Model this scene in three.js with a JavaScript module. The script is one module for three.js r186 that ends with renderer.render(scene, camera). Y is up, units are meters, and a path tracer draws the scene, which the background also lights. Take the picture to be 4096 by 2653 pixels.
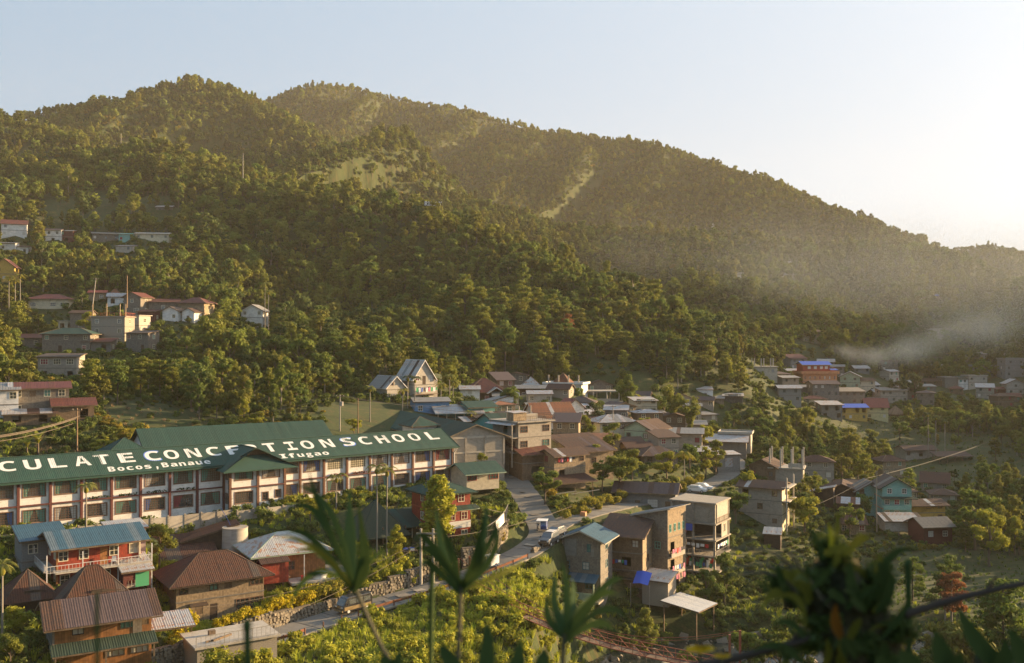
import * as THREE from 'three';
import { mergeGeometries } from 'three/addons/utils/BufferGeometryUtils.js';
import { FontLoader } from 'three/addons/loaders/FontLoader.js';
import { TextGeometry } from 'three/addons/geometries/TextGeometry.js';
import { createNoise2D, createNoise3D } from 'simplex-noise';

// ---------- camera, sky, sun, exposure ----------
const W = 1024, Hh = 663, F = 963, HORIZON = 340;
const scene = new THREE.Scene();
const camera = new THREE.PerspectiveCamera(2 * Math.atan(Hh / 2 / F) * 180 / Math.PI, W / Hh, 0.1, 12000);
const PITCH = Math.atan((HORIZON - Hh / 2) / F);
camera.rotation.x = PITCH;
camera.focus = 140; camera.userData.focus = 140; camera.userData.fStop = 3;
camera.setFocalLength && (camera.filmGauge = 35);
const SUN_AZ = 68 * Math.PI / 180, SUN_EL = 11.3 * Math.PI / 180;
const sunDir = new THREE.Vector3(Math.sin(SUN_AZ) * Math.cos(SUN_EL), Math.sin(SUN_EL), -Math.cos(SUN_AZ) * Math.cos(SUN_EL));
const sun = new THREE.DirectionalLight(new THREE.Color().setRGB(1, 0.69, 0.36), 5);
sun.position.copy(sunDir).multiplyScalar(900); sun.castShadow = true; sun.shadow.radius = 1.4;
sun.shadow.mapSize.set(4096, 4096); Object.assign(sun.shadow.camera, { left: -700, right: 700, top: 500, bottom: -500, near: 1, far: 2500 });
sun.target.position.set(0, -20, -250); sun.position.add(sun.target.position);
scene.add(sun, sun.target);
{ // clear evening sky: pale blue, whitening towards the low sun
  const w = 512, h = 256, a = new Float32Array(w * h * 4), v = new THREE.Vector3();
  for (let j = 0; j < h; j++) for (let i = 0; i < w; i++) {
    const el = ((j + 0.5) / h - 0.5) * Math.PI, th = ((i + 0.5) / w - 0.5) * 2 * Math.PI;
    v.set(Math.cos(el) * Math.cos(th), Math.sin(el), Math.cos(el) * Math.sin(th));
    const g = v.angleTo(sunDir) * 180 / Math.PI, up = Math.max(0, v.y);
    const e = Math.exp(-g / 60), au = 0.6 * Math.exp(-g / 12), lo = Math.exp(-up / 0.12), o = (j * w + i) * 4;
    a[o] = 0.014 + 0.355 * e + (0.035 + 0.16 * e) * lo + au; a[o + 1] = 0.073 + 0.295 * e + (0.034 + 0.10 * e) * lo + au * 0.9; a[o + 2] = 0.134 + 0.245 * e + (0.030 + 0.01 * e) * lo + au * 0.72; a[o + 3] = 1;
  }
  const t = new THREE.DataTexture(a, w, h, THREE.RGBAFormat, THREE.FloatType);
  t.mapping = THREE.EquirectangularReflectionMapping; t.magFilter = t.minFilter = THREE.LinearFilter; t.needsUpdate = true;
  scene.background = t; scene.environment = t;
}
const renderer = new THREE.WebGLRenderer({ antialias: true });
renderer.toneMapping = THREE.LinearToneMapping; renderer.toneMappingExposure = 3.8;
renderer.shadowMap.enabled = true; renderer.setSize(W, Hh);
scene.fog = new THREE.FogExp2(new THREE.Color().setRGB(0.95, 0.87, 0.73), 0.00010);

// ---------- small helpers ----------
function rng(seed) { let s = seed >>> 0; return () => { s = (s + 0x6D2B79F5) >>> 0; let t = s; t = Math.imul(t ^ (t >>> 15), t | 1); t ^= t + Math.imul(t ^ (t >>> 7), t | 61); return ((t ^ (t >>> 14)) >>> 0) / 4294967296; }; }
const R0 = rng(11), n2 = createNoise2D(rng(5)), n2b = createNoise2D(rng(77)), n3 = createNoise3D(rng(9));
const rr = (r, a, b) => a + (b - a) * r();
const D2R = Math.PI / 180;
const V = (x, y, z) => new THREE.Vector3(x, y, z);
// a point seen at picture place (u, v), d metres ahead: used to survey the valley floor
function ray(u, v) { return V((u - W / 2) / F, -(v - Hh / 2) / F, -1).applyAxisAngle(V(1, 0, 0), PITCH); }
function P(u, v, d) { const r = ray(u, v); return r.multiplyScalar(d / -r.z); }
const names = {};
function numbered(n) { const k = names[n] = (names[n] ?? -1) + 1; return k ? n + '_' + String(k).padStart(3, '0') : n; }
function thing(name, label, category, pos, yaw = 0, group) {
  const o = new THREE.Group(); o.name = numbered(name); scene.add(o);
  if (pos) o.position.copy(pos); o.rotation.y = yaw; o.userData = { label, category }; if (group) o.userData.group = group;
  return o;
}
function tag(o, label, category, group, kind) { Object.assign(o.userData, label ? { label } : {}, category ? { category } : {}, group ? { group } : {}, kind ? { kind } : {}); return o; }
function mesh(name, geo, mat, parent) {
  if (Array.isArray(geo)) geo = merge(geo);
  const m = new THREE.Mesh(geo, mat); m.castShadow = m.receiveShadow = true;
  m.name = parent && parent !== scene ? name : numbered(name); (parent || scene).add(m); return m;
}
function merge(list) {
  const l = list.map((g) => { g = g.index ? g.toNonIndexed() : g; for (const k of Object.keys(g.attributes)) if (!['position', 'normal', 'uv'].includes(k)) g.deleteAttribute(k); return g; });
  const m = mergeGeometries(l); m.clearGroups && m.clearGroups(); return m;
}
// box with uv in metres, centre at x, y, z
function box(w, h, d, x = 0, y = 0, z = 0, ry = 0, rz = 0, rx = 0) {
  const g = new THREE.BoxGeometry(w, h, d), uv = g.attributes.uv, s = [[d, h], [d, h], [w, d], [w, d], [w, h], [w, h]];
  for (let i = 0; i < 24; i++) { const f = s[i >> 2]; uv.setXY(i, uv.getX(i) * f[0] + x + z, uv.getY(i) * f[1] + y); }
  if (rx) g.rotateX(rx); if (rz) g.rotateZ(rz); if (ry) g.rotateY(ry); return g.translate(x, y, z);
}
// square-ended bar from a to b
function bar(a, b, w, h = w) {
  const d = b.clone().sub(a), L = d.length(), g = box(w, h, L);
  const q = new THREE.Quaternion().setFromRotationMatrix(new THREE.Matrix4().lookAt(b, a, Math.abs(d.y) > 0.99 * L ? V(1, 0, 0) : V(0, 1, 0)));
  return g.applyQuaternion(q).translate((a.x + b.x) / 2, (a.y + b.y) / 2, (a.z + b.z) / 2);
}
function tube(pts, r, seg = 12, rad = 6) { return new THREE.TubeGeometry(new THREE.CatmullRomCurve3(pts), seg, r, rad); }
// tapering tube through points, radius from r0 to r1
function limb(pts, r0, r1, rad = 6, seg) {
  const c = new THREE.CatmullRomCurve3(pts), n = seg || pts.length * 3, g = new THREE.TubeGeometry(c, n, 1, rad), p = g.attributes.position, k = rad + 1;
  for (let i = 0; i <= n; i++) { const o = c.getPointAt(i / n), r = r0 + (r1 - r0) * i / n; for (let j = 0; j < k; j++) { const q = i * k + j; p.setXYZ(q, o.x + (p.getX(q) - o.x) * r, o.y + (p.getY(q) - o.y) * r, o.z + (p.getZ(q) - o.z) * r); } }
  g.computeVertexNormals(); return g;
}
function cyl(r0, r1, h, x, y, z, s = 10) { return new THREE.CylinderGeometry(r0, r1, h, s).translate(x, y + h / 2, z); }
// ---------- materials ----------
const rgb = (r, g, b) => new THREE.Color().setRGB(r, g, b);
function tex(n, fn, srgb, rep) { // n x n texture from fn(x, y in 0..1) -> [r, g, b] 0..1, tiling
  const a = new Uint8Array(n * n * 4);
  for (let j = 0; j < n; j++) for (let i = 0; i < n; i++) { const c = fn(i / n, j / n), o = (j * n + i) * 4; for (let k = 0; k < 3; k++) a[o + k] = Math.max(0, Math.min(255, c[k] * 255)); a[o + 3] = 255; }
  const t = new THREE.DataTexture(a, n, n); t.wrapS = t.wrapT = THREE.RepeatWrapping; t.magFilter = t.minFilter = THREE.LinearFilter; if (srgb) t.colorSpace = THREE.SRGBColorSpace; t.repeat.set(rep || 1, rep || 1); t.needsUpdate = true; return t;
}
// tiling noise on a torus
const tn = createNoise3D(rng(31)), tn2 = createNoise3D(rng(32));
function tnoise(x, y, f, q = 0) { const a = x * 2 * Math.PI, b = y * 2 * Math.PI, k = f / 6.283; return tn(Math.cos(a) * k + 3 * q, Math.sin(a) * k + Math.cos(b) * k * 1.7, Math.sin(b) * k * 1.7 + q); }
function fb(x, y, f, q = 0) { return tnoise(x, y, f, q) * 0.55 + tnoise(x, y, f * 2.1, q + 7) * 0.3 + tnoise(x, y, f * 4.3, q + 13) * 0.15; }
const cl = (x) => Math.max(0, Math.min(1, x)), ss = (a, b, x) => { const t = cl((x - a) / (b - a)); return t * t * (3 - 2 * t); };
const grime = tex(256, (x, y) => { const k = 0.80 + 0.16 * fb(x, y, 5) + 0.10 * fb(x, y, 26, 3) - 0.22 * ss(0.25, 0.7, tnoise(x * 3 % 1, y, 3, 5)) * ss(-0.2, 0.5, tnoise(x, y, 30, 2)); return [k, k * 0.985, k * 0.96]; });
const rustT = tex(256, (x, y) => { const r = ss(0.05, 0.5, fb(x, y, 6, 1) + 0.35 * tnoise(x, y * 0.2, 40, 4)), k = 0.8 + 0.2 * fb(x, y, 30, 6); return [k * (1 - 0.1 * r), k * (1 - 0.52 * r), k * (1 - 0.72 * r)]; });
const rustyT = tex(256, (x, y) => { const r = ss(-0.5, 0.5, fb(x, y, 6, 11) + 0.3 * tnoise(x, y * 0.2, 50, 4)), k = 0.75 + 0.25 * fb(x, y, 22, 6); return [k * (0.62 + 0.38 * r), k * (0.56 + 0.14 * r), k * (0.52 - 0.06 * r)]; });
const plankT = tex(256, (x, y) => { const i = Math.floor(x * 12), f = x * 12 - i, k = 0.78 + 0.22 * tnoise((i * 0.37) % 1, y, 3, i) + 0.1 * tnoise(x, y, 60, 2); const e = f < 0.06 ? 0.45 : 1; return [k * e, k * e * 0.97, k * e * 0.93]; });
const blockT = tex(256, (x, y) => { const row = Math.floor(y * 10), ox = (x * 5 + (row % 2) * 0.5) % 1, fy = y * 10 - row, e = (fy < 0.08 || ox < 0.05) ? 0.62 : 1, k = 0.82 + 0.14 * fb(x, y, 8, 21) + 0.12 * tnoise(x, y, 50, row); return [k * e, k * e * 0.98, k * e * 0.95]; });
const fadeT = tex(512, (x, y) => { const st = tnoise(x, y * 0.12, 46, 3) * 0.5 + tnoise(x, y * 0.2, 90, 8) * 0.3, p = fb(x, y, 4, 17), k = 0.86 + 0.16 * p + 0.15 * st + 0.08 * tnoise(x, y, 120, 6), r = ss(0.42, 0.75, p + 0.5 * st); return [k * (1 + 0.5 * r), k, k * (1 - 0.12 * r)]; });
const wornT = tex(256, (x, y) => { const k = 0.90 + 0.10 * fb(x, y, 10, 4) - 0.30 * ss(0.30, 0.6, fb(x, y, 26, 8) + 0.35 * tnoise(x, y * 0.2, 60, 2)); return [k, k * 0.99, k * 0.96]; });
const soilT = tex(512, (x, y) => { const a = fb(x, y, 9, 3), b = fb(x, y, 50, 5), s = ss(0.05, 0.45, a + 0.4 * b); return [0.44 + 0.13 * s + 0.14 * b, 0.50 + 0.02 * s + 0.14 * b, 0.27 + 0.06 * s + 0.08 * b]; }, true);
const roadT = tex(256, (x, y) => { const k = 0.8 + 0.12 * fb(x, y, 5, 9) + 0.10 * tnoise(x, y, 70, 2) - 0.15 * ss(0.45, 0.6, fb(x, y, 4, 14)); return [k, k * 0.985, k * 0.95]; });
const bumpN = tex(256, (x, y) => { const k = 0.5 + 0.3 * fb(x, y, 12, 8) + 0.2 * tnoise(x, y, 60, 1); return [k, k, k]; });
const stoneBump = bumpN;
const M = {};
function mat(key, c, rough = 0.9, map, rep = 0.25, more = {}) {
  let t = map; if (t) { t = map.clone(); t.repeat.set(rep, rep); t.needsUpdate = true; }
  const m = new (more.transmission || more.clearcoat ? THREE.MeshPhysicalMaterial : THREE.MeshStandardMaterial)({ color: rgb(...c), roughness: rough, map: t || null, side: THREE.DoubleSide, ...more });
  m.name = key; return M[key] = m;
}
mat('soil', [0.20, 0.22, 0.15], 1, soilT, 0.03);
mat('concrete', [0.360, 0.325, 0.275], 0.95, grime, 0.16); mat('conc_dark', [0.220, 0.200, 0.175], 0.95, grime, 0.2); mat('conc_pale', [0.470, 0.430, 0.370], 0.95, grime, 0.2);
mat('block', [0.330, 0.295, 0.245], 0.95, blockT, 0.5); mat('block_grey', [0.26, 0.26, 0.26], 0.95, blockT, 0.5);
mat('white', [0.790, 0.775, 0.745], 0.85, grime, 0.12); mat('cream', [0.66, 0.58, 0.42], 0.85, grime, 0.15); mat('yellow', [0.55, 0.36, 0.08], 0.8, grime, 0.2); mat('paleyellow', [0.62, 0.56, 0.30], 0.8, grime, 0.2);
mat('brown', [0.17, 0.075, 0.045], 0.8, grime, 0.3); mat('maroon', [0.13, 0.03, 0.025], 0.7, grime, 0.3); mat('red', [0.34, 0.045, 0.02], 0.7, plankT, 0.35); mat('redtrim', [0.42, 0.08, 0.04], 0.7, grime, 0.2);
mat('orangewood', [0.34, 0.15, 0.05], 0.85, plankT, 0.3); mat('wood', [0.20, 0.14, 0.09], 0.9, plankT, 0.4); mat('woodpale', [0.34, 0.26, 0.17], 0.9, plankT, 0.4); mat('wooddark', [0.075, 0.05, 0.035], 0.9, plankT, 0.4); mat('greywood', [0.225, 0.200, 0.170], 0.9, plankT, 0.4);
mat('teal', [0.16, 0.42, 0.37], 0.8, grime, 0.2); mat('turq', [0.220, 0.460, 0.420], 0.8, grime, 0.2); mat('bluewall', [0.14, 0.30, 0.52], 0.8, grime, 0.2); mat('palegreen', [0.36, 0.46, 0.33], 0.8, grime, 0.2); mat('orange', [0.62, 0.27, 0.13], 0.8, grime, 0.2);
mat('iron', [0.40, 0.40, 0.40], 0.55, rustT, 0.12); mat('iron_grey', [0.240, 0.235, 0.225], 0.6, grime, 0.2); mat('iron_white', [0.440, 0.430, 0.410], 0.6, rustT, 0.07); mat('iron_dark', [0.10, 0.085, 0.08], 0.75, rustyT, 0.2);
mat('rust', [0.19, 0.095, 0.062], 0.9, rustyT, 0.18); mat('rust2', [0.095, 0.047, 0.035], 0.9, rustyT, 0.23); mat('rust3', [0.30, 0.15, 0.095], 0.9, rustyT, 0.15); mat('rustbrown', [0.105, 0.067, 0.054], 0.85, rustyT, 0.2);
mat('purplebrown', [0.095, 0.062, 0.060], 0.8, grime, 0.2); mat('redroof', [0.24, 0.06, 0.045], 0.75, grime, 0.2); mat('redroof2', [0.165, 0.052, 0.042], 0.75, rustyT, 0.12);
mat('sheet_white', [0.62, 0.61, 0.59], 0.7, wornT, 0.1); mat('green', [0.013, 0.058, 0.042], 0.85, fadeT, 0.11, { }); mat('green2', [0.015, 0.064, 0.046], 0.85, fadeT, 0.083, { }); mat('green3', [0.012, 0.053, 0.038], 0.85, fadeT, 0.13, { }); mat('greendark', [0.018, 0.042, 0.029], 0.9, fadeT, 0.1); mat('shingle', [0.045, 0.065, 0.04], 0.85, blockT, 0.35);
mat('blueroof', [0.038, 0.105, 0.155], 0.6, grime, 0.15); mat('blueroof2', [0.11, 0.155, 0.185], 0.6, grime, 0.13); mat('brightblue', [0.03, 0.10, 0.45], 0.6); mat('bluetarp', [0.05, 0.11, 0.55], 0.6);
mat('glass', [0.80, 0.84, 0.84], 0.04, null, 1, { transmission: 0.94, ior: 1.5 }); mat('winframe', [0.62, 0.56, 0.42], 0.7); mat('winbrown', [0.15, 0.08, 0.045], 0.8); mat('winteal', [0.05, 0.12, 0.14], 0.8); mat('metalbar', [0.05, 0.05, 0.055], 0.6); mat('rail', [0.55, 0.54, 0.52], 0.6);
mat('curtain_green', [0.12, 0.26, 0.20], 0.95); mat('curtain_blue', [0.08, 0.14, 0.30], 0.95); mat('curtain_pale', [0.50, 0.47, 0.42], 0.95); mat('curtain_red', [0.25, 0.05, 0.06], 0.95);
mat('road', [0.20, 0.19, 0.175], 0.95, roadT, 0.12); mat('stone', [0.25, 0.215, 0.165], 0.95, grime, 0.5); mat('stone2', [0.20, 0.175, 0.14], 0.95, grime, 0.5); mat('stone3', [0.30, 0.255, 0.19], 0.95, grime, 0.5); mat('mortar', [0.13, 0.11, 0.085], 1, grime, 0.3);
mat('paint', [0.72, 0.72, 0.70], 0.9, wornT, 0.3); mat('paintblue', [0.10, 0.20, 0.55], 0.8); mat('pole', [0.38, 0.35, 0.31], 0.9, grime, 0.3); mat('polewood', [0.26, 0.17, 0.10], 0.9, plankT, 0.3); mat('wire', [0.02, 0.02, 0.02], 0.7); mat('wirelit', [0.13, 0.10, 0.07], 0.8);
mat('bridge', [0.34, 0.13, 0.075], 0.8, rustT, 0.5); mat('plastic_white', [0.7, 0.7, 0.68], 0.5); mat('cloth_red', [0.5, 0.04, 0.04], 0.9); mat('cloth_white', [0.7, 0.7, 0.7], 0.9); mat('cloth_blue', [0.06, 0.12, 0.4], 0.9); mat('cloth_pink', [0.6, 0.2, 0.28], 0.9); mat('cloth_dark', [0.05, 0.05, 0.07], 0.9); mat('cloth_green', [0.06, 0.3, 0.15], 0.9);
mat('carpaint', [0.13, 0.135, 0.145], 0.3, null, 1, { clearcoat: 0.8, metalness: 0.3 }); mat('carblack', [0.02, 0.02, 0.022], 0.3, null, 1, { clearcoat: 0.8 }); mat('cargold', [0.33, 0.24, 0.12], 0.35, null, 1, { clearcoat: 0.8, metalness: 0.4 }); mat('carwhite', [0.7, 0.7, 0.7], 0.35, null, 1, { clearcoat: 0.8 }); mat('tyre', [0.015, 0.015, 0.015], 0.9); mat('lamp_glass', [0.6, 0.6, 0.58], 0.2); mat('carblue', [0.03, 0.06, 0.22], 0.4, null, 1, { clearcoat: 0.6 });
mat('water', [0.03, 0.04, 0.035], 0.06, null, 1, { bumpMap: bumpN, bumpScale: 0.05 }); M.water.bumpMap = bumpN.clone(); M.water.bumpMap.repeat.set(0.15, 0.15); M.water.bumpMap.needsUpdate = true;
const LEAF = {};
function leafMat(key, c, t = 0.42) { const m = new THREE.MeshPhysicalMaterial({ color: rgb(...c), roughness: 0.9, transmission: t, thickness: 0, side: THREE.DoubleSide, specularIntensity: 0.25 }); m.name = 'leaf_' + key; return LEAF[key] = m; }
leafMat('forest', [0.150, 0.190, 0.030]); leafMat('forest2', [0.118, 0.165, 0.030]); leafMat('forest3', [0.185, 0.200, 0.030]); leafMat('pine', [0.175, 0.190, 0.024]); leafMat('bright', [0.280, 0.280, 0.028]); leafMat('lime', [0.330, 0.330, 0.030]); leafMat('yellow', [0.45, 0.36, 0.012]); leafMat('gold', [0.260, 0.235, 0.028]); leafMat('dark', [0.060, 0.085, 0.026]); leafMat('grass', [0.13, 0.16, 0.026]); leafMat('dry', [0.26, 0.19, 0.10], 0.3); leafMat('rusty', [0.240, 0.100, 0.040]); leafMat('palm', [0.190, 0.200, 0.040]); leafMat('instance', [1, 1, 1]); leafMat('olive', [0.175, 0.175, 0.030]); leafMat('deep', [0.085, 0.120, 0.028]);
mat('bark', [0.16, 0.125, 0.095], 1, grime, 1); mat('bark_pale', [0.30, 0.27, 0.23], 1, grime, 1); mat('bark_dark', [0.06, 0.045, 0.035], 1, grime, 1);

// ---------- terrain ----------
// surveyed ground points: u, v, distance ahead
const CP = [
  // school terrace and slope below it
  [0, 533, 128], [110, 520, 139], [230, 503, 152], [330, 494, 161], [452, 484, 173], [20, 470, 150], [150, 452, 166], [300, 445, 180], [400, 447, 190],
  [130, 545, 130], [250, 528, 140], [360, 510, 150], [430, 503, 157], [480, 503, 165],
  [95, 592, 118], [20, 600, 112], [215, 617, 122], [150, 615, 117], [100, 668, 99], [20, 680, 92], [190, 664, 104], [235, 558, 137], [295, 575, 131], [300, 560, 135], [380, 545, 143], [440, 545, 146], [400, 562, 138], [340, 575, 132],
  // road
  [265, 640, 113.5], [353, 611, 124.5], [420, 592, 131.5], [480, 573, 138], [540, 550, 147], [560, 530, 156], [528, 512, 166], [527, 492, 174], [510, 474, 184],
  [600, 517, 165], [735, 470, 226], [700, 489, 206], [655, 497, 196],
  // bank below the road, river
  [300, 668, 106], [400, 640, 116], [450, 632, 119], [520, 600, 128], [540, 640, 122], [450, 690, 104], [600, 640, 133],
  [643, 632, 150], [724, 650, 146], [911, 640, 148], [951, 647, 145], [1014, 659, 142], [840, 645, 147], [580, 710, 122], [500, 800, 100],
  [565, 600, 150], [640, 606, 155], [590, 570, 155], [700, 592, 162], [650, 560, 166], [760, 560, 182], [720, 575, 172],
  [980, 575, 182], [1000, 622, 155], [970, 555, 195], [930, 590, 170], [880, 525, 222], [830, 545, 200], [940, 520, 230], [1010, 520, 235],
  // middle village
  [560, 412, 285], [640, 405, 290], [690, 402, 300], [600, 440, 235], [690, 452, 240], [640, 447, 235], [575, 468, 196], [600, 480, 192], [560, 497, 178], [520, 474, 186], [650, 475, 205], [720, 480, 214],
  [470, 425, 215], [500, 405, 255], [430, 405, 225], [460, 392, 270], [300, 405, 200], [150, 418, 178], [60, 425, 166], [300, 388, 225], [200, 395, 208],
  [760, 405, 312], [800, 440, 315], [770, 470, 250], [840, 470, 280], [900, 445, 320], [980, 485, 265], [1010, 440, 325], [940, 458, 305], [860, 420, 350], [815, 400, 368], [870, 412, 372], [930, 400, 410], [1000, 400, 430], [760, 380, 345],
  // forested hill behind the school
  [80, 378, 235], [100, 347, 275], [150, 335, 290], [200, 320, 305], [30, 330, 300], [255, 330, 318], [150, 300, 325], [60, 243, 400], [10, 250, 380], [110, 238, 410], [160, 240, 415], [100, 212, 450], [200, 230, 445], [200, 200, 480], [50, 200, 470],
  [300, 290, 385], [300, 345, 320], [400, 300, 380], [400, 350, 300], [450, 335, 325], [450, 375, 265], [540, 345, 315], [560, 388, 272], [620, 345, 335], [640, 388, 295], [690, 370, 320], [500, 290, 385],
  [60, 190, 540], [130, 152, 560], [200, 167, 545], [250, 184, 520], [300, 202, 490], [345, 208, 470], [400, 220, 450], [470, 244, 430], [520, 264, 410], [590, 290, 380], [640, 318, 360], [700, 348, 345], [735, 376, 332], [755, 393, 322],
  // beyond the crest and the far side of the valley
  [300, 235, 640], [450, 262, 600], [560, 296, 540], [640, 330, 480], [720, 352, 420], [780, 372, 390],
  [840, 375, 420], [900, 378, 450], [960, 372, 490], [1024, 372, 470], [780, 345, 450], [860, 340, 500], [900, 330, 560], [750, 325, 500], [740, 282, 580], [830, 290, 620], [900, 285, 650], [1010, 300, 610], [660, 300, 560], [640, 262, 660], [980, 330, 540],
];
const world = CP.map(([u, v, d]) => { const p = P(u, v, d); return [p.x, -p.z, p.y]; });
world.push([0, 0, -1.75], [0, 3, -2.6], [-30, 0, -1], [30, 0, -3], [0, 12, -8.2], [0, 30, -18.5], [0, 60, -34], [0, 82, -44], [-40, 55, -26], [-60, 40, -12], [-75, 85, -30], [40, 60, -36], [60, 100, -47.5], [20, 110, -48], [-10, 92, -46], [-25, 75, -40], [90, 90, -42], [120, 60, -20], [100, 20, -6], [-100, 0, 6], [0, -80, 20], [-120, 120, -20], [-150, 170, -8], [-130, 90, -22], [200, 150, -38], [200, 240, -36], [260, 330, -25], [-220, 300, 25], [-330, 450, 95], [-400, 620, 150], [-300, 250, 10], [300, 60, 0], [400, 250, -10]);
// thin-plate spline through the surveyed points
const TP = (() => {
  const n = world.length, N = n + 3, A = Array.from({ length: N }, () => new Float64Array(N + 1)), U = (r2) => r2 > 0 ? r2 * Math.log(r2) * 0.5 : 0, S = 0.01;
  const pts = world.map(([x, d, y]) => [x * S, d * S, y]);
  for (let i = 0; i < n; i++) { for (let j = 0; j < n; j++) A[i][j] = U((pts[i][0] - pts[j][0]) ** 2 + (pts[i][1] - pts[j][1]) ** 2); A[i][i] += 0.0006 * (1 + pts[i][1]); A[i][n] = A[n][i] = 1; A[i][n + 1] = A[n + 1][i] = pts[i][0]; A[i][n + 2] = A[n + 2][i] = pts[i][1]; A[i][N] = pts[i][2]; }
  for (let c = 0; c < N; c++) { let p = c; for (let r = c + 1; r < N; r++) if (Math.abs(A[r][c]) > Math.abs(A[p][c])) p = r; [A[c], A[p]] = [A[p], A[c]]; for (let r = 0; r < N; r++) if (r !== c) { const f = A[r][c] / A[c][c]; if (f) for (let k = c; k <= N; k++) A[r][k] -= f * A[c][k]; } }
  const w = A.map((r, i) => r[N] / r[i]);
  return (x, d) => { x *= S; d *= S; let s = w[n] + w[n + 1] * x + w[n + 2] * d; for (let i = 0; i < n; i++) { const a = x - pts[i][0], b = d - pts[i][1], r2 = a * a + b * b; if (r2 > 0) s += w[i] * r2 * Math.log(r2) * 0.5; } return s; };
})();
// far ridges: crest lines with a slope to the front and to the back
const ridge = (list, sf, sb, round, amp, isWorld) => ({ p: list.map(([u, v, d]) => { if (isWorld) return [u, v, d]; const q = P(u, v, d); return [q.x, -q.z, q.y]; }), sf, sb, round, amp });
const scaled = (k, l) => l.map(([u, v, d]) => [u, v, d * k]);
const RIDGES = [
  ridge(scaled(0.97, [[60, 153, 1900], [180, 133, 1750], [285, 106, 1600], [345, 90, 1500], [400, 102, 1480], [470, 114, 1450], [540, 134, 1400], [640, 144, 1350], [700, 161, 1300], [760, 180, 1250], [850, 217, 1150], [900, 239, 1080], [960, 273, 1000], [1040, 333, 940]]), 0.50, 0.5, 26, 17),
  ridge(scaled(0.96, [[-120, 146, 1050], [0, 128, 1010], [40, 119, 1000], [90, 108, 1000], [130, 105, 990], [175, 92, 985], [190, 84, 980], [203, 82, 980], [225, 89, 970], [260, 105, 950], [285, 119, 930], [305, 136, 890], [330, 156, 850], [350, 176, 810]]), 0.52, 0.55, 12, 11),
  ridge([[345, 159, 790], [385, 143, 775], [408, 138, 765], [425, 159, 760], [445, 197, 750], [500, 213, 745], [560, 228, 740], [610, 235, 735], [690, 239, 725], [760, 243, 718], [830, 252, 714], [910, 252, 714], [960, 261, 700], [1024, 289, 680], [1100, 327, 640]], 0.42, 0.5, 12, 8),
  ridge([[-160, 94, 720], [-60, 112, 690], [0, 122, 660], [48, 133, 645], [110, 156, 625], [150, 176, 600]], 0.5, 0.5, 14, 8),
  ridge([[330, 660, 34], [400, 560, 40], [470, 440, 16], [540, 330, -8], [620, 220, -20]].map(([x, d, y]) => [x, d, y]), 0.42, 0.42, 25, 10, true),
  ridge([[940, 255, 1400], [985, 248, 1380], [1010, 253, 1380], [1050, 267, 1380], [1150, 303, 1360]], 0.45, 0.5, 30, 10),
];
function ridgeH(R, x, d) {
  let best = 1e18, h = 0, sg = 0, along = 0, acc = 0;
  for (let i = 0; i + 1 < R.p.length; i++) {
    const a = R.p[i], b = R.p[i + 1], ex = b[0] - a[0], ed = b[1] - a[1], L2 = ex * ex + ed * ed, t = cl(((x - a[0]) * ex + (d - a[1]) * ed) / L2), px = x - a[0] - ex * t, pd = d - a[1] - ed * t, q = px * px + pd * pd;
    if (q < best) { best = q; h = a[2] + (b[2] - a[2]) * t; sg = (ex * pd - ed * px); along = acc + Math.sqrt(L2) * t; }
    acc += Math.sqrt(L2);
  }
  const dist = Math.sqrt(best), eff = Math.sqrt(dist * dist + R.round * R.round) - R.round, gully = R.amp * Math.min(1, dist / 90) * (n2(along / 80, dist / 340) * 0.8 + n2b(along / 36, dist / 130) * 0.45);
  return h - eff * (sg < 0 ? R.sf : R.sb) + gully;
}
const FLAT = []; // terraces levelled for buildings: x, d, radius, y
function H0(x, d) {
  let y = d < 690 ? TP(x, d) : -60;
  if (d > 570) y = y * (1 - ss(570, 690, d)) + -60 * ss(570, 690, d);
  y = Math.min(y, 175);
  let m = y;
  if (d > 250 || x > 150) for (const R of RIDGES) { const h = ridgeH(R, x, d); const k = 10; m = Math.max(m, h) + Math.max(0, k - Math.abs(m - h)) ** 2 / (4 * k); }
  const far = ss(200, 420, d) * (1 - ss(1200, 1800, d) * 0);
  m += far * (n2(x / 60, d / 60) * 2.2 + n2(x / 23 + 9, d / 23) * 0.9);
  if (d > 60 && d <= 200) m += (n2(x / 14, d / 14) * 0.35);
  // rice terraces on the left slope and in the valley on the right
  const tz = [[84, 168, 34], [-190, 470, 110], [130, 300, 60], [-330, 560, 110], [60, 640, 80]];
  for (const [tx, td, tr] of tz) { const k = 1 - ss(0.6, 1, Math.hypot(x - tx, d - td) / tr); if (k > 0) { const st = td > 350 ? 4 : 1.6, q = m / st, f = q - Math.floor(q); m += k * st * (Math.floor(q) + ss(0.65, 1, f) - q); } }
  return m;
}
function ground(x, d) { let y = H0(x, d); for (const f of FLAT) { const r = Math.hypot(x - f[0], d - f[1]); if (r < f[2] * 1.5) { const k = 1 - ss(f[2], f[2] * 1.5, r); y = y * (1 - k) + f[3] * k; } } return y; }
// where the line of sight through (u, v) meets the ground
function hit(u, v, from = 20) {
  const r = ray(u, v); let d = from, prev = from;
  for (; d < 2600; d *= 1.006) { const y = r.y / -r.z * d; if (H0(r.x / -r.z * d, d) > y) { let a = prev, b = d; for (let i = 0; i < 12; i++) { const m = (a + b) / 2; if (H0(r.x / -r.z * m, m) > r.y / -r.z * m) b = m; else a = m; } return P(u, v, b); } prev = d; }
  return P(u, v, 1000);
}
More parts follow.
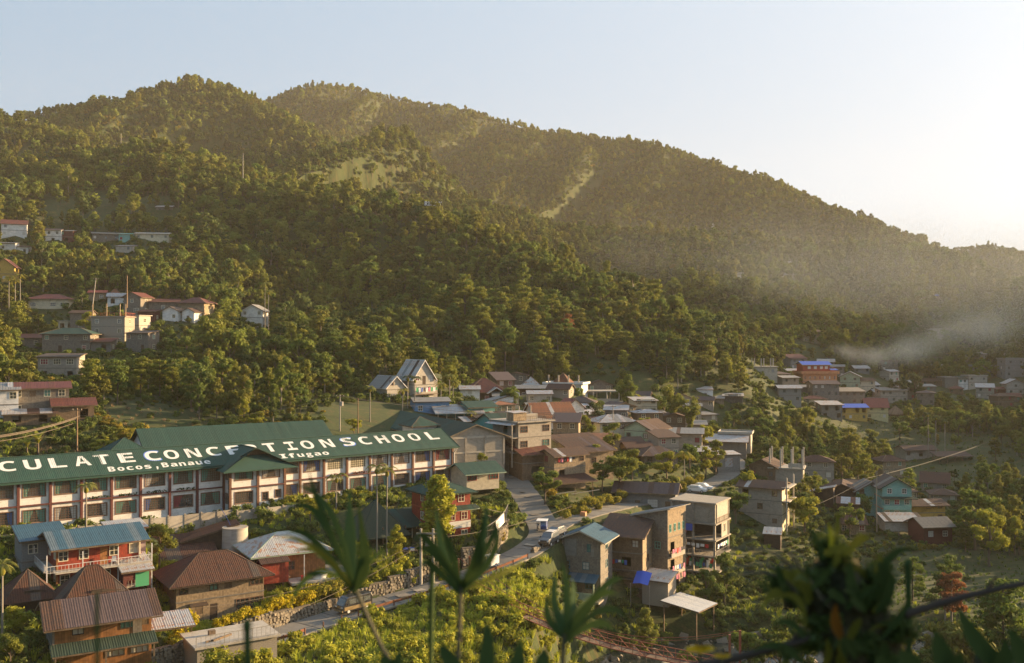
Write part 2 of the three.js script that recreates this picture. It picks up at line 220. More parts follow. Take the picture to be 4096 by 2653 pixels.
// ---------- roads, river, ground sheet ----------
const ROADS = [
  { w: 5.2, p: [[130, 688, 103], [200, 662, 108], [265, 640, 113.5], [310, 625, 119], [353, 611, 124.5], [420, 592, 131.5], [470, 575, 138], [505, 561, 142.5], [532, 547, 149], [545, 533, 156], [537, 514, 165], [527, 497, 173.5], [517, 483, 181], [508, 472, 188]] },
  { w: 4.8, p: [[545, 533, 156], [560, 523, 161], [580, 516, 166], [610, 508, 175], [650, 500, 190], [690, 491, 205], [716, 481, 217], [733, 470, 230], [735, 461, 240], [722, 452, 250]] },
];
for (const r of ROADS) {
  const c = new THREE.CatmullRomCurve3(r.p.map((q) => P(...q)));
  r.pts = c.getSpacedPoints(Math.round(c.getLength() / 1.5));
}
const RIVER = { w: 9, p: [[-70, 62], [-30, 78], [-8, 92], [8, 112], [17, 140], [32, 146], [50, 147], [62, 147], [74, 143], [110, 134], [180, 126]] };
{ const c = new THREE.CatmullRomCurve3(RIVER.p.map(([x, d]) => V(x, -47.1, -d))); RIVER.pts = c.getSpacedPoints(90); }
function nearest(pts, x, d) { let b = 1e9, k = 0; for (let i = 0; i < pts.length; i++) { const q = (pts[i].x - x) ** 2 + (-pts[i].z - d) ** 2; if (q < b) { b = q; k = i; } } return [Math.sqrt(b), pts[k].y, k]; }
const baseGround = ground;
const cacheRoad = (x, d) => { let r = null; if (d > 95 && d < 265 && x > -70 && x < 75) for (const R of ROADS) { const n = nearest(R.pts, x, d); if (!r || n[0] - R.w / 2 < r[0] - r[3] / 2) r = [n[0], n[1], n[2], R.w]; } return r; };
function gy(x, d) { // the finished ground
  let y = baseGround(x, d);
  const r = cacheRoad(x, d); if (r) { const k = 1 - ss(r[3] / 2 + 0.6, r[3] / 2 + 2.4, r[0]); y = y * (1 - k) + (r[1] - 0.18) * k; }
  if (d > 50 && d < 170 && x > -80) { const n = nearest(RIVER.pts, x, d), k = 1 - ss(4, 9, n[0]); if (k > 0) y = Math.min(y, y * (1 - k) + (-48.6 + 0.5 * n2(x / 3, d / 3)) * k); }
  return y;
}
// the ground sheet's own grid: rows by distance, columns by bearing
const ROWS = 360, COLS = 360, rowD = (t) => -15 + 2000 * (0.11 * t + 0.89 * Math.pow(t, 2.1)), colA = (s) => (-52 + 108 * (s + 0.045 * Math.sin(s * 2 * Math.PI))) * D2R;
let GRID = null;
function makeGrid() { GRID = new Float32Array(ROWS * COLS); for (let i = 0; i < ROWS; i++) { const d = rowD(i / (ROWS - 1)); for (let j = 0; j < COLS; j++) GRID[i * COLS + j] = gy(Math.tan(colA(j / (COLS - 1))) * (d + 35), d); } }
const inv = (f, y) => { let a = 0, b = 1; for (let k = 0; k < 22; k++) { const m = (a + b) / 2; if (f(m) < y) a = m; else b = m; } return a; };
function sheetY(x, d) { // height of the drawn sheet
  const i = Math.min(ROWS - 2, Math.max(0, inv(rowD, d) * (ROWS - 1))), j = Math.min(COLS - 2, Math.max(0, inv(colA, Math.atan(x / (d + 35))) * (COLS - 1))), i0 = Math.floor(i), j0 = Math.floor(j), a = i - i0, b = j - j0, g = (p, q) => GRID[p * COLS + q];
  return (g(i0, j0) * (1 - b) + g(i0, j0 + 1) * b) * (1 - a) + (g(i0 + 1, j0) * (1 - b) + g(i0 + 1, j0 + 1) * b) * a;
}
function buildGround() {
  makeGrid(); const rows = ROWS, cols = COLS, p = new Float32Array(rows * cols * 3), uv = new Float32Array(rows * cols * 2), idx = [];
  for (let i = 0; i < rows; i++) {
    const t = i / (rows - 1), d = rowD(t);
    for (let j = 0; j < cols; j++) {
      const s = j / (cols - 1), a = colA(s), x = Math.tan(a) * (d + 35), o = i * cols + j;
      p[o * 3] = x; p[o * 3 + 1] = GRID[o]; p[o * 3 + 2] = -d; uv[o * 2] = x; uv[o * 2 + 1] = d;
      if (i && j) { const b = o - cols; idx.push(b - 1, b, o, b - 1, o, o - 1); }
    }
  }
  const g = new THREE.BufferGeometry(); g.setAttribute('position', new THREE.BufferAttribute(p, 3)); g.setAttribute('uv', new THREE.BufferAttribute(uv, 2)); g.setIndex(idx); g.computeVertexNormals();
  tag(mesh('terrain', g, M.soil, scene), 'earth and grass slopes of the valley and mountains', 'terrain', null, 'structure');
}
function strip(pts, w, lift, name, m, edgeDrop) {
  const v = [], uv = [], idx = []; let s = 0;
  for (let i = 0; i < pts.length; i++) {
    const a = pts[Math.max(0, i - 1)], b = pts[Math.min(pts.length - 1, i + 1)], t = b.clone().sub(a).setY(0).normalize(), n = V(-t.z, 0, t.x);
    if (i) s += pts[i].distanceTo(pts[i - 1]);
    for (let k = 0; k < 4; k++) { const e = [-1, -1, 1, 1][k], dn = (k === 0 || k === 3) ? edgeDrop : 0; v.push(pts[i].x + n.x * e * w / 2, pts[i].y + lift - dn, pts[i].z + n.z * e * w / 2); uv.push(e * w / 2, s); }
    if (i) for (let k = 0; k < 3; k++) { const o = i * 4 + k, q = o - 4; idx.push(q, o, q + 1, q + 1, o, o + 1); }
  }
  const g = new THREE.BufferGeometry(); g.setAttribute('position', new THREE.Float32BufferAttribute(v, 3)); g.setAttribute('uv', new THREE.Float32BufferAttribute(uv, 2)); g.setIndex(idx);
  const q = g.toNonIndexed(); q.computeVertexNormals(); return mesh(name, q, m, scene);
}
// ---------- building kit ----------
const cache = new Map(); const memo = (k, f) => { if (!cache.has(k)) cache.set(k, f()); return cache.get(k); };
const HOUSES = []; // x, d, radius, top: kept clear of trees
function stripGeo(x0, x1, L, rib) { // roofing sheet from x0 to x1, x along the eave, y up the slope, z out
  const n = rib ? Math.max(2, Math.round((x1 - x0) / 0.12)) : Math.max(1, Math.ceil((x1 - x0) / 0.8)), v = [], uv = [], idx = [];
  for (let i = 0; i <= n; i++) { const x = x0 + (x1 - x0) * i / n, h = rib ? (i % 2 === 1 ? 0.02 : 0) : 0, l = Math.max(0.01, L(x)); v.push(x - x0, 0, h, x - x0, l, h); uv.push(x, 0, x, l); if (i) { const a = i * 2; idx.push(a - 2, a, a - 1, a - 1, a, a + 1); } }
  const g = new THREE.BufferGeometry(); g.setAttribute('position', new THREE.Float32BufferAttribute(v, 3)); g.setAttribute('uv', new THREE.Float32BufferAttribute(uv, 2)); g.setIndex(idx);
  const q = g.toNonIndexed(); q.computeVertexNormals(); return q;
}
// one roof slope: o eave start, ux along the eave, us up the slope
function slope(root, S, mats, near, r) {
  const n = S.ux.clone().cross(S.us), B = new THREE.Matrix4().makeBasis(S.ux, S.us, n), mk = Array.isArray(mats) ? mats : [mats];
  const L = S.L, wS = near ? 0.95 : S.W, cnt = Math.max(1, Math.round(S.W / wS)), ww = S.W / cnt;
  for (let i = 0; i < cnt; i++) {
    const x0 = i * ww, x1 = x0 + ww + (near && i < cnt - 1 ? 0.06 : 0), cst = S.flat ? `sh${ww.toFixed(3)}|${(x1 - x0).toFixed(3)}|${L(0).toFixed(3)}|${near}` : null;
    const g = cst ? memo(cst, () => stripGeo(0, x1 - x0, L, near)) : stripGeo(x0, x1, L, near);
    const lift = near ? 0.012 * (i % 2) + 0.01 * r() : 0, m = M[mk[r() < 0.62 ? 0 : Math.floor(r() * mk.length)]];
    const o = S.o.clone().addScaledVector(S.ux, x0).addScaledVector(n, lift + 0.02);
    const sh = mesh('roof_sheet', g, m, root); sh.matrixAutoUpdate = true; sh.quaternion.setFromRotationMatrix(B); sh.position.copy(o);
    if (near) sh.rotateX((r() - 0.5) * 0.004);
  }
}
function slopes(type, w, dp, H, pitch, ov, og) {
  const t = Math.tan(pitch), c = Math.cos(pitch), s = Math.sin(pitch), out = [], X = V(1, 0, 0), nX = V(-1, 0, 0), Z = V(0, 0, 1), nZ = V(0, 0, -1), ye = H - ov * t;
  const k = (l) => () => l;
  if (type === 'gx') { const L = (dp / 2 + ov) / c; out.push({ o: V(-w / 2 - og, ye, ov), ux: X, us: V(0, s, -c), W: w + 2 * og, L: k(L), flat: 1 }, { o: V(w / 2 + og, ye, -dp - ov), ux: nX, us: V(0, s, c), W: w + 2 * og, L: k(L), flat: 1 }); }
  if (type === 'gz') { const L = (w / 2 + ov) / c; out.push({ o: V(-w / 2 - ov, ye, -dp - og), ux: Z, us: V(c, s, 0), W: dp + 2 * og, L: k(L), flat: 1 }, { o: V(w / 2 + ov, ye, og), ux: nZ, us: V(-c, s, 0), W: dp + 2 * og, L: k(L), flat: 1 }); }
  if (type === 'h') {
    const WW = w + 2 * ov, DD = dp + 2 * ov, lf = (x) => Math.min(x, WW - x, DD / 2) / c, ls = (x) => Math.min(x, DD - x, WW / 2) / c;
    out.push({ o: V(-WW / 2, ye, ov), ux: X, us: V(0, s, -c), W: WW, L: lf }, { o: V(WW / 2, ye, -dp - ov), ux: nX, us: V(0, s, c), W: WW, L: lf }, { o: V(-WW / 2, ye, -dp - ov), ux: Z, us: V(c, s, 0), W: DD, L: ls }, { o: V(WW / 2, ye, ov), ux: nZ, us: V(-c, s, 0), W: DD, L: ls });
  }
  if (type === 'sf') out.push({ o: V(-w / 2 - og, ye, ov), ux: X, us: V(0, s, -c), W: w + 2 * og, L: k((dp + 2 * ov) / c), flat: 1 });
  if (type === 'sb') out.push({ o: V(w / 2 + og, ye, -dp - ov), ux: nX, us: V(0, s, c), W: w + 2 * og, L: k((dp + 2 * ov) / c), flat: 1 });
  if (type === 'sl') out.push({ o: V(-w / 2 - ov, ye, -dp - og), ux: Z, us: V(c, s, 0), W: dp + 2 * og, L: k((w + 2 * ov) / c), flat: 1 });
  if (type === 'sr') out.push({ o: V(w / 2 + ov, ye, og), ux: nZ, us: V(-c, s, 0), W: dp + 2 * og, L: k((w + 2 * ov) / c), flat: 1 });
  return out;
}
function wallTop(type, face, w, dp, H, pitch) { // outline of the top edge of a face as [x along face from its left end, y]
  const t = Math.tan(pitch), len = face === 'f' || face === 'b' ? w : dp, gab = (type === 'gx' && (face === 'l' || face === 'r')) || (type === 'gz' && (face === 'f' || face === 'b'));
  if (gab) return [[0, H], [len / 2, H + len / 2 * t], [len, H]];
  const hi = H + (type === 'sl' || type === 'sr' ? w : dp) * t;
  // faces run left to right seen from outside: f from -x, r from the front, l from the back
  if (type === 'sf') return { f: [[0, H], [len, H]], b: [[0, hi], [len, hi]], l: [[0, hi], [len, H]], r: [[0, H], [len, hi]] }[face];
  if (type === 'sb') return { f: [[0, hi], [len, hi]], b: [[0, H], [len, H]], l: [[0, H], [len, hi]], r: [[0, hi], [len, H]] }[face];
  if (type === 'sl') return { l: [[0, H], [len, H]], r: [[0, hi], [len, hi]], f: [[0, H], [len, hi]], b: [[0, hi], [len, H]] }[face];
  if (type === 'sr') return { r: [[0, H], [len, H]], l: [[0, hi], [len, hi]], f: [[0, hi], [len, H]], b: [[0, H], [len, hi]] }[face];
  return [[0, H], [len, H]];
}
const WIN = { w: [1.0, 1.1, 1.0], W: [1.7, 1.2, 0.95], s: [0.6, 0.6, 1.4], t: [0.8, 1.5, 0.6], d: [0.95, 2.05, 0.02], o: [1.3, 1.6, 0.5], b: [1.0, 1.0, 1.0], D: [1.9, 2.1, 0.02], v: [0.5, 1.15, 0.9], O: [2.4, 1.5, 0.6] };
function frameGeo(ww, wh, nx, ny, b = 0.06, t = 0.06) {
  return memo(`fr${ww}|${wh}|${nx}|${ny}|${b}`, () => {
    const l = [box(ww, b, t, 0, b / 2, 0), box(ww, b, t, 0, wh - b / 2, 0), box(b, wh - 2 * b, t, -ww / 2 + b / 2, wh / 2, 0), box(b, wh - 2 * b, t, ww / 2 - b / 2, wh / 2, 0)];
    for (let i = 1; i < nx; i++) l.push(box(b * 0.7, wh - 2 * b, t * 0.7, -ww / 2 + ww * i / nx, wh / 2, 0));
    for (let j = 1; j < ny; j++) l.push(box(ww - 2 * b, b * 0.6, t * 0.6, 0, wh * j / ny, 0));
    return merge(l);
  });
}
const FACE = { f: [V(0, 0, 0), 0], b: [V(0, 0, 0), Math.PI], l: [V(0, 0, 0), -Math.PI / 2], r: [V(0, 0, 0), Math.PI / 2] };
function openings(pat, len, fh, y0, out, hmax) { if (!pat) return; const n = pat.length; for (let i = 0; i < n; i++) { const c = pat[i]; if (!WIN[c]) continue; let [w, h, y] = WIN[c]; w = Math.min(w, len / n * 0.86); h = Math.min(h, fh - y - 0.15); if (h < 0.3) continue; out.push({ c, x: len * (i + 0.5) / n, y: y0 + y, w, h }); } }
// o: u, v (front middle of the base) or pos; yaw deg; w, dp, fh; f, l, r: window patterns floor by floor; roof [type, pitch deg, overhang, materials]
function house(name, label, cat, o) {
  const pos = o.pos || (o.d ? P(o.u, o.v, o.d) : hit(o.u, o.v)), yaw = (o.yaw || 0) * D2R, g = thing(name, label, cat, pos, yaw, o.group), r = rng(Math.round((o.u || pos.x) * 31 + (o.v || pos.z) * 17));
  if (o.pos === undefined) g.userData.group = o.group, o.group || delete g.userData.group;
  const d = -pos.z, near = o.near ?? d < 215, { w, dp } = o, fh = o.fh || 2.6, nf = o.n || Math.max((o.f || []).length, (o.l || []).length, (o.r || []).length, 1), H = o.H || nf * fh, [rt, rp, ro, rm] = o.roof || ['none', 0, 0, 'iron'], pitch = (rp || 0) * D2R;
  const wm = M[o.wall || 'block'], sub = o.sub ?? 1.6, T = 0.14;
  const wx = Math.sin(yaw), wz = Math.cos(yaw); HOUSES.push([pos.x - wx * dp / 2, d + wz * dp / 2, Math.hypot(w, dp) / 2, H + pos.y, pos.y]);
  for (const fc of ['f', 'l', 'r', 'b']) {
    if ((o.skip || '').includes(fc)) continue;
    const len = fc === 'f' || fc === 'b' ? w : dp - 2 * T, top = wallTop(rt, fc, w, dp - ((fc === 'l' || fc === 'r') ? 2 * T : 0), H, pitch), hs = [];
    (o[fc] || []).forEach((p, i) => openings(p, len, fh, i * fh, hs));
    const sh = new THREE.Shape(); sh.moveTo(0, -sub); sh.lineTo(len, -sub); for (const [x, y] of top.slice().reverse()) sh.lineTo(x, y - 0.02); sh.closePath();
    for (const h of hs) { const q = new THREE.Path(); q.moveTo(h.x - h.w / 2, h.y); q.lineTo(h.x - h.w / 2, h.y + h.h); q.lineTo(h.x + h.w / 2, h.y + h.h); q.lineTo(h.x + h.w / 2, h.y); q.closePath(); sh.holes.push(q); }
    const geo = new THREE.ExtrudeGeometry(sh, { depth: T, bevelEnabled: false });
    const wl = mesh('wall', geo, M[(o.walls && o.walls[fc])] || wm, g); // local: x along face, z 0..T inwards to outwards
    const [px, pz, ry] = { f: [-w / 2, -T, 0], b: [w / 2, -dp + T, Math.PI], l: [-w / 2 + T, -dp + T, -Math.PI / 2], r: [w / 2 - T, -T, Math.PI / 2] }[fc];
    wl.position.set(px, 0, pz); wl.rotation.y = ry;
    for (const h of hs) {
      if (h.c === 'o' || h.c === 'O') continue;
      const isDoor = h.c === 'd' || h.c === 'D', bd = h.c === 'b', fm = M[o.frame || 'winbrown'];
      const curt = r(), pm = isDoor ? M[o.door || 'wooddark'] : bd ? M[o.shutter || 'wood'] : curt < (o.curtain ?? 0.25) ? M[['curtain_pale', 'curtain_green', 'curtain_pale', 'curtain_red'][Math.floor(r() * 4)]] : M.glass;
      const pane = mesh(isDoor ? 'door' : bd ? 'shutter' : 'window', memo(`pn${h.w.toFixed(2)}|${h.h.toFixed(2)}`, () => box(h.w, h.h, 0.03, 0, h.h / 2, 0)), pm, wl);
      pane.position.set(h.x, h.y, isDoor || bd ? T * 0.75 : T * 0.35);
      if (!isDoor && !bd && d < 330) { const fr = mesh('frame', frameGeo(+(h.w + 0.12).toFixed(2), +(h.h + 0.12).toFixed(2), h.w > 1.2 ? 3 : 2, 2, 0.09, 0.09), fm, pane); fr.position.set(0, -0.06, T * 0.65); }
      if (isDoor && d < 240) { const kn = mesh('handle', memo('hnd', () => box(0.05, 0.14, 0.05)), M.metalbar, pane); kn.position.set(h.w * 0.38, 1.0, 0.03); }
    }
  }
  if (nf > 1 && o.band !== false) for (let i = 1; i < nf; i++) { const bm = M[o.bandMat || 'conc_dark']; mesh('floor_band', [box(w + 0.08, 0.16, 0.05, 0, i * fh, 0.03), box(0.05, 0.16, dp, -w / 2 - 0.03, i * fh, -dp / 2), box(0.05, 0.16, dp, w / 2 + 0.03, i * fh, -dp / 2)], bm, g); }
  if (rt === 'flat') {
    const e = ro || 0.3; mesh('roof', box(w + 2 * e, 0.22, dp + 2 * e, 0, H + 0.11, -dp / 2), M[rm || 'concrete'], g);
    if (rp) mesh('parapet', [box(w + 2 * e, rp, 0.12, 0, H + 0.22 + rp / 2, e - 0.06), box(w + 2 * e, rp, 0.12, 0, H + 0.22 + rp / 2, -dp - e + 0.06), box(0.12, rp, dp + 2 * e - 0.24, -w / 2 - e + 0.06, H + 0.22 + rp / 2, -dp / 2), box(0.12, rp, dp + 2 * e - 0.24, w / 2 + e - 0.06, H + 0.22 + rp / 2, -dp / 2)], wm, g);
  } else if (rt !== 'none') roofOn(g, rt, w, dp, H, pitch, ro, rm, near, r, o.fascia);
  g.userData.H = undefined; delete g.userData.H;
  g.hh = H; return g;
}
function roofOn(g, rt, w, dp, H, pitch, ro, rm, near, r, fascia, at) {
  const og = rt === 'h' ? 0 : ro * 0.7, S = slopes(rt, w, dp, H, pitch, ro, og), fm = M[fascia || 'wood'], fl = [];
  for (const s of S) { // eave boards and verge boards make the roof's own mesh; the sheets are its pieces
    const n = s.ux.clone().cross(s.us), a = s.o.clone().addScaledVector(n, -0.09), b = a.clone().addScaledVector(s.ux, s.W); fl.push(bar(a, b, 0.05, 0.16));
    if (s.flat) { const l = s.L(0); fl.push(bar(a, a.clone().addScaledVector(s.us, l), 0.05, 0.16), bar(b, b.clone().addScaledVector(s.us, l), 0.05, 0.16), bar(a.clone().addScaledVector(s.us, l), b.clone().addScaledVector(s.us, l), 0.1, 0.1)); }
    else { const mid = s.W / 2, l = s.L(mid), kx = l * Math.cos(pitch); fl.push(bar(s.o.clone().addScaledVector(n, 0.03), s.o.clone().addScaledVector(s.ux, kx).addScaledVector(s.us, l).addScaledVector(n, 0.03), 0.14, 0.06)); if (s.W - 2 * kx > 0.2) fl.push(bar(s.o.clone().addScaledVector(s.ux, kx).addScaledVector(s.us, l).addScaledVector(n, 0.03), s.o.clone().addScaledVector(s.ux, s.W - kx).addScaledVector(s.us, l).addScaledVector(n, 0.03), 0.16, 0.06)); }
  }
  const roof = mesh('roof', fl, fm, g); if (at) roof.position.copy(at);
  for (const s of S) slope(roof, s, rm, near, r);
  return roof;
}
function railing(g, pts, h, m, step = 0.28, name = 'railing') { const l = []; for (let i = 0; i + 1 < pts.length; i++) { const a = pts[i], b = pts[i + 1], L = a.distanceTo(b), up = V(0, h, 0); l.push(bar(a.clone().add(up), b.clone().add(up), 0.06), bar(a.clone().add(V(0, 0.12, 0)), b.clone().add(V(0, 0.12, 0)), 0.04)); const n = Math.max(1, Math.round(L / step)); for (let k = 0; k <= n; k++) { const p = a.clone().lerp(b, k / n); l.push(bar(p, p.clone().add(up), k % 6 === 0 ? 0.06 : 0.028)); } } return mesh(name, l, m, g); }
function post(g, x, y0, y1, z, s, m, name = 'post') { return mesh(name, box(s, y1 - y0, s, x, (y0 + y1) / 2, z), m, g); }
function garments(root, a, b, n, r, h = 0.7) { const ms = ['cloth_red', 'cloth_white', 'cloth_blue', 'cloth_pink', 'cloth_dark', 'cloth_white', 'cloth_green']; for (let i = 0; i < n; i++) { const p = a.clone().lerp(b, (i + 0.5) / n), hh = h * rr(r, 0.6, 1.1), ww = a.distanceTo(b) / n * rr(r, 0.6, 0.9), g = new THREE.PlaneGeometry(ww, hh, 3, 2); const q = g.attributes.position; for (let k = 0; k < q.count; k++) q.setZ(k, 0.05 * Math.sin(k * 2.1 + i)); g.computeVertexNormals(); const m = mesh('garment', g, M[ms[Math.floor(r() * ms.length)]], root); m.position.set(p.x, p.y - hh / 2, p.z); m.rotation.y = Math.atan2(-(b.z - a.z), b.x - a.x); } }
// ---------- the school ----------
const font = await new FontLoader().loadAsync('fonts/droid/droid_sans_bold.typeface.json');
const SY = -26.1, SYAW = 37.7 * D2R, SL = V(-68.4, SY, -128.7);
const school = thing('school_building', 'long two storey white school with green metal roof lettered in white', 'school', SL, SYAW);
{
  const cs = Math.cos(SYAW), sn = Math.sin(SYAW), r = rng(401);
  const xAt = (u, off) => { const k = (u - 512) / F, x0 = SL.x + sn * off, d0 = -SL.z - cs * off; return (k * d0 - x0) / (cs - k * sn); };
  const B = 3.65, U = 3.45, H = B + U, T = 0.16, DEPTH = 10, X0 = -14, X1 = 72.9, PX0 = 30.8, PX1 = 39.6, PZ = 2.3;
  const colsL = [-13.9, -9.9, -5.85, -1.8, 2.25, 6.25, 10.26, 14.28, 18.3, 22.5, 26.6, 30.7], colsR = [39.7, 43.3, 47.5, 51.7, 56, 60.3, 64.5, 68.8, 72.8];
  const winMat = M.winbrown, curt = ['curtain_green', 'curtain_pale', 'curtain_blue', 'curtain_pale', 'curtain_red'];
  // wall strips with real openings, one per bay and storey
  function bay(x0, x1, z, floor, kind) {
    const w = x1 - x0 - 0.36, y0 = floor ? B : -1.2, h = (floor ? U : B + 1.2), sh = new THREE.Shape(), sill = (floor ? 1.15 : 1.25 + 1.2), wh = floor ? 1.75 : 1.7, ww = Math.min(2.75, w - 0.5);
    sh.moveTo(0, 0); sh.lineTo(w, 0); sh.lineTo(w, h); sh.lineTo(0, h); sh.closePath();
    const wins = kind === 'door' ? [[w * 0.27, sill + 0.1, 0.85, 1.2], [w * 0.78, sill + 0.4, 0.85, 1.1]] : [[w / 2, sill, ww, wh]];
    for (const [cx, y, a, b] of wins) { const q = new THREE.Path(); q.moveTo(cx - a / 2, y); q.lineTo(cx - a / 2, y + b); q.lineTo(cx + a / 2, y + b); q.lineTo(cx + a / 2, y); q.closePath(); sh.holes.push(q); }
    const wl = mesh('wall_panel', new THREE.ExtrudeGeometry(sh, { depth: T, bevelEnabled: false }), M.white, school); wl.position.set(x0 + 0.18, y0, z - T);
    for (const [cx, y, a, b] of wins) {
      if (kind === 'grid') { // pierced block screen
        const l = []; const nx = 7, ny = 5; for (let i = 0; i <= nx; i++) l.push(box(0.11, b, 0.14, -a / 2 + a * i / nx, b / 2, 0)); for (let j = 0; j <= ny; j++) l.push(box(a, 0.10, 0.10, 0, b * j / ny, 0));
        const s = mesh('block_screen', memo('bs' + a.toFixed(2) + b, () => merge(l)), M.cream, wl); s.position.set(cx, y, T * 0.6); continue;
      }
      const big = a > 1.2, pane = mesh('window', memo('sw' + a.toFixed(2) + b, () => box(a, b, 0.02, 0, b / 2, 0)), M.glass, wl); pane.position.set(cx, y, -0.02);
      const fr = mesh('frame', frameGeo(+a.toFixed(2), b, big ? 8 : 2, big ? 5 : 3, 0.05, 0.05), winMat, pane); fr.position.z = 0.09;
      mesh('surround', memo('su' + a.toFixed(2) + b, () => merge([box(a + 0.24, 0.12, 0.07, 0, -0.06, 0), box(a + 0.24, 0.12, 0.07, 0, b + 0.06, 0), box(0.12, b, 0.07, -a / 2 - 0.06, b / 2, 0), box(0.12, b, 0.07, a / 2 + 0.06, b / 2, 0)])), M.winbrown, pane).position.z = T + 0.03;
      if (big && r() < 0.9) { // curtains drawn to the sides behind the glass grid
        const cm = M[floor && x0 < 36 ? (r() < 0.65 ? 'curtain_green' : 'curtain_pale') : curt[Math.floor(r() * curt.length)]], both = r() < 0.75;
        for (const sgn of both ? [-1, 1] : [r() < 0.5 ? -1 : 1]) {
          const cw = a * rr(r, 0.26, 0.48), g = new THREE.PlaneGeometry(cw, b, 9, 3), q = g.attributes.position;
          for (let k = 0; k < q.count; k++) { const yy = (q.getY(k) + b / 2) / b, xx = q.getX(k) / cw + 0.5, pull = 1 - (1 - yy) * 0.45 * (r() * 0 + 1); q.setX(k, sgn * (a / 2 - cw * pull * (sgn > 0 ? 1 - xx : xx))); q.setZ(k, 0.035 * Math.sin(xx * 28)); q.setY(k, q.getY(k) + b / 2); }
          g.computeVertexNormals(); mesh('curtain', g, cm, pane).position.z = 0.05;
        }
      }
    }
  }
  const kinds = (i, fl, right) => right && fl && (i === 2 || i === 3) ? 'grid' : 'win';
  for (let i = 0; i + 1 < colsL.length; i++) for (const f of [0, 1]) bay(colsL[i], colsL[i + 1], 0, f, 'win');
  for (let i = 0; i + 1 < colsR.length; i++) for (const f of [0, 1]) bay(colsR[i], colsR[i + 1], 0, f, kinds(i, f, true));
  for (const f of [0, 1]) { bay(PX0, 35.2, PZ, f, 'win'); bay(35.2, PX1, PZ, f, f ? 'win' : 'door'); }
  for (const [x, nm] of [[PX0 + 0.1, 'porch_side'], [PX1 - 0.1, 'porch_side']]) for (const f of [0, 1]) {
    const sw = mesh('wall_panel', box(0.15, f ? U : B + 1.2, PZ - 0.3, x, (f ? B + U / 2 : (B - 1.2) / 2), PZ / 2 - 0.05), M.white, school);
    const wn = mesh('window', box(0.03, 1.6, 1.2, x + (x < 35 ? -0.09 : 0.09), (f ? B : 0) + 2.0, PZ / 2), M.glass, sw); mesh('frame', [0, 1, 2, 3].map((k) => box(0.05, 1.6, 0.06, x + (x < 35 ? -0.11 : 0.11), (f ? B : 0) + 2.0, PZ / 2 - 0.57 + k * 0.38)).concat([0, 1, 2].map((k) => box(0.045, 0.06, 1.2, x + (x < 35 ? -0.11 : 0.11), (f ? B : 0) + 1.22 + k * 0.78, PZ / 2))), winMat, wn);
  }
  for (const x of colsL) mesh('column', box(0.34, H + 1.2, 0.42, x, (H - 1.2) / 2, 0.08), M.maroon, school);
  for (const x of colsR) mesh('column', box(0.34, H + 1.2, 0.42, x, (H - 1.2) / 2, 0.08), M.brown, school);
  for (const x of [PX0, 35.2, PX1]) mesh('column', box(0.36, H + 1.2, 0.42, x, (H - 1.2) / 2, PZ + 0.04), M.brown, school);
  for (const [a, b, z] of [...colsL.slice(0, -1).map((x, i) => [x + 0.18, colsL[i + 1] - 0.18, 0]), ...colsR.slice(0, -1).map((x, i) => [x + 0.18, colsR[i + 1] - 0.18, 0]), [PX0 + 0.19, 35.0, PZ], [35.4, PX1 - 0.19, PZ]]) mesh('ledge', box(b - a, 0.16, 0.34, (a + b) / 2, B, z + 0.12), M.maroon, school);
  // window boxes with plants on the ledge
  const wb = rng(77); for (const x of [10.5, 14.5, 18.6, 22.7, 48, 52, 56.3]) { const l = []; for (let k = 0; k < 40; k++) l.push(box(0.13, 0.12, 0.10, x + 0.6 + wb() * 2.8, B + 0.16 + wb() * 0.28, 0.16 + wb() * 0.16, wb() * 3, wb() * 3)); mesh('ledge_plants', l, x > 40 ? LEAF.rusty : LEAF.dark, school); }
  mesh('end_wall', box(0.16, H + 1.2, DEPTH, X1 - 0.02, (H - 1.2) / 2, -DEPTH / 2 - 0.2), M.white, school);
  mesh('back_wall', box(X1 - X0, H + 1.2, 0.16, (X0 + X1) / 2, (H - 1.2) / 2, -DEPTH), M.white, school);
  mesh('end_wall', box(0.16, H + 1.2, DEPTH, X0, (H - 1.2) / 2, -DEPTH / 2 - 0.2), M.white, school);
  // roof: ribbed sheets side by side
  const pitch = 26 * D2R, ov = 0.95, eave = H - ov * Math.tan(pitch) + 0.25, run = DEPTH / 2 + ov, L = run / Math.cos(pitch), c = Math.cos(pitch), s = Math.sin(pitch);
  const roof = mesh('roof', [bar(V(X0 - 1, eave - 0.05, ov), V(X1 + 0.9, eave - 0.05, ov), 0.06, 0.22), bar(V(X0 - 1, eave + L * s + 0.03, ov - L * c), V(X1 + 0.9, eave + L * s + 0.03, ov - L * c), 0.4, 0.06), bar(V(X1 + 0.93, eave, ov), V(X1 + 0.93, eave + L * s, ov - L * c), 0.06, 0.22), bar(V(X1 + 0.93, eave, -DEPTH - ov), V(X1 + 0.93, eave + L * s, ov - L * c), 0.06, 0.22), box(X1 - X0, 0.05, ov - 0.1, (X0 + X1) / 2, H - 0.02, ov / 2)], M.green2, school);
  slope(roof, { o: V(X0 - 1, eave, ov), ux: V(1, 0, 0), us: V(0, s, -c), W: X1 - X0 + 1.9, L: () => L, flat: 1 }, ['green', 'green2', 'green3', 'green'], true, r);
  slope(roof, { o: V(X1 + 0.9, eave, -DEPTH - ov), ux: V(-1, 0, 0), us: V(0, s, c), W: X1 - X0 + 1.9, L: () => L, flat: 1 }, ['green', 'green2'], true, r);
  // porch roof: half-hipped gable reaching out of the main slope
  const px = 35.2, pw = 6.0, pe = eave - 0.55, pz1 = PZ + 1.5, pitch2 = 27 * D2R, rise = pw * Math.tan(pitch2), zr = ov - (pe + rise - eave) / Math.tan(pitch);
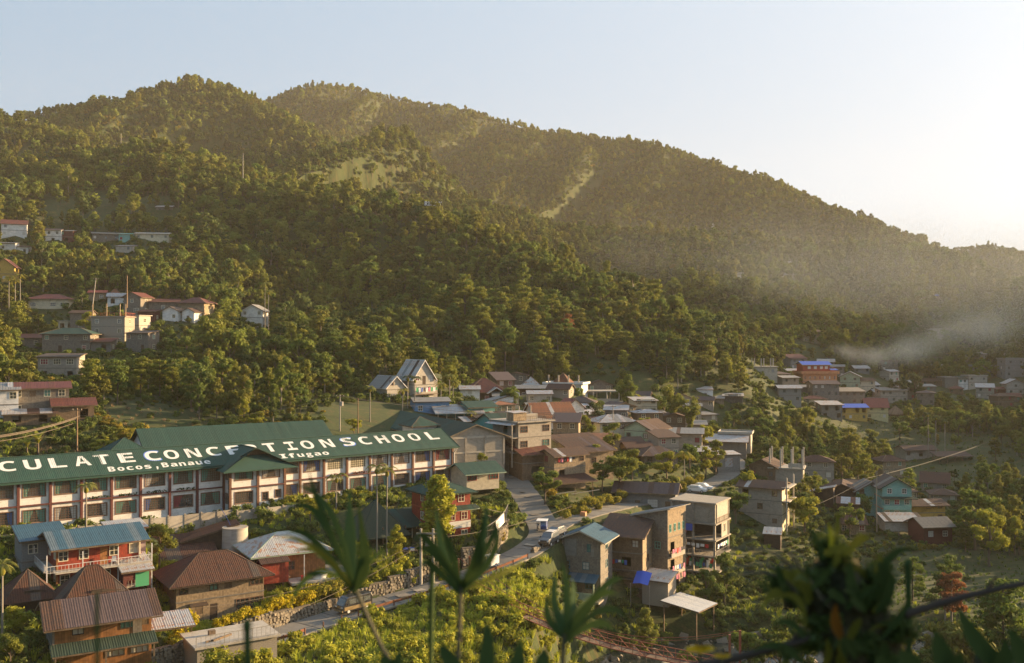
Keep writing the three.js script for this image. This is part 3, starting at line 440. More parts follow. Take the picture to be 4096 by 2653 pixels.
  const pr = mesh('porch_roof', [bar(V(px - pw, pe - 0.06, pz1), V(px + pw, pe - 0.06, pz1), 0.06, 0.18), bar(V(px, pe + rise + 0.05, pz1 - 2.6), V(px, pe + rise + 0.05, zr - 1.5), 0.3, 0.06)], M.green2, school);
  const tri = (pts, m, name) => { const g = new THREE.BufferGeometry(), v = []; for (let i = 1; i + 1 < pts.length; i++) for (const q of [pts[0], pts[i], pts[i + 1]]) v.push(q.x, q.y, q.z); g.setAttribute('position', new THREE.Float32BufferAttribute(v, 3)); const uv = []; for (let i = 0; i < v.length; i += 3) uv.push(v[i] + v[i + 2], v[i + 1]); g.setAttribute('uv', new THREE.Float32BufferAttribute(uv, 2)); g.computeVertexNormals(); return mesh(name, g, m, pr); };
  const hz = pz1 - 2.7, hy = pe + rise * 0.62, hw = pw * 0.38; // hip meets a small gablet
  tri([V(px - pw, pe, pz1), V(px + pw, pe, pz1), V(px + hw, hy, hz), V(px - hw, hy, hz)], M.green, 'roof_panel');
  for (const e of [-1, 1]) { const zi = ov - (pe - eave) / Math.tan(pitch); tri([V(px + e * pw, pe, pz1), V(px + e * hw, hy, hz), V(px + e * hw, hy, hz + 0.5), V(px, pe + rise, hz + 0.5), V(px, pe + rise, zr - 1.2), V(px + e * pw, pe, ov - 0.4)], e < 0 ? M.green2 : M.green3, 'roof_panel'); }
  tri([V(px - hw, hy + 0.02, hz - 0.5), V(px + hw, hy + 0.02, hz - 0.5), V(px, pe + rise - 0.1, hz - 0.5)], M.wood, 'gable_vent');
  mesh('gable_edge', [bar(V(px - hw - 0.2, hy, hz + 0.5), V(px, pe + rise, hz + 0.55), 0.06, 0.2), bar(V(px + hw + 0.2, hy, hz + 0.5), V(px, pe + rise, hz + 0.55), 0.06, 0.2)], M.greendark, pr);
  // painted letters on the roof
  const RM = new THREE.Matrix4().makeBasis(V(1, 0, 0), V(0, s, -c), V(0, c, s));
  function letter(ch, xc, s0, w, h, m, lift, grow = 0) {
    const g = new TextGeometry(ch, { font, size: 1, depth: 0.004, curveSegments: 5 }); g.computeBoundingBox(); const b = g.boundingBox;
    g.translate(-(b.min.x + b.max.x) / 2, -b.min.y, 0).scale((w + grow) / (b.max.x - b.min.x), (h + grow) / (b.max.y - b.min.y), 1);
    g.computeVertexNormals(); const l = mesh('painted_letter', g, m, roof); l.quaternion.setFromRotationMatrix(RM);
    l.position.set(xc, eave, ov).addScaledVector(V(0, s, -c), s0 - grow / 2).addScaledVector(V(0, c, s), 0.05 + lift); return l;
  }
  const off = -2.3, U1 = { C: 8.5, U: 34, L: 59, A: 83.6, T: 103.8, E: 128 };
  const row = [['M', -44], ['A', -19], ['C', 8.5], ['U', 34], ['L', 59], ['A', 83.6], ['T', 103.8], ['E', 128], ['C', 154, 1], ['O', 173], ['N', 194.5], ['C', 215], ['E', 235.5], ['P', 252.5], ['T', 271.7], ['I', 292.4], ['O', 309], ['N', 328.8], ['S', 349.5, 1], ['C', 366.4], ['H', 383.9], ['O', 400], ['O', 416], ['L', 433.8]];
  for (const [ch, u, blue] of row) { const x = xAt(u, off), w = ch === 'I' ? 1.7 : 2.15; if (blue) letter(ch, x, 3.05, w, 2.55, M.paintblue, 0, 0.34); letter(ch === 'I' ? 'I' : ch, x, 3.05, ch === 'I' ? 0.75 : w, 2.55, M.paint, 0.006); if (ch === 'I') for (const e of [0, 2.0]) { const q = mesh('painted_letter', box(1.7, 0.55, 0.004), M.paint, roof); q.quaternion.setFromRotationMatrix(RM); q.position.set(x, eave, ov).addScaledVector(V(0, s, -c), 3.05 + e + 0.27).addScaledVector(V(0, c, s), 0.056); } }
  function line(txt, u0, u1, s0, h) { const x0 = xAt(u0, 0), x1 = xAt(u1, 0), n = txt.length, st = (x1 - x0) / (n - 1); [...txt].forEach((ch, i) => { const up = /[A-Zf]/.test(ch), lowd = ch === 'g' || ch === ','; letter(ch, x0 + st * i, s0 - (lowd ? 0.4 : 0), ch === ',' ? 0.35 : st * 0.74, up ? h * 1.3 : lowd ? (ch === ',' ? 0.75 : h + 0.4) : h, M.paint, 0.006); }); }
  line('Bocos,Banaue', 113, 208.5, 1.0, 0.95); line('Ifugao', 284.5, 326.5, 0.85, 0.95);
  // gutter pipe
  mesh('downpipe', [bar(V(X1 + 0.4, eave - 0.2, ov), V(X1 + 0.2, H - 1.2, 0.3), 0.12), bar(V(X1 + 0.2, H - 1.2, 0.3), V(X1 + 0.2, 0, 0.3), 0.12)], M.rail, school);
  for (let x = -10; x < X1; x += 8) { const p = V(x, 0, -5).applyAxisAngle(V(0, 1, 0), SYAW).add(SL); HOUSES.push([p.x, -p.z, 7.5, SY + 9]); }
  FLAT.length;
  // boundary wall with piers in front of the school
  const wallT = thing('boundary_wall', 'low weathered concrete wall with piers running below the school', 'wall', SL, SYAW);
  for (let x = -8; x < 71; x += 2.4) { const zz = 4.6 + (x > 28 && x < 43 ? 1.6 : 0), p = V(x + 1.2, 0, zz).applyAxisAngle(V(0, 1, 0), SYAW).add(SL); const seg = mesh('panel', memo('bwp', () => box(2.2, 2.4, 0.14, 0, 0, 0)), r() < 0.4 ? M.conc_pale : M.concrete, wallT); seg.position.set(x + 1.2, -0.35, zz); const pier = mesh('pier', memo('bwq', () => box(0.22, 2.7, 0.24, 0, 0, 0)), M.concrete, wallT); pier.position.set(x, -0.3, zz + 0.02); if (Math.round(x * 10) % 3 === 0) mesh('fence_post', box(0.05, 1.5, 0.05, 0, 2.05, 0), M.pole, pier); }
  // planted bed between wall and school is left to the shrubs
}
const P_school = (x, y, z) => V(x, y, z).applyAxisAngle(V(0, 1, 0), SYAW).add(SL);
// hall with the gable end, the long roof behind and the small hipped roof
{
  const g = house('school_hall', 'school hall with two tone green roof and bare concrete gable end', 'hall', { pos: P(475.5, 466, 180), yaw: 28, w: 12.2, dp: 46, H: 5.6, fh: 5.6, near: true, wall: 'concrete', roof: ['gz', 20, 1.0, ['greendark', 'greendark', 'green3']], fascia: 'woodpale', f: [''], l: ['vvvvvvvvvvvvvvv'], walls: { l: 'cream' }, frame: 'winteal', sub: 3 });
  for (const x of [-6, -2, 2, 6]) mesh('pilaster', box(0.4, 5.6, 0.15, x === -6 ? -5.9 : x === 6 ? 5.9 : x, 2.8, 0.09), M.concrete, g);
  mesh('ring_beam', [box(12.2, 0.4, 0.12, 0, 5.4, 0.07), box(12.2, 0.3, 0.1, 0, 2.6, 0.06)], M.conc_pale, g);
  const newer = g.children.find((c) => c.name === 'roof'); // newer bright green sheets cover the far half of the roof
  { const pitch = 20 * D2R, c = Math.cos(pitch), s = Math.sin(pitch), ov = 1.0, n = V(-s, c, 0); slope(newer, { o: V(-6.1 - ov, 5.6 - ov * Math.tan(pitch), -46.7).addScaledVector(n, 0.06), ux: V(0, 0, 1), us: V(c, s, 0), W: 24, L: () => (6.1 + ov) / c, flat: 1 }, ['green2', 'green2', 'green'], true, rng(6)); }
  const g2 = house('classroom_block', 'long green roofed classroom block behind the lettered school', 'school', { pos: P(244, 469, 162), yaw: 33, w: 31, dp: 11, H: 4.3, fh: 4.3, near: true, wall: 'white', roof: ['gx', 27, 1.0, ['green', 'green2', 'green3']], fascia: 'greendark', l: ['w'] });
  house('hipped_pavilion', 'small pyramid roofed green building behind the lettered school', 'pavilion', { pos: P(129, 474, 147), yaw: 35, w: 6.5, dp: 6.5, H: 3.2, fh: 4, near: true, wall: 'white', roof: ['h', 33, 0.8, ['green', 'green3']], fascia: 'greendark' });
  house('stair_hut', 'small dark green roofed annex tucked beside the school hall', 'annex', { pos: P(425, 444, 186), yaw: 30, w: 5, dp: 5, H: 3.8, fh: 3.8, near: true, wall: 'white', roof: ['h', 28, 0.6, ['green', 'greendark']], f: ['w'] });
  house('side_wing', 'low green roofed wing behind the hall gable', 'wing', { pos: P(515, 447, 192), yaw: 28, w: 7, dp: 12, H: 4.2, fh: 4.2, near: true, wall: 'teal', roof: ['gx', 20, 0.7, ['greendark', 'green3']], f: ['w.w'] });
}
// ---------- houses below and beside the road ----------
{ // red house with two balconies
  const pos = P(99, 588, 117), g = house('red_house', 'red board house with two white railed balconies and faded blue roof', 'house', { pos, yaw: 36, w: 9.2, dp: 6.5, fh: 2.8, n: 2, H: 5.9, wall: 'red', sub: 3, f: ['w.dw.w', 'w.w.dw.w'], l: ['ww', 'ww'], frame: 'winframe', door: 'orangewood', curtain: 0.5, roof: ['gx', 17, 1.5, ['blueroof', 'blueroof2', 'blueroof2']], fascia: 'wood', bandMat: 'redtrim' });
  for (const f of [0, 1]) { const y = f * 2.8; mesh('balcony_floor', [box(11.0, 0.18, 1.7, 0.3, y - 0.06, 0.87), box(1.5, 0.18, 6.5, -5.4, y - 0.06, -3.25)], M.conc_pale, g); railing(g, [V(-6.1, y, -6.3), V(-6.1, y, 1.65), V(5.75, y, 1.65), V(5.75, y, 0.1)], 0.85, M.rail, 0.4); }
  for (const x of [-6.1, -2.2, 1.8, 5.75]) post(g, x, -2.8, 5.0, 1.66, 0.12, M.rail); post(g, -6.1, -2.8, 4.8, -6.2, 0.12, M.rail); post(g, 4.72, 0, 5.2, 0.12, 0.18, M.winframe, 'corner_post'); post(g, -4.72, 0, 5.2, 0.12, 0.18, M.orangewood, 'corner_post');
  const ch = thing('patio_chair', 'white plastic chair on the upper red house balcony', 'chair', V(1.5, 2.86, 1.0).applyAxisAngle(V(0, 1, 0), 36 * D2R).add(pos), 0.4);
  mesh('seat', box(0.5, 0.06, 0.5, 0, 0.42, 0), M.plastic_white, ch); mesh('backrest', box(0.5, 0.5, 0.05, 0, 0.7, -0.25), M.plastic_white, ch); for (const [x, z] of [[-0.2, -0.2], [0.2, -0.2], [-0.2, 0.2], [0.2, 0.2]]) mesh('leg', box(0.05, 0.4, 0.05, x, 0.2, z), M.plastic_white, ch);
}
house('grey_annex', 'grey block annex with blue roof left of the red house', 'house', { u: 44, v: 582, d: 119, yaw: 36, w: 5, dp: 5, fh: 2.7, wall: 'block_grey', sub: 3, f: ['.w', 'w.'], l: ['w', ''], frame: 'winframe', roof: ['sf', 10, 0.5, ['blueroof', 'blueroof']] });
{ const g = house('green_net_shed', 'small lean-to with green netting beside the red house', 'shed', { u: 137, v: 597, d: 117, yaw: 36, w: 3.2, dp: 3.5, H: 3.4, fh: 3.4, n: 1, wall: 'maroon', sub: 2.5, skip: 'r', f: ['O'], roof: ['sf', 16, 0.5, ['iron', 'rust3', 'iron']] }); mesh('net_panel', box(1.6, 1.7, 0.03, 0.6, 2.1, 0.05), M.cloth_green, g); }
{ const g = house('white_roof_shed', 'small shed with pale rusty roof behind the red house', 'shed', { u: 128, v: 548, d: 125, yaw: 37, w: 4.5, dp: 3.2, H: 2.6, fh: 2.6, n: 1, wall: 'conc_pale', f: ['o.o'], roof: ['sf', 8, 0.4, ['iron', 'iron_white']] }); }
house('native_hut', 'thatch shaped hut with steep dark rusty hipped roof before the red house', 'hut', { u: 97, v: 608, d: 108, yaw: 36, w: 6.4, dp: 5.0, H: 1.6, fh: 2.6, n: 1, wall: 'wooddark', sub: 2, f: ['.d.'], roof: ['h', 47, 0.8, ['rust2', 'iron_dark', 'rust2', 'iron_dark']], fascia: 'wooddark' });
house('native_hut', 'smaller steep rusty roofed hut beside the grey annex', 'hut', { u: 30, v: 609, d: 108, yaw: 34, w: 4.6, dp: 4.6, H: 1.7, fh: 2.6, n: 1, wall: 'wooddark', f: ['d'], roof: ['h', 45, 0.7, ['rust2', 'rust2', 'iron_dark']], fascia: 'wooddark' });
{ // orange-brown house at the lower left
  const pos = P(103, 667, 98.5), g = house('brown_board_house', 'orange board house with purple brown roof and green awning', 'house', { pos, yaw: 31, w: 9.4, dp: 6.5, fh: 2.7, n: 2, H: 5.3, wall: 'orangewood', walls: { l: 'greywood' }, sub: 3, f: ['..WW', '.w..Wb'], l: ['', 'w'], frame: 'wooddark', curtain: 0.5, roof: ['gx', 22, 1.3, ['purplebrown', 'purplebrown', 'rustbrown']], fascia: 'wood' });
  const a = mesh('awning', [bar(V(-4.9, 2.25, 2.0), V(5.0, 2.25, 2.0), 0.05, 0.14)], M.wood, g); slope(a, { o: V(-5, 2.3, 2.0), ux: V(1, 0, 0), us: V(0, Math.sin(0.33), -Math.cos(0.33)), W: 10, L: () => 2.1, flat: 1 }, ['greendark', 'rustbrown', 'greendark'], true, rng(5));
  for (const x of [-4.6, 0, 4.6]) post(g, x, -2, 2.2, 1.9, 0.14, M.wood); mesh('corner_board', [box(0.2, 5.3, 0.1, -4.6, 2.65, 0.06), box(0.9, 1.5, 0.04, 3.3, 3.7, 0.03)], M.greywood, g);
}
{ const g = thing('carport', 'open carport with pale rusty corrugated roof beside the orange board house', 'carport', P(170, 652, 104), 28 * D2R); for (const [x, z] of [[-2.2, 0], [2.2, 0], [-2.2, -3.6], [2.2, -3.6]]) post(g, x, -1, 2.7, z, 0.12, M.wood); roofOn(g, 'sf', 4.6, 3.8, 2.7, 8 * D2R, 0.4, ['iron', 'rust3', 'iron'], true, rng(9)); HOUSES.push([g.position.x, -g.position.z + 2, 3, g.position.y + 3]); }
{ // brown hipped house
  const pos = P(221, 619, 121.5), g = house('hipped_house', 'weathered plank house with big rusty brown hipped roof above the yellow hedge', 'house', { pos, yaw: 33, w: 11.0, dp: 7.5, fh: 2.8, n: 2, H: 5.6, wall: 'woodpale', walls: { l: 'greywood' }, sub: 2.5, f: ['.bd.WW', 'w.wb.W'], l: ['', 'w.w'], frame: 'winbrown', curtain: 0.45, roof: ['h', 31, 1.1, ['rust2', 'rustbrown', 'rust2', 'iron_dark']], fascia: 'wooddark' });
  mesh('porch_hood', box(2.2, 0.08, 0.9, -2.9, 2.35, 0.5, 0, 0, 0.25), M.iron_dark, g);
}
house('rust_shed', 'open sided shed with rusty brown roof behind the big hipped house', 'shed', { u: 186, v: 579, d: 131, yaw: 28, w: 8, dp: 6, H: 2.8, fh: 2.8, n: 1, wall: 'wooddark', skip: 'l', f: ['o..'], roof: ['sf', 18, 0.6, ['rust2', 'iron_dark', 'rust2']] });
house('rust_shed', 'small red rusty roofed outbuilding near the water tank', 'shed', { u: 210, v: 558, d: 136, yaw: 24, w: 7, dp: 4.5, H: 2.7, fh: 2.7, n: 1, wall: 'wooddark', f: ['b.'], roof: ['sl', 14, 0.5, ['rust', 'rust', 'rust2']] });
house('lean_to', 'low purple roofed lean-to joined to the hipped house', 'shed', { u: 270, v: 596, d: 128, yaw: 33, w: 4.5, dp: 4, H: 2.5, fh: 2.5, n: 1, wall: 'wood', f: ['dw'], roof: ['sf', 10, 0.5, ['purplebrown', 'rustbrown']] });
{ // white roofed house with the wash place
  const pos = P(291, 577, 130.5), g = house('white_roof_house', 'orange board house with pale rust streaked hipped roof and open porch', 'house', { pos, yaw: 30, w: 9.6, dp: 8, H: 3.7, fh: 3.7, n: 1, wall: 'orangewood', f: ['.w.'], roof: ['h', 24, 0.9, ['iron_white', 'iron', 'iron_white']], fascia: 'palegreen', sub: 2 });
  mesh('lean_room', box(3.6, 2.6, 2.2, -2.8, 1.3, 1.1), M.red, g); const a = mesh('lean_roof', [bar(V(-4.7, 2.7, 2.4), V(-0.9, 2.7, 2.4), 0.05, 0.1)], M.wood, g); slope(a, { o: V(-4.8, 2.72, 2.5), ux: V(1, 0, 0), us: V(0, 0.25, -0.968), W: 4, L: () => 2.5, flat: 1 }, ['rust2', 'iron_dark'], true, rng(8));
  post(g, 1.0, -1, 3.4, 2.6, 0.1, M.rail); mesh('porch_floor', box(6, 0.3, 3, 2.2, -0.3, 1.5), M.conc_pale, g);
  const t = thing('wash_basin', 'white washing tub with blue cloth on the porch', 'tub', V(3.4, -0.15, 1.9).applyAxisAngle(V(0, 1, 0), 30 * D2R).add(pos), 0.5); mesh('tub', new THREE.CylinderGeometry(0.9, 0.75, 0.7, 16).scale(1.3, 1, 0.8).translate(0, 0.35, 0), M.plastic_white, t); mesh('cloth', new THREE.SphereGeometry(0.75, 10, 6, 0, 6.3, 0, 1.5).scale(1.3, 0.35, 0.8).translate(0, 0.68, 0), M.cloth_blue, t);
  const rc = thing('red_crate', 'red plastic crate beside the washing tub', 'crate', V(1.2, -0.15, 1.9).applyAxisAngle(V(0, 1, 0), 30 * D2R).add(pos), 0.2); mesh('body', [box(0.8, 0.1, 0.6, 0, 0.05, 0), box(0.8, 0.5, 0.05, 0, 0.35, 0.28), box(0.8, 0.5, 0.05, 0, 0.35, -0.28), box(0.05, 0.5, 0.5, 0.38, 0.35, 0), box(0.05, 0.5, 0.5, -0.38, 0.35, 0)], M.cloth_red, rc);
}
{ const t = thing('water_tank', 'round whitewashed concrete water tank above the rusty roofs', 'tank', P(235, 551, 137), 0); mesh('tank_body', cyl(1.75, 1.85, 3.6, 0, -0.3, 0, 28), M.conc_pale, t); mesh('lid', cyl(1.8, 1.8, 0.12, 0, 3.3, 0, 28), M.concrete, t); mesh('pipe', tube([V(-0.5, 3.3, 0), V(-1.6, 4.0, -2), V(-3.5, 5.2, -5)], 0.05), M.carblue, t); HOUSES.push([t.position.x, -t.position.z, 2.4, t.position.y + 4]); }
{ // white slab roof by the road
  const pos = P(238, 652, 102), g = house('slab_roof_house', 'low house below the road with flat white slab roof', 'house', { pos, yaw: 33, w: 8.5, dp: 5.5, H: 1.0, fh: 2.6, n: 1, wall: 'block', sub: 4, roof: ['flat', 0, 0.3, 'conc_pale'] });
  mesh('roof_clutter', [box(2.6, 0.16, 0.2, -1.2, 1.35, -1.6, 0.5), box(1.6, 0.14, 0.2, -2.3, 1.32, -1.2, 0.2), box(0.7, 0.5, 0.5, -1.8, 1.5, -3.4)], M.wood, g); railing(g, [V(-4.4, 1.2, 0.2), V(4.4, 1.2, 0.2)], 1.1, M.pole, 0.5, 'wire_fence');
}
house('tin_roof_store', 'low store with grey tin roof beside the road wall', 'store', { u: 345, v: 588, d: 133, yaw: 30, w: 5.5, dp: 3.2, H: 2.3, fh: 2.3, n: 1, wall: 'wooddark', f: ['b.'], roof: ['sf', 9, 0.4, ['iron_grey', 'iron', 'iron_grey']] });
{ // red wooden house with green hip roofs, three storeys
  const pos = P(452, 545, 147), g = house('red_board_house', 'red and white three storey house with green skirt roofs behind the feathery tree', 'house', { pos, yaw: 33, w: 6.5, dp: 7, fh: 2.75, n: 3, wall: 'red', sub: 1.5, f: ['wdw', 'www', 'ww'], r: ['w', 'w', 'w'], l: ['', 'w', 'w'], frame: 'winframe', curtain: 0.4, roof: ['h', 22, 0.9, ['green3', 'greendark']], fascia: 'greendark', bandMat: 'redtrim' });
  const a = mesh('skirt_roof', [bar(V(-3.6, 5.35, 1.2), V(4.2, 5.35, 1.2), 0.05, 0.16)], M.palegreen, g); slope(a, { o: V(-3.6, 5.4, 1.3), ux: V(1, 0, 0), us: V(0, 0.34, -0.94), W: 7.8, L: () => 1.4, flat: 1 }, ['greendark', 'green3'], true, rng(3));
  mesh('white_cladding', [box(6.56, 2.4, 0.05, 0, 4.1, 0.045)], M.white, g).visible = true; g.children[g.children.length - 1].scale.y = 0.45; g.children[g.children.length - 1].position.y = 1.15;
}
{ const pos = P(383, 545, 143), g = thing('pyramid_pavilion', 'open pavilion with tall dark green pyramid roof under the palms', 'pavilion', pos, 30 * D2R); for (const [x, z] of [[-3.6, 0], [3.6, 0], [-3.6, -7.2], [3.6, -7.2], [0, 0], [0, -7.2]]) post(g, x, -1, 2.6, z, 0.2, M.wood); mesh('floor', box(8, 0.8, 8, 0, -0.5, -3.6), M.concrete, g); roofOn(g, 'h', 6.6, 6.6, 2.3, 50 * D2R, 0.9, ['shingle'], true, rng(2), 'greendark'); HOUSES.push([pos.x - 2, -pos.z + 3.5, 6, pos.y + 7]); }
{ const pos = P(425, 540, 148), g = thing('long_shelter', 'low open shelter with dark green roof joining the pyramid pavilion', 'shelter', pos, 33 * D2R); for (let i = 0; i < 5; i++) post(g, -4.5 + i * 2.2, -1, 2.4, 0.2, 0.14, M.winframe); mesh('back_wall', box(9.5, 2.4, 0.14, 0, 1.1, -4.6), M.woodpale, g); roofOn(g, 'sf', 10, 5, 2.5, 17 * D2R, 0.6, ['greendark', 'green3'], true, rng(4), 'greendark'); HOUSES.push([pos.x, -pos.z + 2.5, 5.5, pos.y + 4]); }
{ const g = house('cream_house', 'low cream house with green gable roof beside the school end wall', 'house', { u: 483, v: 485, d: 168, yaw: 30, w: 6.4, dp: 6, H: 2.6, fh: 2.6, n: 1, wall: 'cream', sub: 0.8, f: ['W.W'], roof: ['gx', 20, 1.2, ['green', 'greendark', 'green3']], fascia: 'palegreen', frame: 'redtrim' }); }
// ---------- tower houses on the bank above the river ----------
{
  const pos = P(581, 594, 151), g = house('blue_roof_house', 'tall grey house with blue gable roof and green porch standing over the gorge', 'house', { pos, yaw: -23, w: 6.4, dp: 6.2, fh: 2.9, n: 3, wall: 'greywood', sub: 4, f: ['DW', 'w.w.', '.v.v.'], r: ['w', 'w', 'w'], walls: { l: 'concrete' }, frame: 'winteal', curtain: 0.6, roof: ['gz', 22, 1.0, ['blueroof', 'blueroof', 'blueroof2']], fascia: 'conc_pale', door: 'palegreen' });
  const a = mesh('porch_roof', [bar(V(-3.2, 2.35, 2.2), V(3.0, 2.35, 2.2), 0.05, 0.14)], M.blueroof, g); slope(a, { o: V(-3.3, 2.4, 2.3), ux: V(1, 0, 0), us: V(0, 0.36, -0.93), W: 6.4, L: () => 2.4, flat: 1 }, ['blueroof', 'blueroof2', 'blueroof'], true, rng(12));
  for (const x of [-2.9, -1.2, 2.7]) post(g, x, -2.5, 2.3, 2.0, 0.16, M.palegreen); mesh('porch_wall', [box(3.8, 1.1, 0.1, 0.8, 0.2, 2.05), box(1.0, 2.6, 0.1, -2.2, 1.0, 2.05)], M.palegreen, g); mesh('terrace', box(7.5, 0.3, 2.6, 0, -0.5, 1.3), M.concrete, g);
  mesh('patch_panel', [box(0.9, 0.7, 0.05, -2.2, 7.9, 0.04), box(2.0, 2.6, 0.05, -1.7, 7.2, 0.035), box(0.5, 1.2, 0.04, 1.9, 6.6, 0.03)], M.iron_grey, g);
}
{
  const pos = P(621, 604, 157), g = house('brown_roof_tower', 'tall plank and block tower house with broad dark brown sloping roof', 'house', { pos, yaw: -22, w: 7.2, dp: 7, fh: 2.8, n: 4, wall: 'wood', sub: 4, f: ['.w', 'o.w', 'o.O.', '..w'], r: ['o', '', 'w', ''], walls: { r: 'woodpale' }, frame: 'winbrown', curtain: 0.5, roof: ['sf', 15, 0.7, ['rustbrown', 'purplebrown', 'rustbrown']], fascia: 'wood' });
  mesh('balcony_floor', box(4.2, 0.15, 1.0, -0.6, 5.5, 0.5), M.wooddark, g); railing(g, [V(-2.6, 5.6, 0.95), V(1.5, 5.6, 0.95)], 0.9, M.wood, 0.3); mesh('ledge_roof', box(3.4, 0.08, 0.9, 1.2, 4.3, 0.45, 0, 0, 0.2), M.iron_dark, g);
  const c = thing('clothesline', 'washing hung on the dark balcony of the plank tower', 'laundry', pos, -22 * D2R); mesh('line', bar(V(-2.4, 7.4, 0.9), V(1.4, 7.4, 0.9), 0.02), M.wire, c); garments(c, V(-2.3, 7.4, 0.92), V(1.3, 7.4, 0.92), 7, rng(15));
}
{ const g = thing('low_brown_roof', 'wide low brown roof patched with iron between road and tower houses', 'roof', P(606, 532, 164), -22 * D2R); for (const [x, z] of [[-4.5, 0], [4.5, 0], [-4.5, -6], [4.5, -6]]) post(g, x, -3, 1.2, z, 0.2, M.wood); mesh('wall', box(9, 4.5, 0.14, 0, -1.05, -0.2), M.wood, g); roofOn(g, 'gx', 10.5, 8, 1.2, 12 * D2R, 0.6, ['rustbrown', 'purplebrown', 'rust2', 'rustbrown'], true, rng(7)); mesh('chimney', box(0.9, 1.7, 0.9, -4.2, 2.2, -0.6), M.orange, g); HOUSES.push([g.position.x, -g.position.z + 4, 7, g.position.y + 3]); }
{
  const pos = P(648, 588, 162), g = house('tin_clad_tower', 'narrow tin clad tower house with grey lean roof and washing', 'house', { pos, yaw: -40, w: 7.6, dp: 6, fh: 2.95, n: 4, wall: 'greywood', walls: { r: 'woodpale' }, sub: 3, f: ['..', 'b.', '.w', 'w.'], r: ['o', 'o.', 'o.', 'vvvv'], frame: 'teal', curtain: 0.2, roof: ['sl', 14, 0.6, ['iron_grey', 'iron_grey', 'iron']], fascia: 'conc_pale' });
  for (const f of [1, 2]) { mesh('balcony', [box(1.1, 0.12, 4.4, 3.8, f * 2.8, -2.6), box(0.06, 0.8, 4.4, 4.3, f * 2.8 + 0.4, -2.6)], M.conc_pale, g); }
  const c = thing('clothesline', 'bright washing hung from the balconies of the tin tower', 'laundry', pos, -42 * D2R); for (const f of [1, 2]) { mesh('line', bar(V(4.4, f * 2.8 + 1.4, -0.5), V(4.4, f * 2.8 + 1.4, -4.8), 0.02), M.wire, c); garments(c, V(4.42, f * 2.8 + 1.4, -0.6), V(4.42, f * 2.8 + 1.4, -4.6), 6, rng(16 + f), 0.9); }
  garments(c, V(4.45, 2.7, -0.6), V(4.45, 2.7, -4.6), 7, rng(19), 0.9);
}
{
  const pos = P(645, 511, 184), g = house('grey_loft_house', 'grey house with brown gable roof and boarded windows above the tin tower', 'house', { pos, yaw: -15, w: 11.5, dp: 6, fh: 3.9, n: 1, wall: 'iron_grey', sub: 8, f: ['.bWb'], r: ['o'], shutter: 'wood', frame: 'white', curtain: 1, roof: ['gx', 22, 0.9, ['purplebrown', 'rustbrown']], fascia: 'woodpale' });
  mesh('balcony', [box(1.6, 0.15, 5.6, 6.6, 0, -3), box(0.08, 1.0, 5.6, 7.35, 0.5, -3), box(1.6, 1.0, 0.08, 6.6, 0.5, -0.2)], M.conc_pale, g); for (const z of [-0.2, -5.8]) post(g, 7.3, -7, 2.8, z, 0.14, M.rail);
}
{ // open concrete frame building
  const pos = P(693, 588, 168), yw = -32, g = thing('concrete_frame', 'unfinished concrete frame building with open floors and washing inside', 'building', pos, yw * D2R), hs = [3.0, 5.8, 8.6, 11.4, 15.0];
  hs.forEach((y, i) => mesh('floor_slab', box(8.6, 0.24, 7.6, 0, y, -3.5), M.concrete, g));
  for (const x of [-3.9, 0, 3.9]) for (const z of [-0.1, -6.9]) mesh('column', box(0.34, 19, 0.34, x, 5.4, z), M.concrete, g);
  mesh('wall', box(7.6, 3.3, 0.15, 0, 13.2, -0.3), M.concrete, g); mesh('wall', box(0.15, 2.6, 3.0, 4.0, 10.0, -4.6), M.conc_pale, g); mesh('wall', box(0.15, 3.3, 5.5, 4.0, 13.2, -3.6), M.conc_pale, g); mesh('wall', box(7.6, 2.7, 0.15, 0, 1.4, -2.2), M.wood, g); mesh('wall', box(7.4, 18, 0.15, 0, 5, -6.6), M.conc_dark, g); mesh('wall', box(0.15, 18, 6.4, -3.9, 5, -3.5), M.conc_dark, g);
  const wn = mesh('window', box(0.04, 1.0, 0.8, 4.1, 10.2, -4.6), M.glass, g); mesh('frame', [box(0.08, 0.1, 1.0, 4.1, 9.65, -4.6), box(0.08, 0.1, 1.0, 4.1, 10.75, -4.6)], M.winbrown, wn);
  railing(g, [V(4.2, 5.9, -6.6), V(4.2, 5.9, -0.1), V(-3.8, 5.9, 0.1)], 0.9, M.pole, 0.5); railing(g, [V(4.2, 11.5, -6.6), V(4.2, 11.5, -0.1)], 0.9, M.wood, 0.4);
  mesh('slab_edge', box(3.0, 0.2, 2.5, -5.2, 8.5, -1), M.concrete, g); mesh('slab_edge', box(3.0, 0.2, 2.5, -5.2, 5.7, -1), M.concrete, g);
  const tp = mesh('tarp', new THREE.PlaneGeometry(2.6, 2.0, 4, 3), M.cloth_red, g); tp.position.set(-2.4, 10.4, 0.25); const tb = mesh('tarp', new THREE.PlaneGeometry(1.2, 1.2, 2, 2), M.bluetarp, g); tb.position.set(-0.6, 10.6, 0.26);
  const c = thing('clothesline', 'rows of washing drying inside the open concrete floors', 'laundry', pos, yw * D2R); for (const [y, z] of [[5.1, -0.4], [5.2, -1.4], [4.6, -0.2]]) { mesh('line', bar(V(-3.6, y, z), V(3.7, y, z), 0.02), M.wire, c); garments(c, V(-3.4, y, z), V(3.5, y, z), 11, rng(21 + y), 0.9); } garments(c, V(4.3, 7.9, -0.5), V(4.3, 7.9, -6), 7, rng(31), 0.8); garments(c, V(-2, 7.9, 0.1), V(3, 7.9, 0.1), 6, rng(33), 0.7);
  HOUSES.push([pos.x, -pos.z + 3.5, 6.5, pos.y + 15]);
}
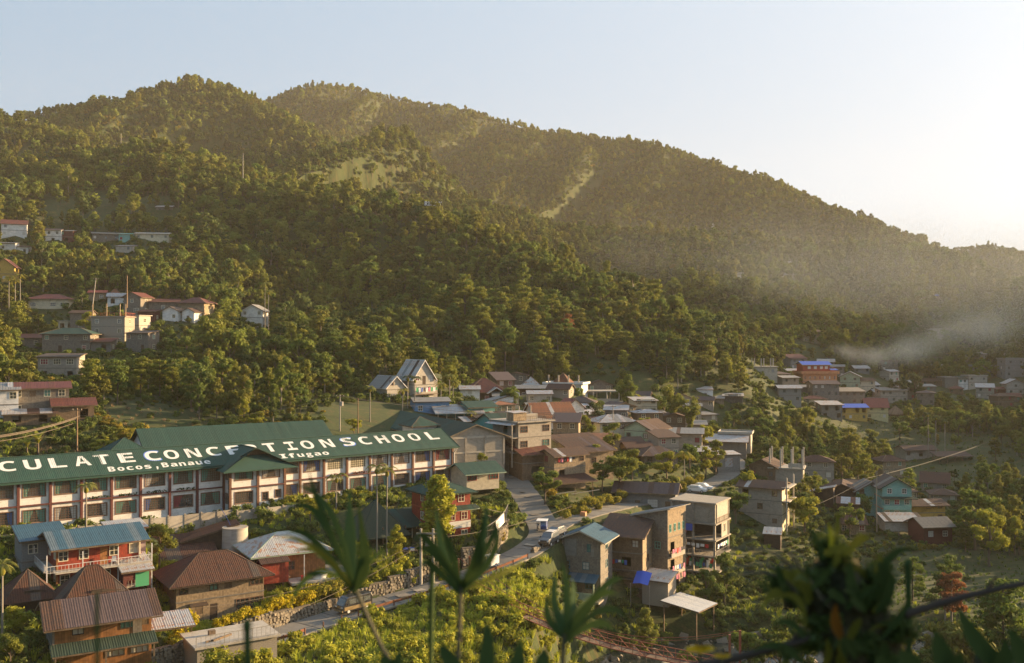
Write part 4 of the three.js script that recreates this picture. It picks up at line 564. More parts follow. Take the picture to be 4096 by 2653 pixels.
{ const pos = P(655, 590, 154), g = house('river_hut', 'small block hut on the bank with pale lean roof', 'hut', { pos, yaw: -30, w: 4.4, dp: 3.6, H: 1.6, fh: 1.6, n: 1, wall: 'block', sub: 2.5, roof: ['sf', 12, 0.4, ['iron_white']] }); const t = thing('tarpaulin', 'bright blue tarpaulin stretched in front of the river hut', 'tarpaulin', pos.clone(), -30 * D2R); const q = new THREE.PlaneGeometry(2.6, 2.4, 6, 6), a = q.attributes.position; for (let i = 0; i < a.count; i++) a.setZ(i, 0.45 * (1 - Math.abs(a.getX(i)) / 1.7)); q.computeVertexNormals(); const m = mesh('sheet', q, M.bluetarp, t); m.rotation.x = -0.85; m.position.set(-1.6, 1.9, 1.3); for (const x of [-3.2, 0]) post(t, x, -2.5, 1.2, 2.3, 0.06, M.pole); }
{ const pos = P(680, 614, 149), g = thing('riverside_shelter', 'open shelter with large white sheet roof down by the river', 'shelter', pos, -38 * D2R); for (const [x, z] of [[-2.8, 0], [2.8, 0], [-2.8, -5.8], [2.8, -5.8]]) post(g, x, -3.5, 0.9, z, 0.14, M.wood); roofOn(g, 'sr', 6.0, 6.0, 0.9, 6 * D2R, 0.3, ['sheet_white'], true, rng(3), 'wood'); HOUSES.push([pos.x + 2, -pos.z + 3, 4.5, pos.y + 2, pos.y]); }
// ---------- houses of the middle village ----------
{
  const pos = P(535, 466, 187), g = house('terrace_building', 'three storey bare concrete building with roof terrace and side balconies', 'building', { pos, yaw: 38, w: 8.2, dp: 8.2, fh: 2.85, n: 3, wall: 'concrete', sub: 3, f: ['o.', 'W.W', 'W.W'], l: ['..d', '.wd', '.ow'], frame: 'winbrown', curtain: 0.1, roof: ['flat', 0.0, 0.6, 'concrete'] });
  for (const f of [1, 2]) { mesh('balcony', [box(1.5, 0.16, 8.2, -4.9, f * 2.85, -4.1)], M.concrete, g); railing(g, [V(-5.6, f * 2.85, -8.1), V(-5.6, f * 2.85, 0)], 0.9, M.concrete, 0.4); post(g, -5.6, f * 2.85 - 2.7, f * 2.85 + 2.8, -0.1, 0.2, M.concrete); }
  const tn = mesh('tin_hood', box(2.0, 0.06, 8.6, -5.1, 8.3, -4.1, 0, 0.2), M.iron, g); railing(g, [V(-4.6, 8.8, 0.4), V(4.6, 8.8, 0.4), V(4.6, 8.8, -8.4)], 0.9, M.wood, 0.5); const sh = mesh('roof_shed', box(3.2, 1.5, 2.0, -2.6, 9.6, -2.4), M.woodpale, g); mesh('shed_roof', box(3.8, 0.08, 2.6, -2.6, 10.5, -2.4, 0, 0, 0.08), M.iron, sh); for (const x of [-3, 0, 3]) post(g, x, 8.8, 11.4, -5, 0.2, M.concrete); mesh('stack', box(3.6, 1.0, 0.8, 2.0, 9.3, -4.2), M.concrete, g);
}
const G1 = 'x';
house('plank_house', 'plank house with long brown roof right of the concrete terrace building', 'house', { u: 578, v: 456, d: 200, yaw: 32, w: 10, dp: 7, H: 3.2, fh: 3.2, n: 1, wall: 'woodpale', f: ['w..w'], roof: ['gx', 18, 0.9, ['rustbrown', 'rust2', 'rustbrown']], sub: 3 });
house('plank_house', 'wide plank house with wine brown roof and washing under its eave', 'house', { u: 594, v: 468, d: 193, yaw: 30, w: 9.5, dp: 6, H: 3.6, fh: 3.6, n: 1, wall: 'woodpale', f: ['.wb'], roof: ['sf', 16, 0.8, ['rustbrown', 'purplebrown']], sub: 3 });
{ const g = house('plank_house', 'two storey pale plank house with half grey half rusty roof', 'house', { u: 570, v: 480, d: 184, yaw: 34, w: 7.5, dp: 5, fh: 2.5, n: 2, wall: 'woodpale', f: ['o.', '.w.w'], l: ['', 'w'], roof: ['gx', 20, 0.8, ['rustbrown', 'iron', 'rustbrown']], sub: 3 }); const c = thing('clothesline', 'blue washing hung across the pale plank house', 'laundry', g.position.clone(), 34 * D2R); mesh('line', bar(V(-3.4, 4.6, 0.3), V(1, 4.6, 0.3), 0.02), M.wire, c); garments(c, V(-3.2, 4.6, 0.32), V(1, 4.6, 0.32), 6, rng(44), 1.0); }
house('red_roof_house', 'small house with rusty red roof under the concrete terrace building', 'house', { u: 537, v: 477, d: 184, yaw: 30, w: 6.5, dp: 5, fh: 2.7, n: 2, H: 4.6, wall: 'wood', f: ['O', 'o.'], roof: ['sf', 17, 0.8, ['redroof2', 'rust', 'redroof2']], sub: 3 });
{ const g = thing('rusty_shelter', 'low open shelter with dark rusty roof above the planted bank', 'shelter', P(575, 494, 180), 30 * D2R); for (const [x, z] of [[-4, 0], [0, 0], [4, 0], [-4, -4.5], [4, -4.5]]) post(g, x, -1, 2.3, z, 0.12, M.wood); roofOn(g, 'sf', 9, 5, 2.3, 12 * D2R, 0.5, ['rust2', 'iron_dark', 'rust2'], true, rng(13)); mesh('beams', [bar(V(-6.5, 0.6, 1.5), V(-1, 0.9, 2), 0.1), bar(V(-2, 0.4, 1.8), V(4, 0.8, 2.2), 0.1)], M.pole, g); HOUSES.push([g.position.x, -g.position.z + 2.5, 5, g.position.y + 3]); }
house('steep_roof_house', 'house with steep roof half rust half pale iron and small dormers', 'house', { u: 556, v: 431, d: 226, yaw: 22, w: 10, dp: 8, H: 3.6, fh: 3.6, n: 1, wall: 'white', f: ['w.w.w'], roof: ['gx', 36, 0.8, ['rust3', 'rust3', 'iron', 'iron_white']], near: true, fascia: 'white' });
house('red_gable_house', 'small white house with steep dark red roof beside the rust roofed house', 'house', { u: 575, v: 421, d: 240, yaw: 20, w: 5, dp: 6, H: 3.4, fh: 3.4, n: 1, wall: 'white', f: ['w.w'], roof: ['gz', 40, 0.6, 'redroof'] });
{ const pos = P(563, 413, 280), g = house('white_block', 'white plastered three storey building with pyramid roof frame on top', 'building', { pos, yaw: -18, w: 11, dp: 8, fh: 2.8, n: 3, H: 8.2, wall: 'white', f: ['w.w.w', '.w.w.', 'w.w.'], l: ['w', 'w', 'w'], walls: { l: 'teal' }, curtain: 0.1, roof: ['flat', 0.5, 0.6, 'conc_pale'] }); mesh('rooftop_columns', [-4.5, -1.5, 1.5, 4.5].map((x) => box(0.35, 2.4, 0.35, x, 9.8, -0.5)), M.concrete, g); const pyr = roofOn(g, 'h', 5, 5, 8.6, 48 * D2R, 0.3, ['rust', 'iron'], false, rng(1), 'wood', V(-1, 0.2, -1.5)); }
{ const pos = P(600, 413, 284), g = thing('open_slab_building', 'open concrete slab building of two floors beside the white block', 'building', pos, -14 * D2R); for (const y of [0.1, 3.2, 6.4]) mesh('floor_slab', box(12, 0.3, 7, 0, y, -3.5), M.conc_pale, g); for (const x of [-5.6, -2, 2, 5.6]) for (const z of [-0.3, -6.7]) mesh('column', box(0.35, 8.5, 0.35, x, 2.2, z), M.conc_pale, g); mesh('wall', box(11.2, 2.9, 0.15, 0, 1.65, -4), M.concrete, g); mesh('parapet', box(11.6, 0.9, 0.12, 0, 3.8, -0.1), M.conc_pale, g); HOUSES.push([pos.x, -pos.z + 3, 7.5, pos.y + 7]); }
house('dark_timber_house', 'dark timber house with white upper wall below the white block', 'house', { u: 580, v: 421, d: 255, yaw: -10, w: 7, dp: 6, fh: 2.6, n: 2, wall: 'white', f: ['w.w', 'ww'], roof: ['h', 22, 0.7, 'iron_dark'] });
{ const g = house('gabled_hall', 'dark timber house with wide rusty red hipped roof and iron gablet', 'house', { u: 487, v: 404, d: 253, yaw: 12, w: 10, dp: 9, H: 3.6, fh: 3.6, n: 1, wall: 'wooddark', f: ['w.w.W'], frame: 'white', curtain: 0.6, roof: ['h', 34, 0.8, ['redroof2', 'rust2', 'iron_grey']], near: true }); roofOn(g, 'gz', 4, 3, 3.2, 32 * D2R, 0.4, ['iron_grey'], false, rng(3), 'white', V(2.2, 0, 1.8)); }
house('iron_roof_house', 'low house with grey iron roof and grid windows beside the gabled timber house', 'house', { u: 506, v: 407, d: 250, yaw: 4, w: 6.5, dp: 6, H: 3, fh: 3, n: 1, wall: 'cream', f: ['WW'], roof: ['gx', 16, 0.6, 'iron_grey'] });
house('long_dark_house', 'long dark house with grey roof behind the round green tree', 'house', { u: 528, v: 400, d: 272, yaw: 0, w: 14, dp: 6, H: 3.4, fh: 3.4, n: 1, wall: 'wooddark', f: ['w.w.w.'], frame: 'white', roof: ['gx', 14, 0.6, ['iron_grey', 'iron_dark']] });
house('pointed_hut', 'small hut with pale pointed metal roof above the long dark house', 'hut', { u: 531, v: 391, d: 285, yaw: 0, w: 5, dp: 5, H: 2, fh: 2, n: 1, wall: 'wood', roof: ['h', 42, 0.5, 'iron_white'] });
{ const pos = P(460, 424, 214), g = thing('veranda_house', 'pale veranda with grey sheet roof and slim posts above the hall', 'veranda', pos, 14 * D2R); mesh('floor', box(10.5, 1.6, 5, 0, -0.6, -2.5), M.concrete, g); for (let i = 0; i < 6; i++) post(g, -4.9 + i * 1.96, 0, 2.6, -0.15, 0.15, M.cream); mesh('back_wall', box(10, 2.6, 0.15, 0, 1.5, -4.6), M.teal, g); railing(g, [V(-5, 0.2, -0.1), V(5, 0.2, -0.1)], 1.0, M.cream, 0.3); roofOn(g, 'sf', 10.5, 5, 2.6, 14 * D2R, 0.5, ['iron', 'iron_grey'], true, rng(14), 'white'); HOUSES.push([pos.x, -pos.z + 2.5, 6, pos.y + 4]); }
house('teal_house', 'teal board house with green roof beside the pale veranda', 'house', { u: 482, v: 421, d: 217, yaw: 28, w: 6.5, dp: 6, H: 3.4, fh: 3.4, n: 1, wall: 'teal', f: ['t.t'], frame: 'winframe', curtain: 1, roof: ['gx', 18, 0.9, ['green', 'greendark']], near: true });
house('brown_shed', 'low sheds with dark rusty roof in front of the teal house', 'shed', { u: 497, v: 429, d: 212, yaw: 20, w: 9, dp: 6, H: 2.4, fh: 2.4, n: 1, wall: 'wooddark', roof: ['sf', 9, 0.5, ['iron_dark', 'rust2', 'iron']], near: true });
house('white_store', 'white walled store with lean iron roof below the iron roof house', 'store', { u: 500, v: 413, d: 238, yaw: 18, w: 7, dp: 5, H: 2.8, fh: 2.8, n: 1, wall: 'white', roof: ['sl', 14, 0.4, 'iron_grey'] });
{ const g = house('tall_gothic_house', 'tall narrow house with steep white and grey striped gable roof', 'house', { u: 424, v: 406, d: 226, yaw: 40, w: 5.6, dp: 7, fh: 2.5, n: 3, H: 7.0, wall: 'conc_pale', f: ['w.w', 'ww', 'wdw'], l: ['', '', 'w.w'], curtain: 0.5, frame: 'white', roof: ['gz', 54, 0.7, ['iron_white', 'iron_white', 'iron_grey', 'rustbrown']], near: true, fascia: 'white' }); mesh('balcony', [box(6.6, 0.15, 1.2, 0, 2.8, 0.6)], M.wood, g); const c = thing('clothesline', 'washing along the balcony of the steep roofed house', 'laundry', g.position.clone(), 40 * D2R); mesh('line', bar(V(-3.2, 4.4, 1.2), V(3.2, 4.4, 1.2), 0.03), M.wire, c); garments(c, V(-3.1, 4.4, 1.22), V(3.1, 4.4, 1.22), 9, rng(61), 1.1); mesh('wing', box(1.8, 6.2, 5, 3.7, 3.1, -3.5), M.concrete, g); const w2 = mesh('wing_roof', [box(2.3, 0.1, 5.4, 3.9, 6.6, -3.5, 0, -0.6)], M.rustbrown, g); }
house('low_gothic_wing', 'lower pale wing with striped steep roof beside the tall gothic house', 'house', { u: 396, v: 412, d: 222, yaw: 40, w: 4.8, dp: 7.5, fh: 2.6, n: 3, H: 6.0, wall: 'conc_pale', f: ['..', '.w', 'w.'], roof: ['gz', 44, 0.6, ['iron_grey', 'iron_white', 'iron_dark']], near: true, fascia: 'white', sub: 3 });
house('blue_house', 'blue walled house half hidden by bushes below the tall gothic house', 'house', { u: 432, v: 415, d: 217, yaw: 18, w: 8, dp: 5, H: 3.2, fh: 3.2, n: 1, wall: 'bluewall', f: ['w.w'], frame: 'white', roof: ['gx', 15, 0.6, 'iron_grey'] });
house('grey_hip_house', 'pale house with weathered grey hipped roof', 'house', { u: 618, v: 433, d: 236, yaw: 18, w: 9.5, dp: 7, H: 3.0, fh: 3, n: 1, wall: 'cream', f: ['w.w.'], roof: ['h', 22, 0.8, ['iron', 'iron_grey']], near: true });
house('green_gable_house', 'house with green boarded gable and brown roof', 'house', { u: 637, v: 442, d: 230, yaw: -38, w: 7, dp: 9, fh: 2.6, n: 2, H: 3.4, wall: 'palegreen', walls: { r: 'concrete' }, f: ['w.w'], r: ['w'], roof: ['gz', 26, 0.9, ['rustbrown', 'purplebrown']], near: true });
house('long_grey_shed', 'long low grey house with flat sheet roof at the edge of the dark gorge', 'house', { u: 678, v: 446, d: 236, yaw: -12, w: 11.5, dp: 6, H: 3.2, fh: 3.2, n: 1, wall: 'concrete', f: ['.b..w'], r: ['w.w'], roof: ['sf', 6, 0.8, ['iron_grey', 'rustbrown']], near: true });
house('brown_hip_house', 'dark brown hipped house among the garden trees', 'house', { u: 661, v: 466, d: 212, yaw: 15, w: 8, dp: 6.5, H: 2.8, fh: 2.8, n: 1, wall: 'greywood', f: ['w.w'], roof: ['h', 22, 1.0, ['rustbrown', 'purplebrown']], near: true });
house('low_workshop', 'low workshop with wide brown roof beside the bend of the upper road', 'workshop', { u: 722, v: 452, d: 246, yaw: -15, w: 12, dp: 7, H: 2.8, fh: 2.8, n: 1, wall: 'conc_dark', f: ['.o..'], roof: ['sf', 8, 0.8, ['rustbrown', 'iron_dark', 'iron']] });
house('iron_garage', 'grey iron garage with white roof by the upper road', 'garage', { u: 729, v: 467, d: 228, yaw: 12, w: 5.6, dp: 4, H: 3.0, fh: 3, n: 1, wall: 'iron_grey', f: ['D'], door: 'iron', roof: ['sf', 5, 0.4, 'iron_white'] });
house('flat_roof_store', 'pale flat roofed house over the low workshop', 'house', { u: 735, v: 447, d: 252, yaw: -18, w: 8, dp: 6, H: 3.4, fh: 3.4, n: 1, wall: 'conc_pale', f: ['w..w'], roof: ['flat', 0.4, 0.4, 'conc_pale'] });
house('cream_flat_house', 'cream flat roofed house below the forest edge', 'house', { u: 646, v: 416, d: 272, yaw: 10, w: 6.5, dp: 6, fh: 2.6, n: 2, H: 4.4, wall: 'cream', f: ['o.o', 'w.w'], roof: ['sf', 6, 0.6, 'iron_white'] });
house('gorge_house', 'grey house with white sheet roof on the slope above the dark gorge', 'house', { u: 733, v: 409, d: 305, yaw: -12, w: 6, dp: 5, fh: 2.6, n: 2, H: 4.2, wall: 'greywood', f: ['o.', 'w.w'], roof: ['sf', 6, 0.6, 'iron_white'] });
house('gorge_house', 'small grey shack left of the white sheet roofed house on the gorge slope', 'house', { u: 717, v: 409, d: 303, yaw: -12, w: 4.2, dp: 5, fh: 2.6, n: 1, H: 3.4, wall: 'greywood', f: ['w.'], roof: ['sf', 8, 0.5, 'iron_grey'] });
house('white_hut', 'tiny white walled hut at the forest foot above the gorge', 'hut', { u: 705, v: 400, d: 306, yaw: -5, w: 5, dp: 4, H: 3.4, fh: 3.4, n: 1, wall: 'white', f: ['w'], roof: ['sf', 10, 0.3, 'iron'] });
house('low_cream_hut', 'low cream hut tucked in trees right of the open slab building', 'hut', { u: 645, v: 399, d: 300, yaw: 0, w: 9, dp: 4, H: 2.4, fh: 2.4, n: 1, wall: 'conc_dark', f: ['w.w'], roof: ['sf', 8, 0.3, 'rustbrown'] });
// ---------- right: houses above and in the gorge ----------
{ const g = house('vine_building', 'unfinished tall block building overgrown with vines, its side wall glowing', 'building', { u: 760, v: 527, d: 200, yaw: -28, w: 9, dp: 7, fh: 2.8, n: 3, wall: 'concrete', sub: 3, walls: { r: 'cream' }, f: ['..b', '.w.', 'o.w'], r: ['', '.', 'w'], roof: ['gx', 14, 0.8, ['rustbrown', 'iron']], near: true }); for (const z of [-0.2, -6.8]) post(g, 5.4, -3, 10.5, z, 0.26, M.conc_pale, 'column'); mesh('side_slab', box(1.6, 0.2, 7, 5.2, 5.6, -3.5), M.conc_pale, g); mesh('side_slab', box(1.6, 0.2, 7, 5.2, 8.4, -3.5), M.conc_pale, g); }
{ const pos = P(786, 484, 222), g = thing('column_building', 'unfinished concrete house with bare columns standing above its slab', 'building', pos, -20 * D2R); mesh('wall', box(7.5, 5, 6, 0, 1, -3), M.concrete, g); mesh('floor_slab', box(8.2, 0.3, 6.6, 0, 3.6, -3), M.conc_pale, g); for (const x of [-3.6, -1.2, 1.2, 3.6]) for (const z of [-0.2, -5.6]) mesh('column', box(0.34, 4.4, 0.34, x, 5.8, z), M.conc_pale, g); for (const x of [-3.6, 1.2, 3.6]) mesh('rebar', [0.08, -0.08].map((e) => box(0.04, 1.6, 0.04, x + e, 8.6, -0.2)), M.rust, g); mesh('half_wall', box(3, 1.0, 0.15, 2, 4.3, -0.2), M.conc_pale, g); HOUSES.push([pos.x, -pos.z + 3, 5.5, pos.y + 8]); }
house('brown_gable_house', 'brown gable house beside the unfinished column building', 'house', { u: 762, v: 480, d: 224, yaw: -30, w: 6, dp: 7, H: 3.4, fh: 3.4, n: 1, wall: 'wood', f: ['w.w'], roof: ['gz', 26, 0.9, 'rustbrown'] });
{ const g = house('turquoise_house', 'turquoise three storey house with grey gable roofs', 'house', { u: 897, v: 520, d: 222, yaw: -4, w: 6.6, dp: 8, fh: 2.55, n: 3, wall: 'turq', sub: 3, f: ['ww.', 'www', 'ww'], r: ['w', 'w', ''], frame: 'white', curtain: 0.5, roof: ['gz', 30, 0.9, ['iron_dark', 'conc_dark', 'iron_dark']], fascia: 'greendark', bandMat: 'orange', near: true }); mesh('skirt_roof', [box(8.2, 0.1, 1.3, 0.3, 5.15, 0.55, 0, 0, 0.3), box(1.4, 0.1, 8, 3.9, 5.1, -4, 0, -0.3)], M.greendark, g); mesh('balcony', [box(6.0, 1.0, 0.1, -0.2, 2.9, 0.7), box(6, 0.12, 0.8, -0.2, 2.45, 0.4)], M.turq, g); }
house('turquoise_wing', 'lower turquoise wing with sagging grey gable left of the turquoise house', 'house', { u: 872, v: 509, d: 228, yaw: -4, w: 7, dp: 6, fh: 2.6, n: 2, H: 4.4, wall: 'turq', f: ['', 'w..'], roof: ['gz', 30, 0.8, ['conc_dark', 'iron_dark']], near: true });
{ const g = house('patchwork_shed', 'grey walled shed on posts with patchwork iron roof below the turquoise house', 'shed', { u: 905, v: 531, d: 213, yaw: -2, w: 8.6, dp: 5, H: 2.2, fh: 2.2, n: 1, wall: 'conc_pale', sub: 0.1, roof: ['sf', 10, 0.4, ['iron_white', 'iron_dark', 'wooddark']], near: true }); for (const x of [-4, -1.3, 1.3, 4]) post(g, x, -3, 0, -0.2, 0.2, M.concrete); }
house('purple_house', 'dark plum board house with grey green roof below the yellow house', 'house', { u: 938, v: 541, d: 206, yaw: 8, w: 6.6, dp: 6, fh: 2.6, n: 1, H: 3.4, wall: 'maroon', f: ['ww'], frame: 'white', curtain: 0.6, roof: ['gx', 22, 0.9, ['conc_dark', 'greendark']], near: true });
house('yellow_house', 'yellow house with brown roof beside the turquoise house', 'house', { u: 929, v: 524, d: 224, yaw: 6, w: 8, dp: 6, fh: 2.6, n: 2, H: 4.6, wall: 'yellow', f: ['o.w', '.ww'], r: ['', 'o'], roof: ['gx', 14, 1.0, ['rustbrown', 'conc_dark', 'iron_white']], near: true });
house('brown_roof_house', 'house with wide dark brown roof left of the turquoise wing', 'house', { u: 842, v: 503, d: 230, yaw: -20, w: 9, dp: 8, H: 2.8, fh: 2.8, n: 1, wall: 'wooddark', f: ['o..'], roof: ['gz', 22, 0.8, ['rustbrown', 'purplebrown']], near: true });
house('white_sheet_shed', 'shed with white sheet roof before the wide brown roof', 'shed', { u: 822, v: 502, d: 226, yaw: -25, w: 5, dp: 3.5, H: 2.4, fh: 2.4, n: 1, wall: 'wooddark', roof: ['sl', 14, 0.4, 'iron_white'], near: true });
house('rust_lean_to', 'small rusty lean-to roof in the trees below the wide brown roof', 'shed', { u: 848, v: 512, d: 216, yaw: -20, w: 4.6, dp: 3, H: 2, fh: 2, n: 1, wall: 'wooddark', roof: ['sf', 14, 0.4, ['rust', 'iron']], near: true });
house('white_corner_shed', 'tiny white roofed shed on the slope behind the mossy trunk', 'shed', { u: 772, v: 543, d: 189, yaw: -20, w: 3.2, dp: 3, H: 1.8, fh: 1.8, n: 1, wall: 'wooddark', roof: ['sf', 12, 0.3, 'iron_white'] });
house('field_house', 'long brown roofed farm house among the paddies', 'house', { u: 921, v: 458, yaw: 8, w: 10.5, dp: 6, H: 2.8, fh: 2.8, n: 1, wall: 'concrete', f: ['w.o.w'], roof: ['gx', 18, 0.8, 'rustbrown'] });
{ const g = thing('open_shed', 'long open sided brown shed next to the farm house', 'shed', hit(955, 463), 4 * D2R); for (let i = 0; i < 5; i++) for (const z of [0, -4]) post(g, -5 + i * 2.5, -1, 2.2, z, 0.15, M.wood); roofOn(g, 'sf', 11, 4.5, 2.2, 10 * D2R, 0.5, 'rustbrown', false, rng(3)); HOUSES.push([g.position.x, -g.position.z + 2, 6, g.position.y + 3]); }
